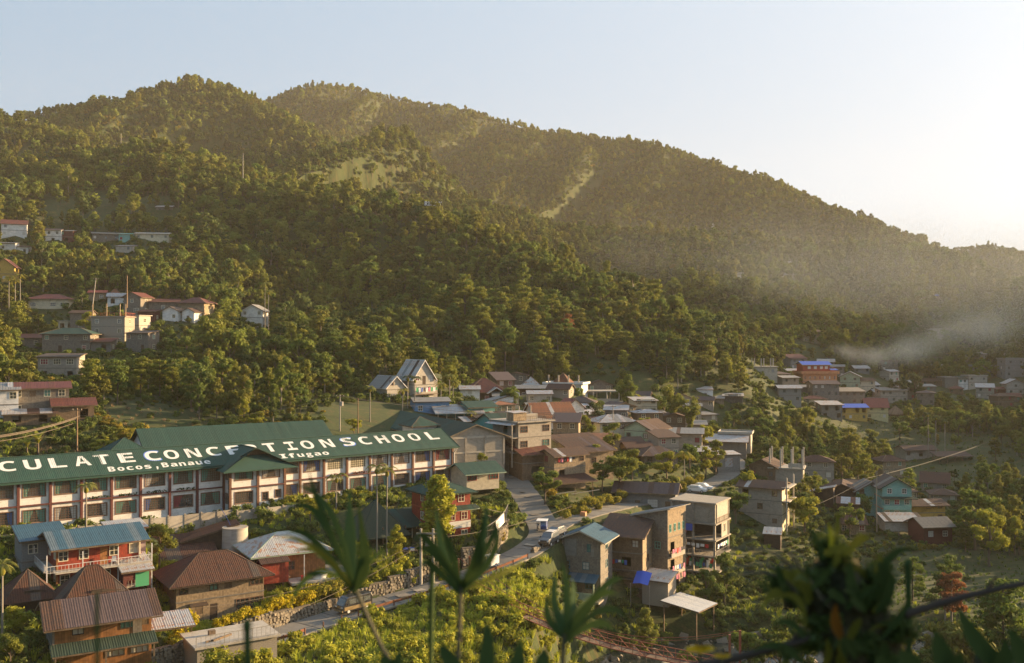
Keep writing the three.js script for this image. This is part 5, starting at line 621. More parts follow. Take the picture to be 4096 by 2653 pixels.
// ---------- far village on the right ----------
{ const pos = hit(820, 389), g = house('orange_hotel', 'orange building with arched upper gallery and red top floor under a blue roof', 'building', { pos, yaw: 4, w: 14, dp: 9, fh: 3.0, n: 2, wall: 'orange', f: ['w.w.w.w', 'vvvvvvv'], frame: 'white', roof: ['flat', 0.9, 0.7, 'orange'], near: false }); mesh('top_storey', box(11, 3, 7, -1, 8.4, -4.5), M.redtrim, g); mesh('window', [-4, -1.5, 1, 3].map((x) => box(1.2, 1.1, 0.06, x, 8.5, -0.98)), M.white, g); roofOn(g, 'gx', 11, 7, 9.9, 17 * D2R, 0.9, 'brightblue', false, rng(2), 'paleyellow', V(-1, 0, -1)); mesh('blue_awning', box(3, 0.1, 2.2, 5.6, 7.8, -0.2, 0, 0, 0.2), M.brightblue, g); }
const FAR = [
  ['stacked_house', 'grey house with purple roof directly below the orange building', 826, 405, 2, 10, 7, 2.7, ['wwww', 'w.ww', 'ww.w'], 'greywood', ['gx', 16, 0.7, 'purplebrown']],
  ['stacked_house', 'wide grey house with mossy roof right of the purple roofed one', 851, 405, 2, 11, 7, 2.7, ['w.ww', 'wwww'], 'conc_dark', ['sf', 8, 0.7, 'conc_dark']],
  ['mint_house', 'pale mint gabled house right of the orange building', 850, 389, -20, 8, 8, 2.7, ['w.w', 'ww'], 'palegreen', ['gz', 26, 0.8, 'iron']],
  ['blue_roof_villa', 'yellow villa with long bright blue roof at the terrace edge', 854, 421, 2, 10, 6, 2.6, ['ww.w', 'o.oo'], 'yellow', ['gx', 18, 0.8, 'brightblue']],
  ['white_canopy', 'open house with white canopy roof left of the bright blue roof', 832, 419, 2, 7.5, 6, 2.6, ['o.o', 'oo'], 'conc_dark', ['sf', 8, 0.8, 'iron_white']],
  ['red_roof_villa', 'cream villa with steep red roof and dormer', 877, 420, -10, 8, 7, 2.6, ['w.w', 'ww'], 'paleyellow', ['gx', 38, 0.7, 'redroof']],
  ['thatched_hut', 'brown native hut with steep thatch like roof by the red roofed villa', 898, 417, 0, 5, 5, 1.6, ['.'], 'wood', ['h', 45, 0.6, 'wood']],
  ['long_grey_house', 'long low grey house with rusty roof behind the red roofed villa', 894, 403, 0, 11, 6, 2.6, ['w.w.w', 'ww.w'], 'concrete', ['sf', 8, 0.6, 'conc_dark']],
  ['white_house', 'white two storey house with dark green roof in the far village', 967, 390, 6, 8, 7, 2.7, ['ww.w', 'wwww'], 'white', ['gx', 18, 0.6, 'greendark']],
  ['bare_block', 'bare grey concrete block left of the far white house', 952, 389, 6, 7, 7, 2.7, ['..', '..'], 'conc_dark', ['flat', 0, 0.3, 'concrete']],
  ['long_terrace', 'long grey three storey terrace with balconies on the far right', 990, 378, 4, 17, 8, 2.8, ['w.w.w.w', 'w.w.w.w'], 'block_grey', ['flat', 0.6, 0.5, 'conc_pale']],
  ['upper_terrace', 'pale grey block stacked above the long terrace', 995, 365, 4, 12, 8, 2.8, ['w.w.w', 'ww.ww'], 'conc_pale', ['sf', 7, 0.6, 'iron_white']],
  ['grey_block', 'grey concrete block at the picture edge beside the long terrace', 1016, 377, 0, 10, 8, 2.8, ['w.w', 'w.w', 'ww'], 'block_grey', ['flat', 0.4, 0.4, 'concrete']],
  ['grey_gable', 'grey gabled house with pale roof at the right edge of the paddies', 1016, 395, -8, 8, 7, 2.7, ['ww', 'w'], 'conc_pale', ['gz', 26, 0.8, 'iron']],
  ['low_iron_house', 'low dark house with white roof strip near the round dark trees', 905, 394, 0, 8, 5, 2.6, ['w.w'], 'conc_dark', ['sf', 7, 0.6, 'iron_white']],
  ['low_iron_house', 'low house with bluish iron roof left of the far white house', 926, 392, 0, 9, 5, 2.6, ['w.w.'], 'conc_dark', ['sf', 8, 0.6, 'iron_grey']],
  ['shanty_row', 'row of weathered shacks below the far terraces', 935, 386, 0, 12, 6, 2.4, ['w.w.w'], 'wood', ['sf', 9, 0.6, 'rustbrown']],
  ['dark_red_shack', 'dark red shack among bushes left of the grey gabled house', 1000, 394, 0, 6, 5, 2.4, ['w.'], 'maroon', ['gx', 18, 0.5, 'redroof2']],
  ['pillar_house', 'pale house with bare roof pillars at the forest edge', 764, 375, 0, 10, 7, 3, ['w.w'], 'conc_pale', ['flat', 0, 0.4, 'conc_pale']],
  ['grey_shack', 'small grey shacks left of the orange building', 795, 377, 0, 6, 5, 2.6, ['ww'], 'conc_dark', ['sf', 8, 0.5, 'iron']],
  ['terrace_shop', 'grey shop building under the orange building with long iron roof', 806, 394, 0, 9, 5, 2.6, ['o.o'], 'conc_dark', ['sf', 7, 0.6, 'iron_grey']],
  // scattered houses on the hazy hillside
  ['hill_house', 'white cottage alone on the hazy hillside terrace', 740, 278, 5, 8, 6, 2.6, ['w.w'], 'white', ['gx', 20, 0.5, 'iron_white']],
  ['hill_house', 'pale cottage with a low wall stretching to its left on the hazy hillside', 788, 280, 0, 8, 6, 3.4, ['w.'], 'conc_pale', ['gx', 22, 0.5, 'iron_grey']],
  ['hill_house', 'iron roofed cottage highest on the hazy hillside', 785, 266, 0, 9, 6, 2.4, ['w.w'], 'greywood', ['gx', 20, 0.5, 'iron_white']],
  ['hill_house', 'teal hut beside the pale cottages of the hazy hillside', 741, 287, 0, 7, 5, 2.4, ['w.'], 'teal', ['gx', 18, 0.5, 'rustbrown']],
  ['hill_house', 'long low cottage under the teal hut on the hazy hillside', 752, 287, 0, 11, 5, 2.2, ['w.w'], 'greywood', ['gx', 16, 0.5, 'iron']],
  ['hill_house', 'white roofed cottage midway down the hazy slope', 859, 298, 0, 7, 5, 2.2, ['w'], 'wood', ['gx', 18, 0.5, 'iron_white']],
  ['hill_house', 'lone tin hut right of the midway cottage', 877, 306, 0, 6, 5, 2.2, ['w'], 'wood', ['gx', 20, 0.5, 'iron_white']],
  ['hill_house', 'wide cottage with long pale roof lower on the hazy slope', 872, 321, 0, 11, 6, 2.4, ['w.w'], 'wood', ['sf', 10, 0.6, 'iron_white']],
  ['hill_house', 'small white house above the long pale roof', 881, 314, 0, 6, 5, 2.6, ['w'], 'white', ['gx', 18, 0.4, 'iron']],
  ['hill_house', 'shed with bright white roof left on the lower hazy slope', 831, 328, 0, 8, 5, 2.2, ['.'], 'brown', ['sf', 8, 0.5, 'iron_white']],
  ['hill_house', 'bright blue roofed hut on the right of the hazy slope', 939, 299, 0, 6, 5, 2.0, ['.'], 'wood', ['gx', 24, 0.5, 'brightblue']],
  ['hill_house', 'two storey cream house low on the hazy slope', 812, 343, 0, 9, 7, 2.8, ['w.w', 'o.o'], 'cream', ['sf', 8, 0.7, 'rustbrown']],
  ['hill_house', 'grey stepped house on the right foot of the hazy slope', 946, 339, 0, 14, 6, 2.6, ['w.w.w', 'w.'], 'conc_pale', ['flat', 0.4, 0.4, 'conc_pale']],
  ['hill_house', 'white tent roofed hut above the smoky trees', 754, 321, 0, 6, 5, 1.8, ['.'], 'wood', ['h', 24, 0.5, 'iron_white']],
  ['hill_house', 'grey shack right of the white tent roofed hut', 781, 325, 0, 9, 5, 2.2, ['w.w'], 'greywood', ['sf', 9, 0.5, 'iron']],
  ['hill_house', 'little house with pale gable on the terrace ridge', 714, 227, 10, 6, 5, 3, ['w'], 'white', ['gz', 30, 0.5, 'iron_white']],
  // upper left hamlet
  ['barn_house', 'white two storey barn like house with red roof on the upper left slope', 14, 237, 24, 9.5, 9, 2.8, ['w..w', 'w..'], 'white', ['gx', 24, 0.6, 'redroof2']],
  ['stilt_house', 'white stilt house with dark roof right of the barn like house', 53, 243, 8, 6.5, 5, 2.8, ['o', 'ww'], 'white', ['gx', 18, 0.5, 'purplebrown']],
  ['red_stilt_house', 'dark red shack with bright tin roof beside the white stilt house', 66, 243, 8, 5.5, 5, 2.6, ['o', 'w.'], 'maroon', ['sf', 9, 0.5, 'iron_white']],
  ['long_cottage', 'long dark timber cottage with cream gable left of the turquoise cottage', 106, 241, 20, 11, 6, 3.2, ['w.w.W'], 'greywood', ['gx', 15, 0.7, 'conc_dark']],
  ['turquoise_cottage', 'small turquoise cottage on a block base on the upper left slope', 126, 242, 6, 6, 5, 3.4, ['w.w'], 'turq', ['sf', 9, 0.5, 'teal']],
  ['cream_cottage', 'long cream cottage with pale roof right of the turquoise one', 152, 240, 6, 14, 6, 2.8, ['w.w.w'], 'cream', ['gx', 13, 0.6, 'conc_pale']],
  ['white_stilt_hut', 'white hut on stilts at the far left above bare earth', 7, 251, 10, 6, 5, 3.2, ['w.'], 'white', ['sf', 8, 0.4, 'iron_grey']],
  ['white_stilt_hut', 'second white stilt hut lower and right of the first', 21, 254, 10, 5.2, 4.5, 3.0, ['.w'], 'white', ['sf', 9, 0.4, 'rustbrown']],
  ['grey_hut', 'grey blue hut half hidden in the trees below the hamlet', 124, 252, 0, 7, 5, 2.6, ['.w'], 'conc_pale', ['sf', 8, 0.4, 'iron']],
  ['yellow_chalet', 'yellow chalet with steep dark red roof at the left edge', 4, 282, 12, 6.5, 6, 2.8, ['w', 'w.'], 'yellow', ['gz', 38, 0.7, 'redroof2']],
  ['crest_house', 'white walled house on the crest among golden trees', 287, 190, 0, 13, 6, 3, ['w.w.w'], 'white', ['sf', 6, 0.6, 'iron']],
  ['slope_hut', 'grey iron roofed hut alone in the shaded forest slope', 164, 213, 0, 8, 5, 3, ['w.'], 'greywood', ['gx', 20, 0.5, 'iron']],
  // left hill cluster
  ['pink_roof_house', 'long cream bungalow with rosy red hipped roof on the left hill', 48, 309, 8, 12.5, 8, 3.6, ['W.WW'], 'cream', ['h', 20, 0.8, 'redroof']],
  ['tan_cottage', 'tan cottage with orange edged roof behind the leaning pole', 97, 301, 12, 5.5, 5, 3, ['.w'], 'woodpale', ['gx', 18, 0.6, 'redtrim']],
  ['rust_pyramid_hut', 'hut with steep rusty pyramid roof on top of the hill cluster', 115, 301, 20, 4.6, 4.6, 2, ['.'], 'wood', ['h', 48, 0.5, 'rust3']],
  ['tin_roof_cottage', 'white cottage with plain grey tin roof in the hill cluster', 118, 305, 18, 6.5, 5, 3, ['o.'], 'white', ['gx', 24, 0.6, 'iron']],
  ['grey_gable_house', 'grey plank gable house with one dark window in the hill cluster', 132, 315, -14, 6.2, 6, 3.0, ['.W', '.w.'], 'greywood', ['gz', 24, 0.8, 'redroof2']],
  ['orange_eave_house', 'low house with glowing orange eave next to the grey gable house', 163, 312, 14, 9, 6, 3.4, ['.w.'], 'greywood', ['sf', 10, 0.8, 'redroof2']],
  ['red_hip_house', 'pale plank house with dark red hipped roof at the right end of the hill cluster', 191, 316, -10, 9, 7, 4.6, ['..'], 'woodpale', ['h', 24, 0.9, 'redroof2']],
  ['white_gablet', 'small white gabled hut below the orange eave house', 170, 321, -14, 5.4, 5, 3.4, ['.w'], 'white', ['gz', 24, 0.6, 'iron_dark']],
  ['white_gablet', 'brightly lit white gable front below the red hipped house', 188, 322, -16, 4.4, 4, 3.4, ['b'], 'white', ['gz', 26, 0.6, 'rustbrown']],
  ['maroon_shed', 'maroon shed with low roof in the middle of the hill cluster', 146, 322, -4, 5.5, 4, 3.4, ['o.'], 'maroon', ['sf', 8, 0.6, 'redroof2']],
  ['grey_narrow_house', 'narrow grey two storey house left of the block building', 80, 330, 4, 6, 5, 2.7, ['w', '.w'], 'greywood', ['gx', 16, 0.6, 'rustbrown']],
  ['white_annex', 'flat white annex left of the narrow grey house', 66, 330, 4, 4.6, 4, 2.7, ['oo'], 'cream', ['flat', 0, 0.3, 'conc_pale']],
  ['block_building', 'bare grey block building with railed flat roof in the hill cluster', 108, 346, 2, 9.5, 8, 2.8, ['w.w', 'w.w', 'w.w'], 'block', ['flat', 0, 0.4, 'concrete']],
  ['lit_block_house', 'small sunlit white house stuck to the block building', 132, 335, -20, 5.2, 5, 2.9, ['w.', 'w.'], 'conc_pale', ['flat', 0, 0.4, 'conc_pale']],
  ['grey_tin_house', 'grey tin house with pink curtained window under the sunlit one', 137, 352, -16, 7.2, 5, 2.7, ['.d', 'w.w.'], 'greywood', ['sf', 7, 0.6, 'iron_dark']],
  ['green_roof_house', 'two storey grey plank house with dark green hipped roof', 66, 353, 4, 13, 8, 2.8, ['.d.w', 'w.w.w'], 'greywood', ['h', 20, 0.8, 'green']],
  ['red_porch_shed', 'low grey shed with red porch roof beside the green roofed house', 97, 352, 2, 7.5, 4, 3, ['.o'], 'conc_dark', ['sf', 10, 0.7, 'redroof2']],
  ['dark_cottage', 'dark cottage with maroon roof left of the green roofed house', 27, 348, 2, 7.5, 6, 3, ['w.w'], 'greywood', ['sf', 9, 0.7, 'redroof2']],
  ['glass_ruin', 'roofless glazed shell beside a bare concrete frame on the left slope', 57, 380, 2, 9, 5, 2.8, ['o.o', 'WWW'], 'concrete', ['sf', 7, 0.5, 'iron_dark']],
  ['forest_cottage', 'white gabled cottage with grey roof below two tall palms', 252, 325, -6, 7.5, 6, 2.5, ['..', 'w.w'], 'white', ['gz', 28, 0.9, 'iron_grey']],
  ['grey_long_house', 'large grey plank house with maroon roof above the power lines', 40, 417, 28, 9.2, 6.5, 2.6, ['w..w', 'wbww'], 'greywood', ['gx', 14, 0.7, ['maroon', 'redroof2', 'iron']]],
  ['white_edge_house', 'white house at the left edge beside the large grey plank house', 2, 420, 28, 5, 6, 2.6, ['w.', 'w.w'], 'white', ['sf', 8, 0.6, 'iron_grey']],
  ['maroon_gable_shed', 'shed with maroon roof and white gable end by the power pole', 74, 421, 30, 6.5, 4.5, 3.0, ['.o'], 'wood', ['gx', 22, 0.7, 'redroof2']],
  ['lean_shelter', 'low tin shelter in front of the large grey plank house', 30, 425, 28, 8, 3, 2, ['oo'], 'wood', ['sf', 9, 0.5, ['iron', 'rust2']]],
  // more roofs packed into the middle village
  ['tin_roof_hut', 'small hut with rusty tin roof between the plank houses and the gable house', 607, 452, 14, 6, 5, 2.8, ['w.'], 'woodpale', ['sf', 10, 0.6, ['rust', 'iron']]],
  ['tin_roof_hut', 'narrow hut with grey tin roof behind the steep rust roof', 540, 418, 16, 6, 5, 3.0, ['w.w'], 'greywood', ['gx', 18, 0.6, ['iron_grey', 'iron']]],
  ['brown_cottage', 'brown cottage with patched roof below the grey hipped house', 628, 452, 10, 7, 5, 2.6, ['w.b'], 'wood', ['gx', 16, 0.6, ['rustbrown', 'iron']]],
  ['brown_cottage', 'low brown cottage right of the green boarded gable', 658, 444, -10, 6.5, 5, 2.6, ['bw'], 'woodpale', ['gx', 18, 0.6, ['rustbrown', 'rust2']]],
  ['block_cottage', 'block walled cottage with sheet roof under the cream flat house', 655, 424, 6, 7, 5, 2.8, ['w.w'], 'block', ['sf', 8, 0.6, ['iron', 'iron_grey']]],
  ['block_cottage', 'small block cottage at the foot of the open slab building', 616, 421, -8, 6, 5, 3.0, ['o.w'], 'block_grey', ['sf', 9, 0.6, ['iron_dark', 'iron']]],
  ['tin_roof_hut', 'pale tin roofed hut left of the white block', 540, 404, 4, 6.5, 5, 2.8, ['w.w'], 'conc_pale', ['gx', 16, 0.5, ['iron']]],
  ['brown_cottage', 'dark cottage with red brown roof beside the small red gable house', 590, 434, 12, 7, 6, 3.0, ['w.w'], 'greywood', ['gx', 22, 0.7, ['redroof2', 'rustbrown']]],
  ['tin_roof_hut', 'hut with two tone iron roof by the garden palm', 478, 432, 20, 6, 4, 2.4, ['.w'], 'wood', ['sf', 9, 0.5, ['iron', 'rust']]],
  ['block_cottage', 'grey block cottage above the long grey house', 694, 434, -8, 7, 5, 2.8, ['w.'], 'block_grey', ['sf', 8, 0.6, ['iron_grey']]],
  ['tin_roof_hut', 'shed roofed hut beside the upper road garage', 708, 462, 6, 5, 4, 2.6, ['b.'], 'wood', ['sf', 9, 0.5, ['rustbrown', 'iron']]],
  ['brown_cottage', 'plank cottage with rusty roof behind the brown hipped house', 640, 458, 12, 6, 5, 2.6, ['w.'], 'woodpale', ['gx', 18, 0.6, ['rust2', 'rustbrown']]],
  ['tin_roof_hut', 'small white roofed hut on the slope above the timber house', 470, 398, 6, 5, 4, 2.4, ['w'], 'white', ['gx', 20, 0.5, ['iron_white']]],
  ['village_house', 'grey house with pale roof left of the stacked purple roof house', 790, 403, 0, 8, 6, 2.7, ['w.w', 'ww'], 'block_grey', ['gx', 16, 0.6, 'iron']],
  ['village_house', 'cream house with rusty roof beside the mint gabled house', 866, 393, 4, 8, 6, 2.7, ['w.w', 'w.w'], 'cream', ['gx', 18, 0.6, 'rustbrown']],
  ['village_house', 'grey flat roofed house in front of the long terrace', 978, 388, 4, 9, 6, 2.7, ['w.w', 'w.w'], 'conc_pale', ['flat', 0.4, 0.4, 'concrete']],
  ['village_house', 'low house with iron roof beside the round dark trees', 884, 398, 0, 8, 6, 2.6, ['w.w'], 'conc_dark', ['gx', 16, 0.6, 'iron_grey']],
  ['village_house', 'small pale house behind the shanty row', 942, 378, 0, 8, 6, 2.8, ['w.w', 'w'], 'conc_pale', ['gx', 18, 0.6, 'iron']],
];
for (const [nm, label, u, v, yaw, w, dp, fh, f, wall, roof] of FAR) {
  const side = f.map((s) => (s.length > 1 ? 'w' : ''));
  const g = house(nm, label, /hut/.test(nm) ? 'hut' : /shed|shelter|canopy/.test(nm) ? 'shed' : /block|terrace|ruin|shop/.test(nm) ? 'building' : 'house', { u, v, yaw, w, dp, fh, f, l: side, r: side, wall, roof, frame: 'winframe', curtain: 0.2, sub: 3 });
  if (nm === 'pillar_house') for (let i = 0; i < 6; i++) mesh('column', box(0.4, 3.2, 0.4, -4.4 + i * 1.76, 4.6, -0.6 - (i % 2) * 3), M.conc_pale, g);
  if (nm === 'block_building') { railing(g, [V(-4.9, 8.6, 0.3), V(4.9, 8.6, 0.3), V(4.9, 8.6, -8)], 1.0, M.redtrim, 0.5); for (const x of [-4.6, -0.6, 3.2, 4.8]) post(g, x, 8.6, 12.2, -0.4, 0.28, M.woodpale); }
  if (nm === 'stilt_house' || nm === 'white_stilt_hut') for (const x of [-w / 2 + 0.2, w / 2 - 0.2]) post(g, x, -4.5, 0, 0.3, 0.25, M.wood);
}

// more small houses packed into the gaps of the two villages
{
  const r = rng(314), put = (n, u0, u1, v0, v1, name, label, group, wl, rf) => { let made = 0; for (let t = 0; t < 400 && made < n; t++) { const u = rr(r, u0, u1), v = rr(r, v0, v1), p = hit(u, v), w = rr(r, 5, 8.5), dp = rr(r, 4.5, 6.5), cx = p.x, cd = -p.z + dp / 2, rad = Math.hypot(w, dp) / 2; const rd = cacheRoad(cx, cd); if (rd && rd[0] < rad + 3) continue; if (HOUSES.some((b) => Math.hypot(b[0] - cx, b[1] - cd) < (b[2] + rad) * 0.86)) continue; made++; const two = r() < 0.4; house(name, label, 'house', { pos: p, yaw: rr(r, -25, 30), w, dp, fh: 2.6, f: two ? ['w.w', 'ww'] : ['w.w'], l: ['w'], r: ['w'], wall: wl[Math.floor(r() * wl.length)], roof: [['gx', 'gx', 'sf', 'gz', 'h'][Math.floor(r() * 5)], rr(r, 9, 24), 0.6, rf[Math.floor(r() * rf.length)]], frame: 'winframe', curtain: 0.3, sub: 2.5, group }); } };
  put(20, 500, 720, 392, 462, 'tin_roof_house', 'small weathered tin roofed house packed among the middle village roofs', 'packed houses of the middle village', ['woodpale', 'wood', 'greywood', 'block', 'cream', 'concrete'], [['rustbrown', 'rust2'], ['iron', 'rust3'], ['iron_grey', 'iron'], ['rust2', 'rustbrown'], ['purplebrown']]);
  put(24, 772, 1022, 366, 408, 'far_village_house', 'small weathered house packed into the hazy far village', 'packed houses of the far village', ['concrete', 'block_grey', 'cream', 'greywood', 'conc_pale', 'wood'], ['rustbrown', 'iron', 'iron_grey', 'redroof2', 'iron_white', 'purplebrown']);
  put(8, 800, 960, 475, 540, 'gorge_cottage', 'small brown cottage near the turquoise house', 'cottages near the turquoise house', ['wood', 'woodpale', 'concrete'], [['rustbrown', 'iron'], ['rust2', 'iron_dark']]);
}
// ---------- setting ----------
buildGround();
ROADS.forEach((r, i) => {
  const rd = tag(strip(r.pts, r.w, 0.02, 'road', M.road, 0.35), i ? 'concrete side road climbing past the towers to the bend' : 'grey concrete road curving below the school', 'road', null, 'structure');
  for (let k = 3; k + 1 < r.pts.length; k += 3) { const a = r.pts[k - 1], b = r.pts[k + 1], t = b.clone().sub(a).setY(0).normalize(), j = mesh('tar_joint', memo('tj' + r.w, () => box(r.w * 0.98, 0.012, 0.09)), M.tyre, rd); j.position.copy(r.pts[k]).add(V(0, 0.028, 0)); j.rotation.y = Math.atan2(t.x, t.z); }
  const pr = rng(12 + i); for (let k = 4; k + 2 < r.pts.length; k += 2) if (pr() < 0.4) { const a = r.pts[k - 1], b = r.pts[k + 1], t = b.clone().sub(a).setY(0).normalize(), pt = mesh('road_patch', box(rr(pr, 0.6, 1.8), 0.012, rr(pr, 0.8, 2.6)), pr() < 0.5 ? M.conc_dark : M.concrete, rd); pt.position.copy(r.pts[k]).add(V(rr(pr, -1.4, 1.4), 0.026, rr(pr, -0.8, 0.8))); pt.rotation.y = Math.atan2(t.x, t.z) + rr(pr, -0.2, 0.2); }
});
tag(strip(RIVER.pts, 12, 0, 'river', M.water, 0), 'shallow glinting river in the gorge', 'river', null, 'structure');
// ---------- stone walls, guard rail, footbridge ----------
const NR = rng(2024);
const stoneGeos = [0, 1, 2, 3, 4].map((k) => { const g = new THREE.BoxGeometry(1, 1, 1, 1, 1, 1), p = g.attributes.position, rk = rng(50 + k); const off = {}; for (let i = 0; i < p.count; i++) { const key = [p.getX(i), p.getY(i), p.getZ(i)].join(); off[key] ??= [rr(rk, -0.2, 0.2), rr(rk, -0.2, 0.2), rr(rk, -0.15, 0.15)]; p.setXYZ(i, p.getX(i) * 0.9 + off[key][0], p.getY(i) * 0.9 + off[key][1], p.getZ(i) + off[key][2]); } const q = g.toNonIndexed(); q.computeVertexNormals(); return q; });
function stoneWall(name, label, pts, hts, sz = 0.5) { // pts along the foot, stones laid in rough courses on a mortar core
  const g = thing(name, label, 'wall', pts[0].clone(), 0), o = pts[0], core = [], rest = []; let n = 0;
  const list = [];
  for (let i = 0; i + 1 < pts.length; i++) {
    const a = pts[i].clone().sub(o), b = pts[i + 1].clone().sub(o), L = a.distanceTo(b), h0 = hts[i], h1 = hts[i + 1], t = b.clone().sub(a).normalize(), yaw = Math.atan2(-t.z, t.x), hm = (h0 + h1) / 2;
    core.push(box(L + 0.1, hm + 0.6, 0.5, 0, 0, 0, yaw).translate((a.x + b.x) / 2, (a.y + b.y) / 2 + hm / 2 - 0.3, (a.z + b.z) / 2));
    const nv = V(-t.z, 0, t.x); if (nv.clone().add(o).add(a).length() > a.clone().add(o).length()) nv.negate();
    for (let y = 0.1; y < hm; y += sz * 0.72) for (let x = NR() * sz; x < L; x += sz * rr(NR, 0.8, 1.25)) { const p = a.clone().lerp(b, x / L).add(V(0, y + rr(NR, -0.06, 0.06), 0)).addScaledVector(nv, 0.27); list.push([p, yaw, sz * rr(NR, 0.8, 1.15), sz * 0.74 * rr(NR, 0.85, 1.15)]); }
  }
  mesh('mortar_core', core, M.mortar, g);
  const sm = [M.stone, M.stone2, M.stone3];
  const rem = [];
  list.forEach(([p, yaw, w, h], i) => { const gg = stoneGeos[i % 5], e = new THREE.Euler(rr(NR, -0.1, 0.1), yaw, rr(NR, -0.12, 0.12)), sc = V(w, h, 0.34); if (n++ < 290) { const m = mesh('stone', gg, sm[Math.floor(NR() * 3)], g); m.position.copy(p); m.rotation.copy(e); m.scale.copy(sc); } else rem.push(gg.clone().applyMatrix4(new THREE.Matrix4().compose(p, new THREE.Quaternion().setFromEuler(e), sc))); });
  if (rem.length) tag(mesh('remaining_stones', rem, M.stone, g), null, null, null, 'stuff');
  return g;
}
const roadSide = (R, i0, i1, off, dy = 0, step = 1) => { const out = []; for (let i = i0; i <= i1; i += step) { const a = R.pts[Math.max(0, i - 1)], b = R.pts[Math.min(R.pts.length - 1, i + 1)], t = b.clone().sub(a).setY(0).normalize(); out.push(R.pts[i].clone().add(V(t.z, 0, -t.x).multiplyScalar(off)).add(V(0, dy, 0))); } return out; };
const R1 = ROADS[0], idxAt = (u) => { let b = 0, q = 1e9; R1.pts.forEach((p, i) => { if (i > R1.pts.length * 0.55) return; const uu = p.x / -p.z * F + 512; if (Math.abs(uu - u) < q) { q = Math.abs(uu - u); b = i; } }); return b; };
{ const pts = roadSide(R1, idxAt(228), idxAt(452), -3.3, -0.1, 2), side = pts[0].z < R1.pts[idxAt(228)].z ? -3.3 : 3.3; const pp = roadSide(R1, idxAt(228), idxAt(452), side, -0.1, 2); stoneWall('road_wall', 'rough stone retaining wall beside the road under the yellow hedge', pp, pp.map((_, i) => 1.5 + 0.5 * Math.sin(i * 0.7) + (i > pp.length * 0.5 ? 0.5 : 0)));
  globalThis.UPSIDE = side; }
const UP_ = globalThis.UPSIDE;
stoneWall('terrace_wall', 'curved stone wall holding the railed yard above the road bend', [P(462, 565, 141), P(480, 561, 142.5), P(495, 553, 146), P(505, 543, 151), P(508, 533, 156)], [2.2, 2.6, 3.0, 3.2, 2.8], 0.55);
stoneWall('bank_wall', 'dark stone wall under the parked car beside the blue roofed house', [P(532, 572, 146), P(545, 570, 149), P(556, 566, 152), P(566, 560, 156)], [3.0, 4.2, 4.8, 4.6], 0.6);
stoneWall('garden_wall', 'stone garden wall with potted plants below the orange board house', [P(145, 668, 101), P(170, 664, 103), P(185, 657, 106)], [1.9, 1.9, 1.8], 0.45);
{ const g = thing('yard_railing', 'iron railing with white sheet on the curved stone wall', 'railing', P(480, 561, 142.5)), o = g.position; railing(g, [V(0, 2.6, 0), P(495, 553, 146).sub(o).add(V(0, 3, 0)), P(505, 543, 151).sub(o).add(V(0, 3.2, 0)), P(508, 533, 156).sub(o).add(V(0, 2.8, 0))], 1.8, M.pole, 0.35); mesh('sheet_panel', [bar(P(496, 552, 146.4).sub(o).add(V(0, 3.9, 0.1)), P(504, 544, 150.6).sub(o).add(V(0, 4.1, 0.1)), 0.05, 1.5)], M.cloth_white, g); }
{ // guard rail on the river side
  const i0 = idxAt(248), i1 = idxAt(536), pts = roadSide(R1, i0, i1, -UP_ * 0.82, 0, 2), g = thing('guard_rail', 'rusty brown timber guard rail along the river side of the road', 'guard rail', pts[0].clone()), o = g.position;
  pts.forEach((p, i) => { const q = p.clone().sub(o); mesh('rail_post', memo('gp', () => box(0.14, 1.1, 0.14, 0, 0.4, 0)), M.rust3, g).position.copy(q); if (i) { const a = pts[i - 1].clone().sub(o).add(V(0, 0.72, 0)), b = q.clone().add(V(0, 0.72, 0)); if (NR() < 0.9) mesh('rail_plank', bar(a, b, 0.06, 0.34), NR() < 0.5 ? M.rust3 : M.rust, g); } });
  const kp = thing('road_kerb', 'low concrete kerb along the river side of the road', 'kerb', pts[0].clone()); for (let i = 1; i < pts.length; i++) mesh('kerb_stone', bar(pts[i - 1].clone().sub(o).add(V(0, 0.06, 0)), pts[i].clone().sub(o).add(V(0, 0.06, 0)), 0.3, 0.24), M.concrete, kp);
}
{ // footbridge
  const a = P(464, 588, 132), b = P(735, 672, 103), g = thing('footbridge', 'red rusty steel truss footbridge crossing the gorge', 'bridge', a.clone()), d = b.clone().sub(a), L = d.length(), t = d.clone().normalize(), n = V(-t.z, 0, t.x).normalize(), up = V(0, 1, 0), K = 26;
  const at = (k, s, h) => d.clone().multiplyScalar(k / K).addScaledVector(n, s * 0.75).add(V(0, h - 1.6 * Math.sin(k / K * Math.PI), 0));
  for (let k = 0; k < K; k++) { mesh('deck_plank', bar(at(k, 0, 0), at(k + 1, 0, 0), 1.4, 0.08), k % 3 ? M.wood : M.rust2, g); for (const s of [-1, 1]) { mesh('side_truss', [bar(at(k, s, 1.15), at(k + 1, s, 1.15), 0.08), bar(at(k, s, 0.05), at(k + 1, s, 0.05), 0.12), bar(at(k, s, 0), at(k, s, 1.15), 0.07), bar(at(k, s, k % 2 ? 0 : 1.15), at(k + 1, s, k % 2 ? 1.15 : 0), 0.05)], M.bridge, g); } }
  for (const s of [-1, 1]) { mesh('tower_leg', bar(at(0, s * 1.4, -5), at(0, s * 1.4, 4.2), 0.22), M.bridge, g); const pts = []; for (let k = 0; k <= K; k++) pts.push(at(k, s, 1.3 + 2.9 * (2 * k / K - 1) ** 2)); mesh('cable', tube(pts, 0.035, 40, 5), M.bridge, g); }
  mesh('tower_leg', bar(at(K, 1.4, -9), at(K, 1.4, 4.2), 0.22), M.bridge, g); mesh('tower_leg', bar(at(K, -1.4, -9), at(K, -1.4, 4.2), 0.22), M.bridge, g);
  const ab = mesh('abutment', box(3, 6, 3, 0, -3.2, -0.5), M.concrete, g);
}
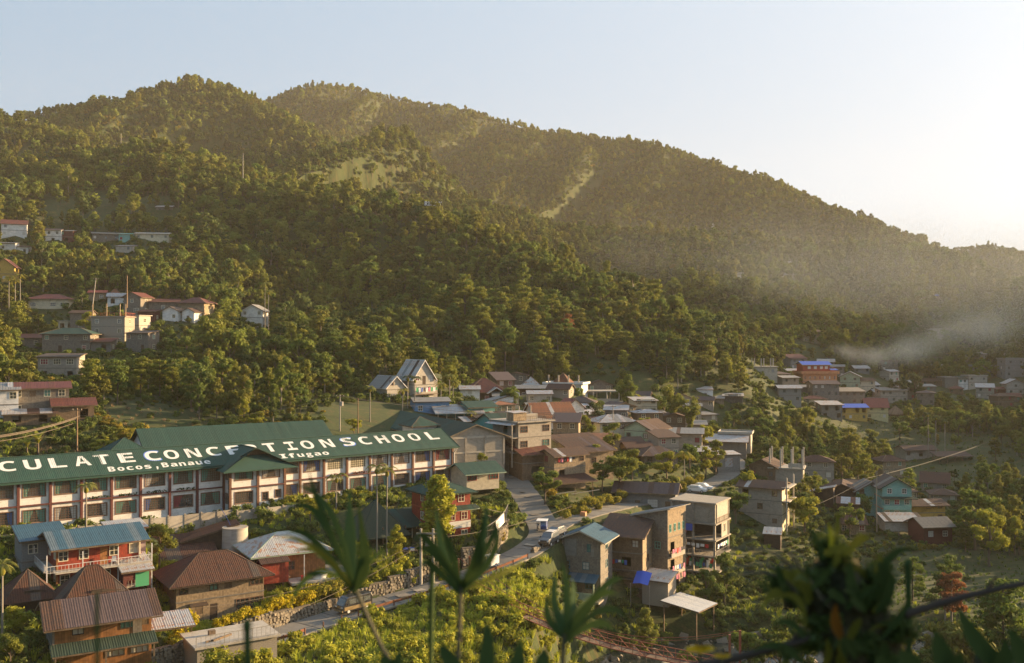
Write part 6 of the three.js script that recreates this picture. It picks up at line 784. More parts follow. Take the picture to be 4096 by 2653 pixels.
// ---------- poles and wires ----------
function pole(label, u, v, d, h, m = 'pole', r = 0.13, lean = 0, arms = 1) { const g = thing('utility_pole', label, 'pole', P(u, v, d)); mesh('shaft', new THREE.CylinderGeometry(r * 0.75, r, h + 1.5, 9).translate(0, h / 2 - 0.75, 0), M[m], g); for (let i = 0; i < arms; i++) mesh('crossarm', box(1.6, 0.1, 0.1, 0, h - 0.35 - i * 0.7, 0), M.polewood, g); if (arms) mesh('insulator', [-0.7, 0, 0.7].map((x) => cyl(0.04, 0.06, 0.2, x, h - 0.3, 0, 6)), M.conc_pale, g); g.rotation.z = lean; return g; }
function wire(label, a, b, sag, r = 0.03, m = 'wire') { const pts = []; for (let k = 0; k <= 10; k++) pts.push(a.clone().lerp(b, k / 10).add(V(0, -sag * 4 * (k / 10) * (1 - k / 10), 0))); const g = thing('power_line', label, 'cable', a.clone(), 0, 'power lines over the village'); mesh('strand', tube(pts.map((p) => p.clone().sub(a)), r, 24, 5), M[m], g); }
pole('concrete pole with transformer behind the long green roof', 340, 424, 190, 5.8); { const g = scene.children[scene.children.length - 1]; mesh('transformer', cyl(0.3, 0.3, 0.8, 0.35, 3.6, 0, 12), M.conc_pale, g); }
pole('dark wooden pole in the bushes behind the school hall', 358, 432, 186, 6.5, 'polewood', 0.11, 0, 0); pole('dark wooden pole carrying a bundle of wires left of the school', 77, 452, 158, 7.2, 'polewood', 0.14); pole('slim grey pole in the middle village', 613, 432, 236, 6.6);
pole('leaning pale pole on the hill cluster', 93, 302, 296, 7.5, 'pole', 0.16, -0.12); pole('tall wooden pole rising behind the hill cluster', 127, 303, 300, 8.5, 'polewood', 0.2, 0, 0); pole('pale pole standing on the golden crest', 243, 178, 500, 13, 'pole', 0.2, 0, 0); pole('thin pole on the far left ridge', 121, 155, 620, 14, 'pole', 0.2, 0, 0);
{ const g = thing('twin_pole', 'pair of pale concrete poles with crossbeam by the road', 'pole', P(427, 588, 135)); for (const x of [-0.85, 0.85]) mesh('shaft', new THREE.CylinderGeometry(0.16, 0.24, 9.4, 9).translate(x, 3.6, 0), M.conc_pale, g); mesh('crossbeam', box(3.0, 0.22, 0.22, 0, 7.6, 0), M.concrete, g); mesh('transformer', cyl(0.42, 0.42, 1.2, 0.2, 6.0, 0.45, 14), M.conc_pale, g); mesh('street_lamp', [bar(V(0.85, 8.0, 0), V(1.7, 8.4, 0.4), 0.06), box(0.5, 0.14, 0.25, 1.8, 8.4, 0.4)], M.rail, g); }
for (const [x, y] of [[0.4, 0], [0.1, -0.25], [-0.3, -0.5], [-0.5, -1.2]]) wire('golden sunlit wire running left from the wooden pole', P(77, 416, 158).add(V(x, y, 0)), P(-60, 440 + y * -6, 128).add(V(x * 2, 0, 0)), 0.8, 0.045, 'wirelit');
wire('sagging wire over the slope behind the school', P(77, 415, 158), P(340, 395, 190), 2.4); wire('sagging wire over the slope behind the school', P(340, 395, 190), P(613, 406, 236), 2.6); wire('sagging wire over the slope behind the school', P(340, 396, 190), P(520, 398, 230), 2.0);
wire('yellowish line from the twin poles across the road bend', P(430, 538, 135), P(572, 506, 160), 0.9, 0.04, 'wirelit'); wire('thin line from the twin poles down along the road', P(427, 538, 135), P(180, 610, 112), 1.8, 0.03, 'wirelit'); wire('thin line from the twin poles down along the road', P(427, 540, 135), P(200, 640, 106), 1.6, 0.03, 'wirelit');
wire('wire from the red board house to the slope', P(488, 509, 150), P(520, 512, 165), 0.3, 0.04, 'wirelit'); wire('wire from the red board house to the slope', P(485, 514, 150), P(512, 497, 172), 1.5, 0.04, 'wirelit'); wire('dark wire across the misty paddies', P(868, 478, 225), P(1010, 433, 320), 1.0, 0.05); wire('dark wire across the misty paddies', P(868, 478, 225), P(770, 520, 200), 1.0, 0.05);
// ---------- vehicles ----------
function wheel(g, x, z, r, w = 0.22) { const t = mesh('wheel', new THREE.CylinderGeometry(r, r, w, 18).rotateZ(Math.PI / 2), M.tyre, g); t.position.set(x, r, z); mesh('rim', new THREE.CylinderGeometry(r * 0.58, r * 0.58, w + 0.02, 14).rotateZ(Math.PI / 2), M.rail, t); }
function loftBody(prof, w, tuck) { // side profile (z, y) extruded across, top narrowed
  const sh = new THREE.Shape(prof.map(([z, y]) => new THREE.Vector2(z, y))), g = new THREE.ExtrudeGeometry(sh, { depth: w, bevelEnabled: true, bevelSize: 0.06, bevelThickness: 0.06, bevelSegments: 2, steps: 1 }); g.translate(0, 0, -w / 2).rotateY(-Math.PI / 2); const p = g.attributes.position; for (let i = 0; i < p.count; i++) { const y = p.getY(i); if (y > tuck[0]) p.setX(i, p.getX(i) * (1 - (y - tuck[0]) * tuck[1])); } g.computeVertexNormals(); return g;
}
{ // van, front towards the lower left
  const i = idxAt(356), t = R1.pts[i - 2].clone().sub(R1.pts[i + 2]), g = thing('passenger_van', 'dark boxy van with gold lower side driving down the road', 'van', R1.pts[i].clone().add(V(0, 0.03, 0)), Math.atan2(t.x, t.z));
  mesh('body', loftBody([[-2.3, 0.35], [2.25, 0.35], [2.35, 0.75], [2.2, 1.0], [1.55, 1.9], [1.3, 2.02], [-2.2, 2.02], [-2.35, 1.7]], 1.62, [1.05, 0.16]), M.carblack, g);
  mesh('side_stripe', [box(0.03, 0.45, 4.2, 0.885, 0.72, 0), box(0.03, 0.45, 4.2, -0.885, 0.72, 0)], M.cargold, g); mesh('windscreen', box(1.42, 0.92, 0.03, 0, 1.48, 1.96, 0, 0, -0.62), M.glass, g); for (const s of [-1, 1]) { for (const z of [-1.5, -0.3, 0.8]) mesh('side_window', box(0.03, 0.55, 1.0, s * 0.83, 1.5, z, 0, s * 0.14), M.glass, g); mesh('headlight', box(0.36, 0.2, 0.06, s * 0.62, 0.85, 2.34), M.lamp_glass, g); mesh('mirror', box(0.16, 0.22, 0.1, s * 0.98, 1.3, 1.7), M.carblack, g); }
  mesh('bumper', box(1.7, 0.25, 0.14, 0, 0.45, 2.38), M.cargold, g); mesh('roof_rack', [box(1.3, 0.05, 0.05, 0, 2.14, 0.6), box(1.3, 0.05, 0.05, 0, 2.14, -1.4)], M.metalbar, g); for (const s of [-1, 1]) for (const z of [1.45, -1.4]) wheel(g, s * 0.78, z, 0.34);
}
{ // parked off-roader
  const pos = P(549, 549, 150), g = thing('off_road_car', 'silver grey off road wagon parked at the road edge facing downhill', 'car', pos, -0.42); pos.y = (nearest(R1.pts, pos.x, -pos.z))[1] + 0.04; g.position.y = pos.y;
  mesh('body', loftBody([[-2.2, 0.5], [2.15, 0.5], [2.2, 0.95], [2.05, 1.12], [1.0, 1.2], [0.55, 1.82], [-2.1, 1.86], [-2.25, 1.1]], 1.6, [1.15, 0.14]), M.carpaint, g); mesh('windscreen', box(1.4, 0.74, 0.03, 0, 1.5, 0.82, 0, 0, -0.63), M.glass, g); mesh('grille', box(1.1, 0.28, 0.05, 0, 0.9, 2.24), M.carblack, g); mesh('bumper', box(1.75, 0.24, 0.2, 0, 0.62, 2.28), M.carblack, g);
  for (const s of [-1, 1]) { mesh('headlight', new THREE.CylinderGeometry(0.12, 0.12, 0.06, 12).rotateX(Math.PI / 2).translate(s * 0.68, 0.94, 2.25), M.lamp_glass, g); for (const z of [0.0, -1.2]) mesh('side_window', box(0.03, 0.42, 1.0, s * 0.83, 1.5, z, 0, s * 0.12), M.glass, g); for (const z of [1.4, -1.4]) wheel(g, s * 0.8, z, 0.38, 0.26); mesh('mirror', box(0.14, 0.18, 0.08, s * 1.0, 1.3, 0.9), M.carblack, g); }
  mesh('roof_rack', [box(1.2, 0.05, 1.9, 0, 1.97, -0.9)], M.rail, g);
}
{ // second parked car behind it
  const pos = P(556, 541, 153.5), g = thing('parked_car', 'small dark car with silver roof parked behind the off road wagon', 'car', pos, -0.6); g.position.y = nearest(ROADS[1].pts, pos.x, -pos.z)[1] + 0.04;
  mesh('body', loftBody([[-2.0, 0.4], [2.0, 0.4], [2.05, 0.75], [1.1, 0.95], [0.4, 1.45], [-1.3, 1.45], [-2.0, 1.0]], 1.5, [0.95, 0.2]), M.carpaint, g); mesh('windscreen', box(1.3, 0.66, 0.03, 0, 1.2, 0.82, 0, 0, -0.9), M.glass, g); for (const s of [-1, 1]) { mesh('side_window', box(0.03, 0.36, 1.8, s * 0.76, 1.2, -0.4, 0, s * 0.12), M.glass, g); mesh('headlight', box(0.3, 0.14, 0.06, s * 0.55, 0.72, 2.06), M.lamp_glass, g); for (const z of [1.25, -1.25]) wheel(g, s * 0.74, z, 0.3); }
}
function tricycle(label, pos, yaw, body) { // motorcycle with covered side cab
  const g = thing('motor_tricycle', label, 'tricycle', pos, yaw); mesh('cab', loftBody([[-0.9, 0.3], [0.8, 0.3], [0.95, 0.8], [0.55, 1.5], [-0.9, 1.5]], 0.85, [0.9, 0.08]).translate(0.5, 0, 0), body, g); mesh('roof', box(1.75, 0.07, 2.1, 0.2, 1.66, 0), M.plastic_white, g); mesh('cab_window', box(0.75, 0.45, 0.03, 0.5, 1.22, 0.86, 0, 0, -0.5), M.glass, g); for (const [x, z] of [[-0.55, 0.9], [-0.55, -0.9]]) post(g, x, 0.6, 1.63, z, 0.05, M.metalbar);
  mesh('motorcycle_frame', [bar(V(-0.5, 0.55, -0.6), V(-0.5, 0.8, 0.5), 0.16), box(0.26, 0.16, 0.7, -0.5, 0.88, -0.3), bar(V(-0.5, 0.35, 0.85), V(-0.5, 1.1, 0.6), 0.07), box(0.7, 0.05, 0.05, -0.5, 1.1, 0.58)], M.carblack, g); mesh('headlight', new THREE.SphereGeometry(0.1, 8, 6).translate(-0.5, 0.95, 0.72), M.lamp_glass, g);
  for (const [x, z] of [[-0.5, 0.9], [-0.5, -0.65], [0.95, -0.2]]) wheel(g, x, z, 0.29, 0.1); return g;
}
{ const p = P(541, 532, 157); p.y = nearest(R1.pts, p.x, -p.z)[1] + 0.04; tricycle('blue motor tricycle with white roof on the road bend', p, -0.15, M.carblue); }
{ const p = P(490, 567, 140.5); p.y = nearest(R1.pts, p.x, -p.z)[1] + 0.04; tricycle('white motor tricycle at the foot of the curved stone wall', p, -0.7, M.carwhite); }
for (const [u, v, d, yw, label] of [[703, 489, 206, 1.0, 'white car on the upper road above the concrete frame'], [697, 491.5, 203, 1.1, 'second white car just behind it on the upper road']]) { const p = P(u, v, d); p.y = nearest(ROADS[1].pts, p.x, -p.z)[1] + 0.04; const g = thing('white_car', label, 'car', p, yw); mesh('body', loftBody([[-2.0, 0.4], [2.0, 0.4], [2.05, 0.75], [1.1, 0.95], [0.4, 1.45], [-1.3, 1.45], [-2.0, 1.0]], 1.5, [0.95, 0.2]), M.carwhite, g); mesh('windscreen', box(1.3, 0.66, 0.03, 0, 1.2, 0.82, 0, 0, -0.9), M.glass, g); for (const s of [-1, 1]) { mesh('side_window', box(0.03, 0.36, 1.8, s * 0.76, 1.2, -0.4, 0, s * 0.12), M.glass, g); for (const z of [1.25, -1.25]) wheel(g, s * 0.74, z, 0.3); } }
// hillside lettering on white boards
{ const g = thing('hillside_sign', 'large white letters RINAY on a board at the forest crest', 'sign', P(433, 206, 440), 0.12); g.scale.setScalar(0.42); mesh('backing', box(20, 4.6, 0.2, 0, 2.6, -0.2), M.wooddark, g); [...'RINAY'].forEach((ch, i) => { const q = new TextGeometry(ch, { font, size: 4.6, depth: 0.12, curveSegments: 4 }); mesh('letter', q, M.paint, g).position.set([-9.6, -5.6, -3.2, 1.2, 6][i], 0.4, 0); }); for (const x of [-8, 0, 8]) post(g, x, -4, 1, -0.3, 0.3, M.wood); }
// small things in the yard
{ const yr = rng(88), mats = ['cloth_blue', 'plastic_white', 'cloth_red', 'conc_pale']; [['blue barrel', 'upright blue barrel by the twin poles', 436, 578, 139, 'carblue'], ['barrel', 'rusty barrel beside the tin roof store', 318, 590, 131, 'rust']].forEach(([n, l, u, v, d, m]) => { const p = P(u, v, d), g = thing('barrel', l, 'barrel', p); mesh('body', new THREE.LatheGeometry([[0, 0], [0.3, 0], [0.33, 0.3], [0.33, 0.6], [0.3, 0.9], [0, 0.9]].map(([x, y]) => new THREE.Vector2(x, y)), 14), M[m], g); mesh('hoop', new THREE.TorusGeometry(0.335, 0.02, 5, 16).rotateX(Math.PI / 2).translate(0, 0.45, 0), M.metalbar, g); });
  const tb = thing('work_table', 'wooden table with white and blue clutter in the pavilion yard', 'table', P(410, 556, 141), 0.4); mesh('tabletop', box(2.2, 0.08, 1.0, 0, 0.8, 0), M.wood, tb); for (const [x, z] of [[-1, -0.4], [1, -0.4], [-1, 0.4], [1, 0.4]]) mesh('leg', box(0.08, 0.8, 0.08, x, 0.4, z), M.wood, tb);
  [[-0.6, 'cloth_blue', 'blue cloth bundle'], [0.3, 'plastic_white', 'white plastic box']].forEach(([x, m, n]) => { const g = thing(n.includes('box') ? 'storage_box' : 'cloth_bundle', n + ' on the yard work table', n.includes('box') ? 'box' : 'bundle', tb.position.clone().add(V(x, 0.84, 0)), 0.4); n.includes('box') ? (mesh('body', box(0.6, 0.35, 0.45, 0, 0.175, 0), M[m], g), mesh('lid', box(0.66, 0.06, 0.5, 0, 0.38, 0), M.cloth_blue, g)) : mesh('cloth', new THREE.IcosahedronGeometry(0.35, 1).scale(1.2, 0.6, 1).translate(0, 0.2, 0), M[m], g); });
  const gl = house('glasshouse_store', 'low log store under rusty sheet by the road wall', 'store', { u: 316, v: 599, d: 129, yaw: 30, w: 4, dp: 2.4, H: 1.8, fh: 1.8, n: 1, wall: 'wooddark', f: ['o.'], roof: ['sf', 10, 0.3, ['iron_dark', 'rust2']] }); }
// ---------- foliage kit ----------
function leafCards(lobes, count, size, r, droop = 0) { // small leaf sprays spread through the crown's lobes, denser towards the outside
  const v = new Float32Array(count * 12), idx = new Uint32Array(count * 6), tot = lobes.reduce((s, l) => s + l[3] * l[4] * l[3], 0), a = V(0, 0, 0), b = V(0, 0, 0), n = V(0, 0, 0), c = V(0, 0, 0); let k = 0;
  lobes.forEach(([x, y, z, rx, ry], li) => {
    const m = li === lobes.length - 1 ? count - k : Math.round(count * rx * ry * rx / tot);
    for (let i = 0; i < m && k < count; i++, k++) {
      n.set(r() * 2 - 1, r() * 2 - 1, r() * 2 - 1); if (n.lengthSq() < 0.01) n.set(0, 1, 0); n.normalize(); const rad = Math.pow(r(), 0.5) * rr(r, 0.75, 1.28);
      c.set(x + n.x * rx * rad, y + n.y * ry * rad, z + n.z * rx * rad); n.x += rr(r, -0.8, 0.8); n.y += rr(r, -0.5, 0.9); n.z += rr(r, -0.8, 0.8); n.normalize();
      a.set(r() - 0.5, r() - 0.5 - droop, r() - 0.5).cross(n).normalize(); b.crossVectors(n, a); const s = size * rr(r, 0.6, 1.35), w = s * rr(r, 0.45, 0.8);
      const o = k * 12, f = 0.18 * s; // kite shape, slightly folded
      v.set([c.x - a.x * s, c.y - a.y * s - droop * s, c.z - a.z * s, c.x + b.x * w + n.x * f, c.y + b.y * w + n.y * f, c.z + b.z * w + n.z * f, c.x + a.x * s, c.y + a.y * s - droop * s, c.z + a.z * s, c.x - b.x * w + n.x * f, c.y - b.y * w + n.y * f, c.z - b.z * w + n.z * f], o);
      idx.set([k * 4, k * 4 + 1, k * 4 + 2, k * 4, k * 4 + 2, k * 4 + 3], k * 6);
    }
  });
  const g = new THREE.BufferGeometry(); g.setAttribute('position', new THREE.BufferAttribute(v, 3)); g.setIndex(new THREE.BufferAttribute(idx, 1)); g.computeVertexNormals(); return g;
}
function lobesFor(kind, r) {
  const L = [];
  if (kind === 'broad') { const n = 13 + Math.floor(r() * 6), lean = rr(r, -0.5, 0.5), flat = rr(r, 0.75, 1.15); for (let i = 0; i < n; i++) { const a = i * 2.4 + r(), t = r(), q = Math.sin(Math.PI * (0.16 + 0.74 * t)) * rr(r, 0.7, 2.9), y = 3.4 + t * 5.2 * flat, s = rr(r, 0.55, 1.35); L.push([Math.cos(a) * q + lean * t, y, Math.sin(a) * q, s, s * rr(r, 0.55, 0.9)]); } }
  if (kind === 'tall') { const n = 11 + Math.floor(r() * 3); for (let i = 0; i < n; i++) { const t = i / (n - 1), a = i * 2.4 + r(), q = Math.sin(Math.PI * (0.22 + 0.7 * t)) * rr(r, 0.5, 1.9); L.push([Math.cos(a) * q, 3.8 + t * 7.4 + rr(r, -0.5, 0.5), Math.sin(a) * q, rr(r, 0.75, 1.2), rr(r, 0.7, 1.0)]); } }
  if (kind === 'pine') { const n = 5 + Math.floor(r() * 2); for (let i = 0; i < n; i++) { const t = i / (n - 1), y = 4.4 + t * 5.6, R = Math.sqrt(1 - (t * 0.86) ** 2) * 3.1, m = i === n - 1 ? 2 : 3 + (i % 2); for (let j = 0; j < m; j++) { const a = i * 1.3 + j * 6.28 / m + rr(r, -0.4, 0.4), q = R * rr(r, 0.4, 0.72), s = rr(r, 0.95, 1.45); L.push([Math.cos(a) * q, y + rr(r, -0.5, 0.5), Math.sin(a) * q, s, s * 0.5]); } } }
  if (kind === 'shrub') { const n = 4 + Math.floor(r() * 3); for (let i = 0; i < n; i++) { const a = i * 2.4 + r(); L.push([Math.cos(a) * rr(r, 0.2, 0.8), rr(r, 0.35, 1.1), Math.sin(a) * rr(r, 0.2, 0.8), rr(r, 0.4, 0.75), rr(r, 0.35, 0.6)]); } }
  if (kind === 'feather') { for (let i = 0; i < 22; i++) { const t = i / 21, a = i * 2.4, q = Math.sin(Math.PI * Math.min(1, 0.15 + t * 0.85)) * rr(r, 0.6, 2.0); L.push([Math.cos(a) * q, 2.6 + t * 7.4, Math.sin(a) * q, rr(r, 0.6, 1.0), rr(r, 0.7, 1.2)]); } }
  if (kind === 'bamboo') { for (let i = 0; i < 7; i++) { const a = i * 0.9 + r(), lean = rr(r, 1.4, 3.2), h = rr(r, 7.5, 11); for (let j = 2; j < 8; j++) { const t = j / 7, q = lean * t * t; L.push([Math.cos(a) * q, h * (1 - (1 - t) ** 1.6) - (t > 0.85 ? 0.7 : 0), Math.sin(a) * q, 0.55 + 0.35 * t, 0.7]); } } }
  return L;
}
function trunkFor(kind, lobes, r) {
  const l = [], H = kind === 'pine' ? 10 : kind === 'tall' ? 10 : kind === 'shrub' ? 0.7 : kind === 'feather' ? 8 : 6.2, b = kind === 'shrub' ? 0.05 : 0.24;
  if (kind === 'bamboo') { for (let i = 0; i < lobes.length; i += 6) { const q = lobes[i + 5]; l.push(limb([V(0, -1.5, 0), V(q[0] * 0.15, q[1] * 0.5, q[2] * 0.15), V(q[0], q[1], q[2])], 0.07, 0.02, 5, 5)); } return merge(l); }
  l.push(limb([V(0, kind === 'shrub' ? -0.3 : -1.8, 0), V(rr(r, -0.2, 0.2) * b * 4, H * 0.35, rr(r, -0.2, 0.2) * b * 4), V(rr(r, -0.3, 0.3) * b * 4, H * 0.7, 0), V(0, H, 0)], b, b * 0.3, 6, 6));
  lobes.forEach((q, i) => { if (kind !== 'shrub' && i % (kind === 'pine' ? 2 : kind === 'feather' ? 4 : 2) === 0) { const y0 = kind === 'pine' ? q[1] - 0.2 : Math.max(1.6, q[1] * 0.55); l.push(limb([V(0, y0, 0), V(q[0] * 0.5, (y0 + q[1]) / 2 + 0.1, q[2] * 0.5), V(q[0], q[1], q[2])], b * 0.4, b * 0.12, 5, 4)); } });
  return merge(l);
}
const KIT = {};
function kit(kind, k, cards, size, droop = 0) { const key = kind + k + '|' + cards; return KIT[key] ??= (() => { const r = rng(kind.length * 97 + k * 13 + 5), lobes = lobesFor(kind, r); return { crown: leafCards(lobes, cards, size, r, droop), trunk: trunkFor(kind, lobes, r) }; })(); }
function plant(name, label, group, cat, kind, k, cards, size, pos, sc, yaw, leaf, bark = 'bark', sy = 1, droop = 0) { const g = thing(name, label, cat, pos, yaw, group), q = kit(kind, k, cards, size, droop); mesh('trunk', q.trunk, M[bark], g); mesh('crown', q.crown, LEAF[leaf], g); g.scale.set(sc, sc * sy, sc); return g; }
// palm with feathered fronds
const PALM = {};
function palmKit(h, n, len, k) { return PALM[[h, n, len, k]] ??= (() => {
  const r = rng(h * 10 + n + k), fr = []; for (let i = 0; i < n; i++) {
    const a = i * 2.4 + r() * 0.5, up = rr(r, 0.15, 1.15), pts = []; for (let j = 0; j <= 6; j++) { const t = j / 6; pts.push(V(Math.cos(a) * len * t * (1 - 0.22 * t * (1.2 - up)), h + len * (up * t - (0.55 + 0.45 * up) * t * t * 1.15), Math.sin(a) * len * t * (1 - 0.22 * t * (1.2 - up)))); }
    const v = [], idx = []; const c = new THREE.CatmullRomCurve3(pts), side = V(-Math.sin(a), 0, Math.cos(a)), N = 15;
    for (let j = 1; j <= N; j++) { const t = j / N, p = c.getPoint(t), tg = c.getTangent(t), ll = len * 0.34 * Math.sin(Math.PI * (0.18 + 0.8 * t)) + 0.05; for (const s of [-1, 1]) { const tip = p.clone().addScaledVector(side, s * ll * 0.8).addScaledVector(tg, ll * 0.55).add(V(0, -ll * 0.35, 0)), o = v.length / 3, w = tg.clone().multiplyScalar(len * 0.032); v.push(p.x - w.x, p.y - w.y, p.z - w.z, p.x + w.x, p.y + w.y, p.z + w.z, tip.x, tip.y, tip.z); idx.push(o, o + 1, o + 2); } }
    const g = new THREE.BufferGeometry(); g.setAttribute('position', new THREE.Float32BufferAttribute(v, 3)); g.setIndex(idx); g.computeVertexNormals(); const st = limb(pts, 0.035, 0.01, 4, 6); st.deleteAttribute('uv'); fr.push(merge([g.toNonIndexed(), st.toNonIndexed()]));
  }
  const tr = limb([V(0, -2, 0), V(rr(r, -0.15, 0.15), h * 0.4, rr(r, -0.15, 0.15)), V(0, h, 0)], 0.14, 0.085, 7, 8), nut = new THREE.SphereGeometry(0.3, 8, 6).scale(1, 1.4, 1).translate(0, h - 0.7, 0); return { fr, tr, nut };
})(); }
function palm(label, u, v, d, h, len, leaf = 'palm', n = 9, k = 0, group) { const pos = d ? P(u, v, d) : hit(u, v), q = palmKit(h, n, len, k), g = thing('palm_tree', label, 'palm', pos, (u * 7) % 6, group); mesh('trunk', q.tr, M.bark_pale, g); q.fr.forEach((f) => mesh('frond', f, LEAF[leaf], g)); mesh('fruit_cluster', q.nut, LEAF.gold, g); return g; }
palm('slim palm before the lettered school facade', 86, 531, 131, 6.2, 1.9); palm('taller of two slim palms by the pyramid pavilion', 376.5, 566, 138, 14.2, 1.9, 'palm', 9, 1); palm('slim palm leaning beside the taller pavilion palm', 387, 566, 138.5, 13.9, 1.9, 'palm', 9, 2); palm('short palm below the school boundary wall', 336.5, 512, 150, 5.6, 2.1, 'palm', 10, 3);
palm('palm at the left picture edge beside the huts', 2, 640, 98, 7.6, 1.7, 'palm', 10, 4); palm('golden palm group left of the rosy roofed bungalow', 9, 305, 300, 8.5, 2.2, 'gold', 9, 5, 'golden palms on the left hill'); palm('golden palm group left of the rosy roofed bungalow', 20, 306, 300, 9.5, 2.3, 'gold', 9, 6, 'golden palms on the left hill'); palm('golden palm group left of the rosy roofed bungalow', 15, 306, 303, 8, 2.2, 'gold', 9, 7, 'golden palms on the left hill');
palm('tallest palm beside the forest cottage', 265, 330, 312, 15, 2.4, 'palm', 9, 8); palm('second tall palm beside the forest cottage', 268.5, 330, 310, 12.5, 2.3, 'palm', 9, 9); palm('golden palm before the blue house', 403, 418, 214, 6.2, 1.9, 'gold', 9, 10); palm('golden palm right of the tall gothic house', 441, 412, 224, 6.4, 1.8, 'gold', 9, 11);
palm('palm pair behind the pale veranda', 449.5, 411, 232, 8.6, 1.8, 'palm', 9, 12, 'palm pair behind the veranda'); palm('palm pair behind the pale veranda', 453.5, 411, 235, 7.2, 1.7, 'palm', 9, 13, 'palm pair behind the veranda'); palm('dark palms in front of the steep striped roof', 408, 414, 217, 8.4, 1.9, 'dark', 9, 14, 'dark palms by the gothic house'); palm('dark palms in front of the steep striped roof', 415, 413, 216, 7.8, 1.9, 'dark', 9, 15, 'dark palms by the gothic house'); palm('palm growing behind the school hall roof', 370, 418, 200, 6.4, 1.7, 'palm', 9, 16);
palm('coconut palm with long drooping golden fronds by the upper road', 684, 478, 208, 5.2, 3.3, 'gold', 12, 17); palm('slim palm before the turquoise wing', 877, 527, 213, 13.5, 1.6, 'palm', 8, 18); palm('short garden palm beside the teal house', 471, 424, 212, 2.6, 1.8, 'palm', 9, 19); palm('slim palms on the misty paddy', 936, 452, 300, 11, 1.6, 'dark', 8, 20, 'slim palms on the misty paddy'); palm('slim palms on the misty paddy', 928, 452, 302, 12, 1.6, 'dark', 8, 21, 'slim palms on the misty paddy'); palm('slim palms on the misty paddy', 945, 452, 303, 10, 1.6, 'dark', 8, 22, 'slim palms on the misty paddy');
palm('dark feathered palm in the forest above the school', 380, 372, 255, 5.5, 3.0, 'dark', 11, 23);
// bananas
{ const bl = (len, w, r) => { const g = new THREE.PlaneGeometry(w, len, 2, 7), p = g.attributes.position; for (let i = 0; i < p.count; i++) { const t = p.getY(i) / len + 0.5, x = p.getX(i) * Math.sin(Math.PI * (0.12 + 0.86 * t)); p.setXYZ(i, x, len * (t * 0.85 - 0.35 * t * t), len * 0.75 * t * t + Math.abs(x) * -0.25); } g.computeVertexNormals(); return g; }, lg = bl(2.6, 0.75);
  for (const [u, v, label, sc] of [[38, 457, 'banana plant left of the small hipped roof', 1.2], [27, 458, 'lower banana plant beside the wire pole', 0.9], [478, 425, 'banana plant before the teal house porch', 0.7], [640, 408, 'banana plant at the forest foot', 1.2], [330, 208, 'banana plants on the golden crest', 1.3]]) { const g = thing('banana_plant', label, 'banana plant', hit(u, v), u % 6); mesh('stem', limb([V(0, -0.5, 0), V(0, 1.2, 0), V(0.05, 2.2, 0)], 0.16, 0.1, 7, 5), M.bark, g); for (let i = 0; i < 8; i++) { const m = mesh('leaf', lg, LEAF.bright, g); m.position.y = 1.9; m.rotation.y = i * 2.4; m.rotation.order = 'YXZ'; m.rotation.x = (i % 3) * 0.25 - 0.2; } g.scale.setScalar(sc); } }
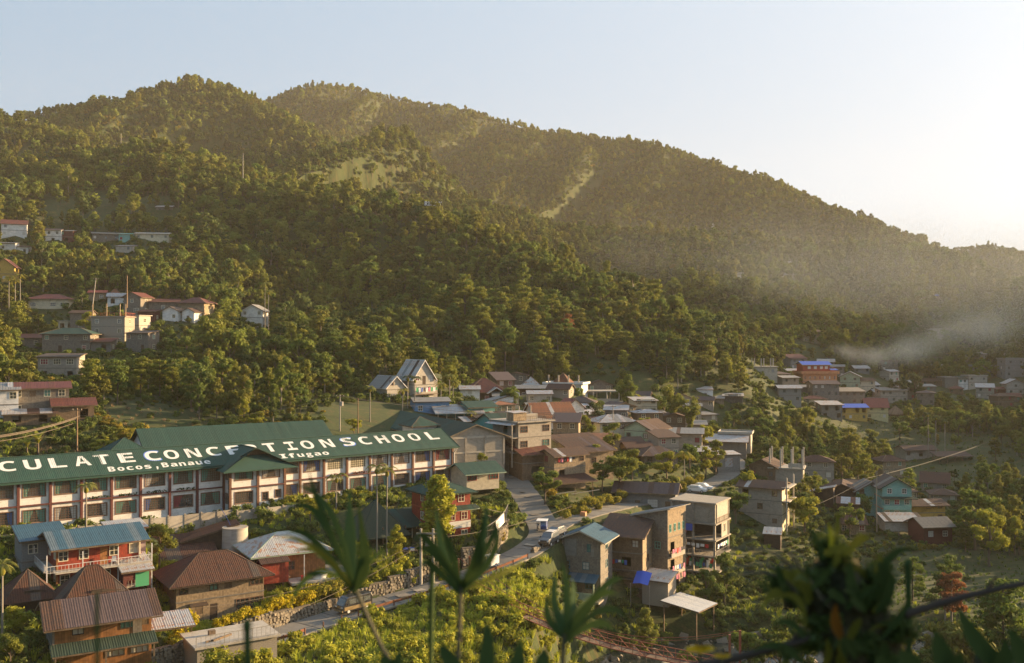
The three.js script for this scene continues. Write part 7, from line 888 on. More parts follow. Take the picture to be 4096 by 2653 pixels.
// named trees and shrubs near the houses: name, label, kind, variant, u, v (foot), d, scale, leaf, sy
const NAMED = [
  ['feathery_tree', 'feathery bright green tree before the red board house', 'feather', 0, 438, 549, 143, 1.5, 'lime', 0.72], ['round_tree', 'dense round topped tree at the road bend', 'broad', 0, 545, 501, 170, 0.86, 'forest', 0.9], ['garden_tree', 'rounded garden tree left of the coconut palm', 'broad', 1, 666, 478, 205, 0.85, 'bright', 0.85], ['garden_tree', 'flat topped bushy tree behind the rounded garden tree', 'broad', 2, 668, 452, 224, 0.75, 'forest3', 0.62],
  ['olive_tree', 'wide olive toned tree right of the plank houses', 'broad', 3, 620, 482, 188, 1.15, 'forest3', 0.95], ['olive_tree', 'lower olive toned tree beside the wide one', 'broad', 0, 603, 484, 187, 0.8, 'forest', 0.9], ['village_tree', 'dark round tree between the grey roofs', 'broad', 1, 593, 428, 244, 0.78, 'dark', 0.9], ['village_tree', 'dark round tree beside the dark long house', 'broad', 2, 512, 412, 240, 0.95, 'forest2', 0.9],
  ['lit_tree', 'bright sunlit tree beside the vine covered building', 'broad', 3, 805, 530, 200, 1.2, 'bright', 0.95], ['lit_tree', 'upright tree with golden side behind the vine covered building', 'broad', 0, 812, 490, 222, 0.95, 'forest3', 0.95], ['lit_tree', 'loose sunlit tree right of the plum board house', 'broad', 1, 990, 556, 190, 1.25, 'bright', 0.95], ['lit_tree', 'small pointed sunlit tree at the right edge', 'tall', 0, 1015, 548, 196, 0.7, 'bright', 0.9],
  ['spreading_tree', 'large spreading tree with pale stems on the left slope', 'broad', 2, 208, 372, 238, 1.75, 'forest3', 1.0], ['spreading_tree', 'broad tree right of the large spreading tree', 'broad', 3, 230, 370, 240, 1.5, 'forest', 1.05], ['gorge_tree', 'grey leafless looking feathery tree above the river', 'tall', 1, 645, 640, 143, 0.85, 'forest3', 0.85], ['gorge_tree', 'dense rounded bush tree under the concrete frame', 'broad', 1, 706, 606, 158, 0.75, 'forest2', 0.85], ['gorge_tree', 'thin leafed tree on the slope below the concrete frame', 'tall', 0, 725, 612, 160, 0.9, 'forest', 0.9], ['gorge_tree', 'bright bushy tree in front of the gorge', 'broad', 3, 618, 668, 118, 0.95, 'bright', 0.95], ['gorge_tree', 'lower bright bush tree at the foot of the bridge', 'broad', 0, 592, 690, 112, 0.75, 'lime', 0.95],
  ['slope_tree', 'bright tree by the school boundary wall', 'broad', 2, 310, 521, 143, 0.55, 'bright', 0.8], ['slope_tree', 'young tree left of the water tank', 'broad', 1, 160, 545, 128, 0.62, 'forest3', 0.95], ['slope_tree', 'young bushy tree below the two slim palms', 'tall', 1, 396, 570, 136, 0.62, 'bright', 0.85], ['slope_tree', 'leafy young tree beside the rust streaked roof', 'broad', 3, 357, 568, 135, 0.5, 'lime', 1.0], ['slope_tree', 'tree before the lean-to of the hipped house', 'broad', 2, 275, 610, 121, 0.42, 'bright', 1.0],
  ['yard_tree', 'bushy tree on the slope left of the school', 'broad', 0, 104, 452, 158, 0.6, 'bright', 0.8], ['yard_tree', 'yellow flowering tree behind the small hipped roof', 'broad', 3, 125, 448, 163, 0.65, 'gold', 0.8], ['yard_tree', 'airy tree above the long green roof', 'tall', 0, 244, 424, 182, 0.5, 'bright', 0.9], ['yard_tree', 'golden bush tree beside the airy tree', 'broad', 1, 258, 426, 182, 0.55, 'bright', 0.7], ['yard_tree', 'round golden tree behind the transformer pole', 'broad', 2, 354, 426, 188, 0.62, 'bright', 0.7],
  ['edge_tree', 'bushy tree at the lower left edge', 'broad', 2, 14, 640, 99, 0.5, 'bright', 1.0], ['edge_tree', 'drooping leafed tree at the lower left corner', 'broad', 3, 10, 668, 94, 0.45, 'forest3', 1.0], ['hill_tree', 'sunlit tree beside the leaning pole', 'broad', 1, 88, 306, 288, 0.9, 'bright', 0.9], ['hill_tree', 'sunlit bushy tree in front of the leaning pole', 'broad', 0, 95, 318, 282, 0.8, 'bright', 0.8], ['hill_tree', 'round bush tree in the middle of the hill cluster', 'broad', 3, 116, 319, 284, 0.7, 'bright', 0.7], ['village_tree', 'round dark pair of trees in the far village', 'broad', 0, 900, 398, 395, 1.5, 'dark', 0.8], ['village_tree', 'second round dark tree beside the first in the far village', 'broad', 1, 915, 398, 398, 1.5, 'dark', 0.85], ['bamboo_clump', 'pale green bamboo thicket between grey roofs and gorge', 'bamboo', 0, 672, 425, 262, 1.2, 'forest3', 1], ['bamboo_clump', 'second bamboo thicket right of the first', 'bamboo', 1, 690, 428, 258, 1.1, 'forest3', 1], ['bamboo_clump', 'tall bamboo plume on the golden crest', 'bamboo', 2, 310, 205, 470, 1.6, 'forest3', 1], ['bamboo_clump', 'second bamboo plume on the golden crest', 'bamboo', 3, 345, 207, 460, 1.4, 'forest3', 1], ['village_tree', 'leafy tree beside the white block', 'tall', 1, 628, 415, 282, 1.1, 'forest', 0.9], ['road_tree', 'light tree along the bend of the upper road', 'tall', 0, 716, 470, 224, 0.9, 'forest3', 0.75], ['road_tree', 'second light tree along the bend of the upper road', 'tall', 1, 706, 474, 220, 0.8, 'bright', 0.75],
];
for (const [nm, label, kind, k, u, v, d, sc, leaf, sy] of NAMED) { const p = P(u, v, d); p.y = Math.min(p.y, gy(p.x, -p.z) + 0.3); const g = plant(nm, label, null, /bamboo/.test(nm) ? 'bamboo' : 'tree', kind, k, d < 215 ? 5200 : 2600, d < 215 ? 0.20 : 0.27, p, sc, u % 6.28, leaf, kind === 'feather' ? 'bark_pale' : 'bark', sy, kind === 'feather' ? 0.5 : 0); if (!g.userData.group) delete g.userData.group; }
// hedges and shrubs one can pick out
const SHR = (label, group, leaf, list, sc0 = 1, cat = 'shrub') => list.forEach(([u, v, d, s = 1]) => { const p = d ? P(u, v, d) : hit(u, v); const y = gy(p.x, -p.z); if (Math.abs(y - p.y) < 4) p.y = Math.max(y, p.y - 1.2); plant('leafy_shrub', label, group, cat, 'shrub', (u | 0) % 4, 1100, 0.13, p, sc0 * s, u, leaf, 'bark', 1); });
{ const i0 = idxAt(236), i1 = idxAt(372), pts = roadSide(R1, i0, i1, UP_ * 1.28, 1.2, 1), o = []; pts.forEach((p, i) => { const q = p.clone().add(V(rr(NR, -0.3, 0.3), rr(NR, -0.1, 0.3) , rr(NR, -0.5, 0.1))); plant('leafy_shrub', 'bright yellow bush of the hedge on the stone road wall', 'yellow hedge along the road', 'shrub', 'shrub', i % 4, 1100, 0.13, q, rr(NR, 0.95, 1.4), i, i < pts.length * 0.72 ? 'yellow' : 'gold'); }); }
SHR('yellow bush beside the hipped plank house', 'yellow bushes by the hipped house', 'yellow', [[186, 622, 112, 1.4], [180, 632, 110, 1.2], [214, 647, 109, 1.3], [208, 641, 109.5, 1.2], [183, 612, 113, 1.0]]);
SHR('green garden bush below the hipped plank house', 'green garden bushes below the hipped house', 'bright', [[192, 648, 107], [200, 655, 106], [175, 640, 108], [160, 655, 103, 0.7], [150, 658, 101, 0.6], [158, 662, 101, 0.6], [141, 661, 100, 0.6]]);
SHR('leafy bush growing along the wall top by the twin poles', 'bushes along the road wall top', 'lime', [[385, 583, 133.5, 1.1], [392, 578, 134, 1.0], [402, 578, 134.5, 1.1], [412, 576, 135, 1.0], [440, 574, 137, 1.0], [372, 588, 132, 1.2], [366, 595, 130.5, 1.0], [446, 571, 138, 0.9]]);
SHR('sunlit shrub on the planted bank behind the road bend', 'shrubs on the planted bank', 'gold', [[572, 508, 168, 1.3], [580, 503, 171, 1.2], [590, 502, 173, 1.4], [598, 500, 176, 1.2], [606, 499, 178, 1.3], [615, 498, 180, 1.1], [565, 512, 164, 1.1], [622, 494, 184, 1.2], [585, 511, 168, 1.0], [600, 508, 173, 1.0]]);
SHR('flowering garden shrub by the coconut palm', 'flowering shrubs by the coconut palm', 'gold', [[660, 485, 200, 1.4], [670, 487, 199, 1.4], [680, 486, 202, 1.5], [690, 482, 207, 1.4], [650, 487, 197, 1.3], [700, 478, 212, 1.3]]);
SHR('low bush along the foot of the school facade', 'bushes along the school wall', 'bright', [[283, 504, 149, 0.9], [290, 502, 150, 1.0], [347, 499, 155, 0.9], [355, 497, 156, 1.1], [367, 497, 157, 0.8], [202, 507, 147, 0.7], [212, 506, 148, 0.6], [330, 498, 154, 0.9], [4, 526, 127, 0.8], [24, 526, 129, 0.9]]);
SHR('leafy bush in front of the flat white slab roof house', 'bushes below the slab roof house', 'bright', [[205, 668, 97, 1.3], [218, 672, 96, 1.4], [232, 674, 96, 1.3], [246, 672, 97, 1.4], [260, 668, 98, 1.3], [270, 662, 100, 1.1]]);
[[556, 430, 238, 0.75], [612, 456, 214, 0.8], [648, 436, 238, 0.85], [690, 468, 216, 0.8], [626, 412, 284, 1.0], [598, 470, 196, 0.7], [704, 446, 244, 0.85], [742, 436, 262, 1.0], [664, 412, 280, 1.0], [585, 444, 226, 0.7], [748, 500, 206, 0.9], [735, 520, 196, 0.9], [520, 432, 212, 0.6], [632, 474, 200, 0.7], [780, 510, 204, 0.9], [862, 520, 220, 0.9], [850, 540, 206, 0.9]].forEach(([u, v, d, sc], i) => { const p = P(u, v, d); p.y = gy(p.x, -p.z) - 0.1; const mid = i < 14; plant('village_tree', mid ? 'leafy tree rising between the middle village roofs' : 'leafy tree on the slope below the turquoise wing', mid ? 'leafy trees between the village roofs' : 'leafy trees below the turquoise wing', 'tree', 'broad', i % 4, 2600, 0.27, p, sc, i, ['forest', 'forest3', 'bright', 'forest2'][i % 4]); });
// ---------- forest ----------
{
  const r = rng(4242), list = [];
  const fields = [[P(915, 442, 322), 36], [P(985, 462, 295), 40], [P(975, 600, 168), 24], [P(1010, 578, 180), 22], [P(940, 580, 175), 16], [P(150, 415, 180), 9], [P(95, 215, 455), 38], [P(620, 490, 185), 16], [P(480, 395, 262), 18]].map(([p, q]) => [p.x, -p.z, q]);
  const blocked = (x, d, h, rad) => {
    for (const b of HOUSES) {
      const dist = Math.hypot(x - b[0], d - b[1]); if (dist < b[2] + rad * 0.75) return true;
      if (d < b[1] && d > b[1] - 150) { const hx = b[0] / b[1], tx = x / d, base = (b[4] ?? b[3] - 5), top = b[3]; if (Math.abs(hx - tx) < (b[2] * 0.95) / b[1] + rad * 0.8 / d) { const y = gy(x, d) + h; const keep = base + (top - base) * 0.15; if (y / d > keep / b[1]) return true; } }
    }
    return false;
  };
  let step;
  for (let d = 70; d < 1720; d += step) {
    step = d < 250 ? 4.6 : d < 520 ? 4.3 : d < 800 ? 5.0 : d < 1100 ? 5.4 : 6.4;
    const x0 = -0.56 * d - 30, x1 = 0.56 * d + 40 + (d < 720 && d > 180 ? 170 : 0);
    for (let x = x0; x < x1; x += step) {
      const xx = x + rr(r, -0.5, 0.5) * step, dd = d + rr(r, -0.5, 0.5) * step, q = r(), q2 = r(), q3 = r();
      if (dd < 245 && xx > -24 && dd > 100 && xx < 62 - (dd < 150 ? 30 : 0) && q > 0.10) continue; // the village itself
      if (dd < 176 && xx < -20) continue; if (dd < 128) continue; if (dd < 162 && dd > 128 && xx > 8 && nearest(RIVER.pts, xx, dd)[0] < 7) continue;
      if (dd < 310 && xx > 20 && xx < 70 && dd > 175 && q > 0.5) continue;
      let skip = false; for (const f of fields) if (Math.hypot(xx - f[0], dd - f[1]) < f[2] * (0.85 + 0.3 * n2(xx / 20, dd / 20)) && q > (dd < 200 ? 0.02 : 0.12)) { skip = true; break; } if (skip) continue;
      const rd = cacheRoad(xx, dd); if (rd && rd[0] < 7) continue;
      const den = n2(xx / 70, dd / 70) * 0.5 + n2b(xx / 25, dd / 25) * 0.3; if (dd < 700 && den < -0.55 && q > 0.5) continue;
      const pn = n2(xx / 90 + 40, dd / 90), u = 512 + xx / dd * F, onRight = xx > -40 && xx < 60 && dd > 270 && dd < 460;
      let kind = pn + (onRight ? 0.3 : 0) > 0.36 ? 'pine' : q2 < 0.32 ? 'tall' : 'broad';
      let sc = (0.42 + 0.62 * r() + (r() < 0.10 ? 0.5 : 0)) * (kind === 'pine' ? 0.98 : kind === 'tall' ? 0.82 : 1.05) * (dd > 1000 ? 0.85 : dd > 560 ? 0.85 : 1); if (dd < 300) sc *= 0.88;
      const h = (kind === 'broad' ? 8.6 : 12.4) * sc;
      if (dd < 460 && blocked(xx, dd, h, 2.2 * sc)) continue;
      list.push({ x: xx, d: dd, kind, sc, k: Math.floor(q3 * 4), h, yaw: r() * 6.28, tone: r(), u });
    }
  }
  for (const t of list) { t.y = sheetY(t.x, t.d); t.v = 340 - (t.y + t.h) / t.d * F; t.vb = 340 - t.y / t.d * F; t.size = (t.u > 2 && t.u < 1022 && t.vb > 0 && t.v < 650) ? t.h / t.d : 0; }
  list.sort((a, b) => b.size - a.size);
  const solo = { broad: 0, tall: 0, pine: 0 }, lim = { broad: 290, tall: 200, pine: 200 };
  const LBL = { broad: ['broadleaf_tree', 'round crowned broadleaf tree in the hillside forest', 'broadleaf trees of the forest', ['forest', 'forest2', 'olive', 'deep', 'forest3']], tall: ['slender_tree', 'slender upright tree in the hillside forest', 'slender trees of the forest', ['forest3', 'forest2', 'olive', 'forest', 'deep']], pine: ['pine_tree', 'pine with layered branches in the hillside forest', 'pines of the forest', ['pine', 'pine', 'forest2', 'olive', 'deep']] };
  const rest = [], LM = [['forest cottage', 252, 322, 318], ['tall gothic house', 424, 402, 226], ['hill cluster', 120, 315, 295], ['upper left hamlet', 100, 238, 410], ['golden crest', 280, 195, 490], ['hillside letters', 433, 215, 440], ['white block', 565, 400, 290], ['dark gorge', 760, 430, 300], ['far village', 850, 390, 380], ['misty paddies', 940, 440, 320], ['turquoise house', 890, 505, 225], ['hazy hillside', 800, 290, 590], ['terrace ridge', 600, 240, 720], ['large spreading tree', 210, 360, 240], ['spur end above the village', 690, 350, 340], ['smoky trees', 960, 330, 500], ['wooded mid slope', 500, 300, 385], ['school hall', 420, 415, 205], ['power pole left of the school', 60, 400, 190]].map(([n, u, v, d]) => { const p = P(u, v, d); return [n, p.x, d]; });
  for (const t of list) {
    if (t.size > 0 && t.d < 620 && solo[t.kind] < lim[t.kind]) { solo[t.kind]++; const [nm, lb0, gr0, lv] = LBL[t.kind], lm = LM.reduce((b, q) => { const z = Math.hypot(q[1] - t.x, q[2] - t.d); return z < b[0] ? [z, q[0]] : b; }, [1e9, ''])[1], lb = lb0.replace('in the hillside forest', 'in the forest by the ' + lm), gr = gr0 + ' by the ' + lm; const g = plant(nm, lb, gr, 'tree', t.kind, t.k, t.d < 330 ? 2600 : 1700, t.d < 330 ? 0.27 : 0.34, V(t.x, t.y, -t.d), t.sc, t.yaw, t.kind === 'pine' && n2(t.x / 12, t.d / 12) > 0.86 ? 'rusty' : lv[Math.floor(t.tone * 5)], t.tone > 0.6 ? 'bark_pale' : 'bark'); }
    else rest.push(t);
  }
  const root = new THREE.Group(); root.name = 'distant_forest'; scene.add(root); tag(root, 'continuous forest covering the far mountain slopes', 'forest', null, 'stuff');
  const by = {}; for (const t of rest) (by[t.kind + '|' + (t.k % 3) + '|' + (t.d < 560 ? 'n' : t.d < 800 ? 'm' : 'f')] ??= []).push(t);
  const m4 = new THREE.Matrix4(), e = new THREE.Euler(), qt = new THREE.Quaternion(), col = new THREE.Color();
  const base = { broad: [0.155, 0.185, 0.031], tall: [0.185, 0.190, 0.032], pine: [0.170, 0.186, 0.026] };
  for (const [key, ts] of Object.entries(by)) {
    const [kind, k, lod] = key.split('|'), q = kit(kind, +k, lod === 'n' ? 1200 : lod === 'm' ? 560 : 300, lod === 'n' ? 0.40 : lod === 'm' ? 0.60 : 0.85);
    for (const [nm, geo, mt] of [['tree_crowns', q.crown, LEAF.instance], ['tree_trunks', q.trunk, M.bark]]) {
      if (nm === 'tree_trunks' && lod === 'f' && +k) continue;
      const im = new THREE.InstancedMesh(geo, mt, ts.length); im.name = nm; im.castShadow = im.receiveShadow = true; root.add(im);
      ts.forEach((t, i) => { m4.compose(V(t.x, t.y - 0.3, -t.d), qt.setFromEuler(e.set(0, t.yaw, 0)), V(t.sc, t.sc, t.sc)); im.setMatrixAt(i, m4); if (nm === 'tree_crowns') { const b = base[kind], s = 0.5 + 0.95 * t.tone, w = n2b(t.x / 40, t.d / 40) * 0.10 + (((t.yaw * 7.3) % 1) - 0.5) * 0.22; col.setRGB(b[0] * s * (1 + w), b[1] * s, b[2] * s); im.setColorAt(i, col); } });
    }
  }
  console.log('trees', list.length, JSON.stringify(solo), rest.length);
  // undergrowth and grass
  const U = [[], [], [], []], G = [];
  let st2;
  for (let d = 84; d < 420; d += st2) {
    st2 = d < 140 ? 0.95 : d < 175 ? 1.35 : d < 240 ? 2.1 : 3.0; for (let x = -0.56 * d - 6; x < 0.56 * d + 6; x += st2) {
      const xx = x + rr(r, -0.5, 0.5) * st2, dd = d + rr(r, -0.5, 0.5) * st2, q = r(), s = r(), tone = r();
      const rd = cacheRoad(xx, dd); if (rd && rd[0] < rd[3] / 2 + 0.9) continue; if (nearest(RIVER.pts, xx, dd)[0] < 5.2) continue;
      let hit_ = false; for (const b of HOUSES) if (Math.hypot(xx - b[0], dd - b[1]) < b[2] * 0.88) { hit_ = true; break; } if (hit_) continue;
      let field = false; for (const f of fields) if (Math.hypot(xx - f[0], dd - f[1]) < f[2] * 0.95) field = true;
      const bank = dd < 150 && xx > -48 && rd && rd[0] < 26 && dd < 138 && xx < 14;
      const ns = n2(xx / 16 + 5, dd / 16);
      if (bank && q < 0.62 || field && q < 0.8 || dd < 160 && q < 0.35) { G.push([xx, dd, (field ? 0.55 : 1) * rr(r, 0.6, 1.25), tone, field]); continue; }
      if (ns < -0.25 && q > 0.5 && !(xx < -15 && dd > 165)) { if (dd < 240) G.push([xx, dd, 0.8, tone, 0]); continue; }
      U[Math.floor(s * 4)].push([xx, dd, rr(r, 0.45, 1.15) * (dd > 220 ? 1.25 : 1) * (field ? 0.6 : 1), tone, bank]);
    }
  }
  for (let d = 560; d < 900; d += 4.6) for (let x = -0.5 * d; x < 0.2 * d; x += 4.6) { const xx = x + rr(r, -2.3, 2.3), dd = d + rr(r, -2.3, 2.3); U[Math.floor(r() * 4)].push([xx, dd, rr(r, 1.2, 2.4), r(), 0]); }
  for (let d = 900; d < 1330; d += 6.4) for (let x = -0.35 * d; x < 0.45 * d; x += 6.4) U[Math.floor(r() * 4)].push([x + rr(r, -3.2, 3.2), d + rr(r, -3.2, 3.2), rr(r, 1.6, 3.0), r(), 0]);
  const ug = new THREE.Group(); ug.name = 'undergrowth'; scene.add(ug); tag(ug, 'tangled bushes and weeds covering the valley slopes', 'undergrowth', null, 'stuff');
  U.forEach((l, k) => { const q = kit('shrub', k, 330, 0.20), im = new THREE.InstancedMesh(q.crown, LEAF.instance, l.length); im.name = 'bush_leaves'; im.castShadow = im.receiveShadow = true; ug.add(im); l.forEach(([x, d, s, t, bank], i) => { m4.compose(V(x, sheetY(x, d) - 0.15, -d), qt.setFromEuler(e.set(0, x * 3, 0)), V(s, s * rr(r, 0.7, 1.2), s)); im.setMatrixAt(i, m4); const yel = n2b(x / 22, d / 22) > 0.55 && t > 0.55; const w = 0.7 + 0.6 * t; bank ? col.setRGB(0.32 * w, 0.32 * w, 0.03 * w) : yel ? col.setRGB(0.22 * w, 0.17 * w, 0.022 * w) : col.setRGB(0.12 * w, 0.155 * w, 0.03 * w); im.setColorAt(i, col); }); });
  const tuft = (() => { const v = [], idx = [], rg = rng(3); for (let i = 0; i < 26; i++) { const a = rg() * 6.28, q = rg() * 0.35, h = rr(rg, 0.5, 1.3), l = rr(rg, 0.1, 0.6), bx = Math.cos(a) * q, bz = Math.sin(a) * q, w = 0.035, ca = Math.cos(a + 1.57) * w, sa = Math.sin(a + 1.57) * w, o = v.length / 3; v.push(bx - ca, 0, bz - sa, bx + ca, 0, bz + sa, bx + Math.cos(a) * l * 0.45 + ca * 0.8, h * 0.75, bz + Math.sin(a) * l * 0.45 + sa * 0.8, bx + Math.cos(a) * l * 0.45 - ca * 0.8, h * 0.75, bz + Math.sin(a) * l * 0.45 - sa * 0.8, bx + Math.cos(a) * l * 1.15, h * (l > 0.4 ? 0.8 : 1), bz + Math.sin(a) * l * 1.15); idx.push(o, o + 1, o + 2, o, o + 2, o + 3, o + 3, o + 2, o + 4); } const g = new THREE.BufferGeometry(); g.setAttribute('position', new THREE.Float32BufferAttribute(v, 3)); g.setIndex(idx); g.computeVertexNormals(); return g; })();
  const gm = new THREE.InstancedMesh(tuft, LEAF.instance, G.length); gm.name = 'grass'; gm.castShadow = gm.receiveShadow = true; scene.add(gm); tag(gm, 'long sunlit grass on the road bank and paddy fields', 'grass', null, 'stuff');
  const dryC = P(165, 415, 180);
  G.forEach(([x, d, s, t, f], i) => { m4.compose(V(x, sheetY(x, d) - 0.08, -d), qt.setFromEuler(e.set(0, x * 5, 0)), V(s * 1.25, s, s * 1.25)); gm.setMatrixAt(i, m4); const w = 0.75 + 0.5 * t, dry = Math.hypot(x - dryC.x, d + dryC.z) < 28; dry ? col.setRGB(0.30 * w, 0.22 * w, 0.12 * w) : f ? col.setRGB(0.11 * w, 0.17 * w, 0.03 * w) : col.setRGB(0.33 * w, 0.36 * w, 0.034 * w); gm.setColorAt(i, col); });
  console.log('under', U.map((l) => l.length).join(), 'grass', G.length);
  // river stones
  const rk = new THREE.InstancedMesh(stoneGeos[0], M.stone, 700); rk.name = 'river_rocks'; scene.add(rk); tag(rk, 'grey boulders and gravel bars in the river bed', 'rocks', null, 'stuff'); for (let i = 0; i < 700; i++) { const p = RIVER.pts[Math.floor(rr(r, 20, 80))], o = rr(r, -8, 8), s = rr(r, 0.3, 1.6) * (Math.abs(o) > 4 ? 1 : 0.6); m4.compose(V(p.x + rr(r, -1, 1), -47.2 + rr(r, -0.2, 0.3), p.z + o), qt.setFromEuler(e.set(r() * 6, r() * 6, r() * 6)), V(s, s * 0.7, s)); rk.setMatrixAt(i, m4); }
}
// ---------- wood smoke and haze over the right-hand valley: clouds of fine pale specks ----------
{
  const r = rng(66), g3 = () => (r() + r() + r() + r() - 2) * 0.9, m4 = new THREE.Matrix4(), q = new THREE.Quaternion(), e = new THREE.Euler();
  const specks = (n, spread, size) => { const v = []; for (let i = 0; i < n; i++) { const c = V(g3(), g3() * 0.7, g3()).multiplyScalar(spread), nn = V(g3(), g3(), g3()).normalize(), a = V(g3(), g3(), g3()).cross(nn).normalize().multiplyScalar(size), b = nn.clone().cross(a); v.push(c.x - a.x, c.y - a.y, c.z - a.z, c.x + a.x, c.y + a.y, c.z + a.z, c.x + b.x * 1.6, c.y + b.y * 1.6, c.z + b.z * 1.6); } const g = new THREE.BufferGeometry(); g.setAttribute('position', new THREE.Float32BufferAttribute(v, 3)); g.computeVertexNormals(); return g; };
  const smokeMat = new THREE.MeshStandardMaterial({ color: rgb(0.80, 0.75, 0.63), roughness: 1, side: THREE.DoubleSide }); smokeMat.name = 'smoke';
  const cloud = (name, label, cat, geo, places) => { const im = new THREE.InstancedMesh(geo, smokeMat, places.length); im.name = name; scene.add(im); tag(im, label, cat, null, 'stuff'); places.forEach(([p, s], i) => { m4.compose(p, q.setFromEuler(e.set(0, r() * 6, 0)), V(s, s, s)); im.setMatrixAt(i, m4); }); };
  const path = new THREE.CatmullRomCurve3([P(836, 352, 418), P(860, 359, 420), P(885, 359, 428), P(915, 351, 440), P(950, 341, 455), P(990, 328, 475)]), A = [];
  for (let i = 0; i < 44; i++) { const t = (i + r()) / 44, p = path.getPoint(t), s = 2 + t * 8; A.push([V(p.x + g3() * s, p.y + g3() * s * 0.35 + n2(t * 7, 3) * s * 0.3 + 2, p.z + g3() * s), 0.5 + t * 1.3]); }
  cloud('wood_smoke', 'pale wood smoke drifting over the far village', 'smoke', specks(11000, 6.5, 0.026), A);
  const C = [];
  for (let i = 0; i < 21; i++) { const dd = rr(r, 480, 630), b = Math.pow((i + r()) / 21, 0.65), x = ((640 + 480 * b) - 512) / F * dd; C.push([V(x, gy(x, dd) + 6 + r() * 30, -dd), rr(r, 0.85, 1.2)]); }
  cloud('village_haze', 'thin smoky haze hanging over the far village slope', 'haze', specks(90000, 40, 0.058), C);
}
// ---------- plants on the slope right in front of the camera ----------
{ const p = V(5.4, gy(5.4, 3.9), -3.9); plant('shade_tree', 'leafy tree on the near slope shading the foreground plants', null, 'tree', 'broad', 1, 5200, 0.20, p, 0.66, 1, 'forest', 'bark', 1.0); const p2 = V(4.4, gy(4.4, 2.4), -2.4); plant('shade_tree', 'second leafy tree on the near slope shading the foreground plants', null, 'tree', 'broad', 2, 5200, 0.20, p2, 0.5, 2, 'forest', 'bark', 1.0); }
leafMat('strap', [0.055, 0.09, 0.03], 0.25); leafMat('strap_yellow', [0.17, 0.175, 0.03], 0.35); leafMat('strap_orange', [0.28, 0.12, 0.02], 0.3); mat('moss', [0.07, 0.062, 0.028], 1, grime, 6); mat('stem', [0.10, 0.095, 0.06], 0.9, grime, 4); mat('petal', [0.75, 0.52, 0.02], 0.7);
function strapLeaf(a, b, w, bend, curl = 0.15) { // long leaf from a to b, arching by bend, folded along its rib
  const N = 12, d = b.clone().sub(a), L = d.length(), side = V(d.y, -d.x, 0).normalize(); if (side.lengthSq() < 0.1) side.set(1, 0, 0); const v = [], idx = [], uv = [];
  for (let i = 0; i <= N; i++) { const t = i / N, c = a.clone().addScaledVector(d, t).addScaledVector(bend, 4 * t * (1 - t)), ww = w * Math.sin(Math.PI * Math.min(1, 0.16 + 0.8 * t)) * (t > 0.97 ? 0.45 : 1); for (const s of [-1, 0, 1]) { const q = c.clone().addScaledVector(side, s * ww / 2).add(V(0, 0, s ? curl * ww : 0)); v.push(q.x, q.y, q.z); uv.push(s, t); } if (i) for (const k of [0, 1]) { const o = i * 3 + k, p = o - 3; idx.push(p, p + 1, o, o, p + 1, o + 1); } }
  const g = new THREE.BufferGeometry(); g.setAttribute('position', new THREE.Float32BufferAttribute(v, 3)); g.setAttribute('uv', new THREE.Float32BufferAttribute(uv, 2)); g.setIndex(idx); g.computeVertexNormals(); return g;
}
function rosette(label, stemPx, org, tips, d, w, extra = []) {
  const o = P(...org, d), pts = stemPx.map(([u, v]) => P(u, v, d)); const foot = pts[0].clone(); foot.y = gy(foot.x, d) - 0.05; const g = thing('strap_leaf_plant', label, 'plant', foot);
  mesh('stem', limb([foot.clone(), ...pts, o].map((p) => p.clone().sub(foot)), 0.007, 0.005, 8, 24), M.stem, g);
  const rk = rng(org[0]); for (let i = 0; i < 4; i++) { const [u, v] = tips[i % tips.length]; tips.push([org[0] + (u - org[0]) * rr(rk, 0.7, 1.05) + rr(rk, -14, 14), org[1] + (v - org[1]) * rr(rk, 0.75, 1.08) + rr(rk, -12, 12), rr(rk, -0.3, 0.3), rr(rk, -6, 6), rr(rk, -4, 2), rk() < 0.2 ? 'strap_yellow' : 'strap', rr(rk, 0.7, 1)]); }
  tips.forEach(([u, v, dz = 0, bu = 0, bv = 0, lf = 'strap', ww = 1], i) => { const t = P(org[0] + (u - org[0]) * 1.18, org[1] + (v - org[1]) * 1.15, d + dz), b = V(bu * 1.2 + (u - org[0]) * 0.06, -bv * 1.5 + Math.abs(u - org[0]) * 0.24, 0).multiplyScalar(d / F); mesh('leaf', strapLeaf(o.clone().add(V(0, -0.01 * (i % 3), 0)).sub(foot), t.sub(foot), w * ww, b), LEAF[lf], g); });
  return g;
}
rosette('arching strap leaved plant with long stem before the pyramid pavilion', [[412, 700], [388, 660], [368, 618]], [353, 584], [[303, 498, 0.1, 8, -8], [297, 521, 0, 2, -14], [293, 543, -0.1, -2, -8], [348, 500, 0.15, 3, 2], [356, 509, -0.15, 6, 2], [360, 530, -0.2, 8, 4], [299, 608, 0.2, -4, -8], [380, 563, -0.1, 4, -8, 'strap', 0.7], [322, 560, 0.3, -2, -3]], 2.2, 0.016);
rosette('upright strap leaved plant before the road curve', [[457, 720], [458, 663], [460, 615]], [461, 585], [[482, 512, 0.1, 6, 2], [492, 531, 0, 8, 6], [440, 516, 0.15, -4, 3], [423, 547, -0.1, -8, -10], [515, 562, 0.1, 6, 8, 'strap_yellow', 0.6], [430, 572, -0.1, -10, -8], [476, 540, -0.2, 6, 4]], 2.0, 0.017);
rosette('pale strap leaved plant before the gorge', [[562, 740], [562, 690], [563, 655]], [564, 634], [[557, 577, 0.1, -4, 3], [551, 600, 0, -6, 2], [617, 588, 0, 4, -8], [612, 603, -0.1, 4, -6], [618, 624, 0.1, 4, -6], [612, 648, -0.1, 6, -8], [571, 585, 0.2, 4, 2]], 2.0, 0.017);
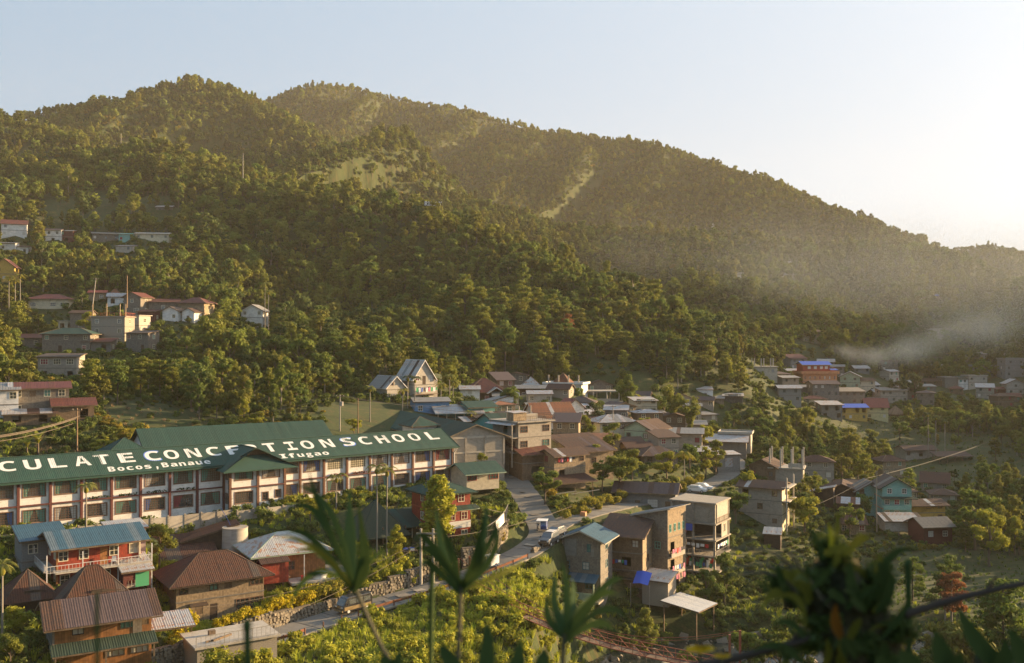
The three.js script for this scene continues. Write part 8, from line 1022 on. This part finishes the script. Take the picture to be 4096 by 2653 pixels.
for (const [u0, v0, u1, v1, d, r, l] of [[97, 700, 97, 596, 1.6, 0.0045, 'thin blurred green stem before the orange board house'], [249, 720, 247, 626, 1.5, 0.008, 'blunt green shoot before the flat white roof'], [430, 720, 432, 570, 2.3, 0.008, 'dark thin stem left of the upright strap leaved plant'], [910, 720, 908, 565, 2.4, 0.010, 'grey green blurred shoot right of the mossy trunk']]) { const a = P(u0, v0, d), f = a.clone(); f.y = gy(a.x, d) - 0.05; const b = P(u1, v1, d), g = thing('plant_shoot', l, 'shoot', f); mesh('stem', limb([V(0, 0, 0), a.clone().sub(f), b.clone().sub(f)], r, r * 0.75, 8, 16), LEAF.strap, g); mesh('bud', new THREE.SphereGeometry(r * 0.95, 8, 6).scale(1, 1.6, 1).translate(b.x - f.x, b.y - f.y, b.z - f.z), LEAF.strap, g); }
{ // mossy broken trunk, loosely covered with orchids and ferns
  const d = 2.1, c = P(848, 600, d), foot = c.clone(); foot.y = gy(c.x, d) - 0.1; const g = thing('mossy_trunk', 'dark mossy broken trunk overgrown with orchid leaves', 'tree trunk', foot), r = rng(19);
  const stub = (pts, r0, r1, nm) => { const geo = limb(pts.map(([u, v, dz = 0]) => P(u, v, d + dz).sub(foot)), r0, r1, 16, 40), p = geo.attributes.position, n = geo.attributes.normal; for (let i = 0; i < p.count; i++) { const k = 0.022 * n3(p.getX(i) * 16, p.getY(i) * 16, p.getZ(i) * 16) + 0.010 * n3(p.getX(i) * 55, p.getY(i) * 55, p.getZ(i) * 55); p.setXYZ(i, p.getX(i) + n.getX(i) * k, p.getY(i) + n.getY(i) * k, p.getZ(i) + n.getZ(i) * k); } geo.computeVertexNormals(); return mesh(nm, geo, M.moss, g); };
  stub([[852, 1400], [852, 720], [848, 660], [846, 620], [838, 585], [836, 560]], 0.088, 0.045, 'trunk'); stub([[850, 640], [822, 604], [790, 588], [775, 580]], 0.055, 0.026, 'side_stub'); stub([[852, 640], [872, 606], [880, 580], [884, 566]], 0.05, 0.02, 'side_stub'); stub([[848, 610], [834, 570], [828, 548], [826, 538]], 0.042, 0.014, 'side_stub'); stub([[852, 660], [890, 640], [905, 622]], 0.045, 0.02, 'side_stub');
  const spots = [[838, 556], [828, 545], [812, 580], [795, 590], [780, 584], [880, 574], [872, 600], [850, 590], [900, 628], [826, 620], [866, 640], [806, 640], [850, 640], [880, 660]].map(([u, v]) => { const p = P(u, v, d - 0.03).sub(foot); return [p.x, p.y, p.z, 0.036, 0.03]; });
  mesh('moss_cover', leafCards(spots, 5200, 0.0065, r, 0.3), LEAF.deep, g);
  const L = (u0, v0, u1, v1, w, bu, bv, lf, dz = -0.1) => mesh('orchid_leaf', strapLeaf(P(u0, v0, d + dz).sub(foot), P(u1, v1, d + dz - 0.05).sub(foot), w, V(bu, -bv, 0).multiplyScalar(d / F)), LEAF[lf], g);
  L(812, 600, 773, 573, 0.022, -2, -10, 'strap_yellow'); L(808, 603, 792, 568, 0.024, 4, -4, 'strap_yellow'); L(864, 610, 851, 560, 0.024, -6, 0, 'strap'); L(868, 600, 883, 556, 0.022, 8, 2, 'strap'); L(872, 590, 918, 552, 0.015, -2, -16, 'strap'); L(876, 612, 889, 570, 0.022, 6, 0, 'strap'); L(842, 640, 836, 604, 0.022, -4, -2, 'strap_orange'); L(846, 645, 860, 618, 0.02, 2, -5, 'strap_yellow'); L(806, 626, 768, 598, 0.016, 8, -14, 'strap_yellow'); L(790, 600, 760, 616, 0.02, -2, -14, 'strap_yellow'); L(806, 640, 772, 626, 0.015, 0, -10, 'strap'); L(846, 668, 842, 636, 0.016, -3, 0, 'strap_yellow'); L(824, 668, 826, 638, 0.016, 3, 0, 'strap_yellow'); L(830, 556, 828, 522, 0.011, 2, 0, 'lime'); L(826, 556, 816, 536, 0.009, -2, 0, 'strap'); L(880, 640, 908, 594, 0.012, 10, -8, 'strap'); L(805, 665, 752, 652, 0.018, 0, -12, 'strap');
  for (const [a, b, cc, e] of [[[806, 610], [790, 585], [770, 574], [728, 575]], [[800, 600], [785, 578], [765, 565], [724, 570]], [[812, 590], [790, 566], [770, 552], [722, 548]], [[822, 600], [806, 575], [795, 560], [780, 542]]]) mesh('root', limb([a, b, cc, e].map(([u, v]) => P(u, v, d - 0.1).sub(foot)), 0.005, 0.0025, 6, 14), M.stem, g);
  for (let i = 0; i < 62; i++) { const q = [[838, 560], [828, 548], [812, 584], [795, 594], [780, 590], [880, 578], [872, 606], [850, 600], [902, 632], [826, 626], [866, 646], [806, 646], [850, 650], [884, 668], [790, 668], [830, 668]][i % 16], du = rr(r, -34, 34), dv = -rr(r, 4, 40) + Math.abs(du) * 0.5; L(q[0] + rr(r, -8, 8), q[1] + rr(r, -6, 10), q[0] + du, q[1] + dv, rr(r, 0.007, 0.019), du * 0.12 + rr(r, -3, 3), -rr(r, 2, 9), r() < 0.22 ? 'strap_yellow' : r() < 0.05 ? 'strap_orange' : 'strap', rr(r, -0.16, 0.06)); }
}
for (const [pts, r, l] of [[[[690, 668], [740, 657], [790, 644], [815, 637]], 0.011, 'dark bare branch reaching left from the mossy trunk'], [[[905, 615], [945, 602], [985, 592], [1040, 580]], 0.010, 'dark bare branch reaching right from the mossy trunk']]) { const q = pts.map(([u, v]) => P(u, v, 2.0)), g = thing('bare_branch', l, 'branch', q[0].clone()); mesh('wood', limb(q.map((p) => p.clone().sub(q[0])), r, r * 0.6, 8, 18), M.bark_dark, g); mesh('twig', limb([q[2], P(pts[2][0] + 12, pts[2][1] - 16, 2.0)].map((p) => p.clone().sub(q[0])), r * 0.4, r * 0.2, 6, 5), M.bark_dark, g); }
{ const f = P(985, 700, 1.8); f.y = gy(f.x, 1.8) - 0.05; const g = thing('broad_leaf_plant', 'dark broad leaved plant in the lower right corner', 'plant', f), r = rng(3); mesh('stem', limb([V(0, 0, 0), P(985, 690, 1.8).sub(f), P(978, 655, 1.8).sub(f)], 0.012, 0.008, 8, 12), M.stem, g); for (const [u0, v0, u1, v1, w, bu, bv] of [[1010, 672, 958, 607, 0.035, -6, 4], [960, 680, 935, 630, 0.04, -6, 0], [985, 690, 1005, 640, 0.04, 6, 0], [1030, 690, 1008, 628, 0.04, 4, 0], [930, 690, 900, 650, 0.04, -6, -6], [890, 690, 880, 655, 0.03, -4, -4], [940, 695, 960, 652, 0.035, 4, -4]]) mesh('leaf', strapLeaf(P(u0, v0, 1.8).sub(f), P(u1, v1, 1.75).sub(f), w, V(bu, -bv, 0).multiplyScalar(1.8 / F)), LEAF.strap, g); }
{ const f = P(500, 720, 1.7); f.y = gy(f.x, 1.7) - 0.05; const g = thing('broad_leaf_plant', 'blurred dark leaf tuft at the bottom middle', 'plant', f); for (const [u0, v0, u1, v1, w, bu, bv] of [[478, 690, 486, 620, 0.03, 5, 0], [500, 690, 520, 640, 0.03, 6, 0], [530, 690, 545, 648, 0.03, 4, -4], [470, 690, 440, 645, 0.03, -4, -6], [380, 700, 400, 650, 0.03, 4, -2], [420, 700, 380, 655, 0.03, -4, -6]]) mesh('leaf', strapLeaf(P(u0, v0, 1.7).sub(f), P(u1, v1, 1.7).sub(f), w, V(bu, -bv, 0).multiplyScalar(1.7 / F)), LEAF.strap, g); }
for (const [u, v, s, l] of [[700, 651, 0.020, 'yellow flower head blurred beside the footbridge'], [722, 657, 0.012, 'smaller yellow flower beside the first']]) { const c = P(u, v, 1.9), f = c.clone(); f.y = gy(c.x, 1.9) - 0.05; const g = thing('yellow_flower', l, 'flower', f); mesh('stem', limb([V(0, 0, 0), V(0.02, (c.y - f.y) * 0.5, 0), c.clone().sub(f)], 0.004, 0.003, 6, 10), M.stem, g); const h = mesh('flower_head', new THREE.SphereGeometry(s * 0.4, 10, 8).scale(1, 0.6, 1), M.petal, g); h.position.copy(c).sub(f); for (let i = 0; i < 11; i++) { const a = i / 11 * 6.28, q = strapLeaf(V(0, 0, 0), V(Math.cos(a) * s * 1.5, Math.sin(a) * s * 0.55 + s * 0.2, Math.sin(a) * s), s * 0.6, V(0, s * 0.15, 0)); mesh('petal', q, M.petal, h); } }
scene.traverse((o) => { if (o.isMesh) o.castShadow = o.receiveShadow = true; });
renderer.render(scene, camera);
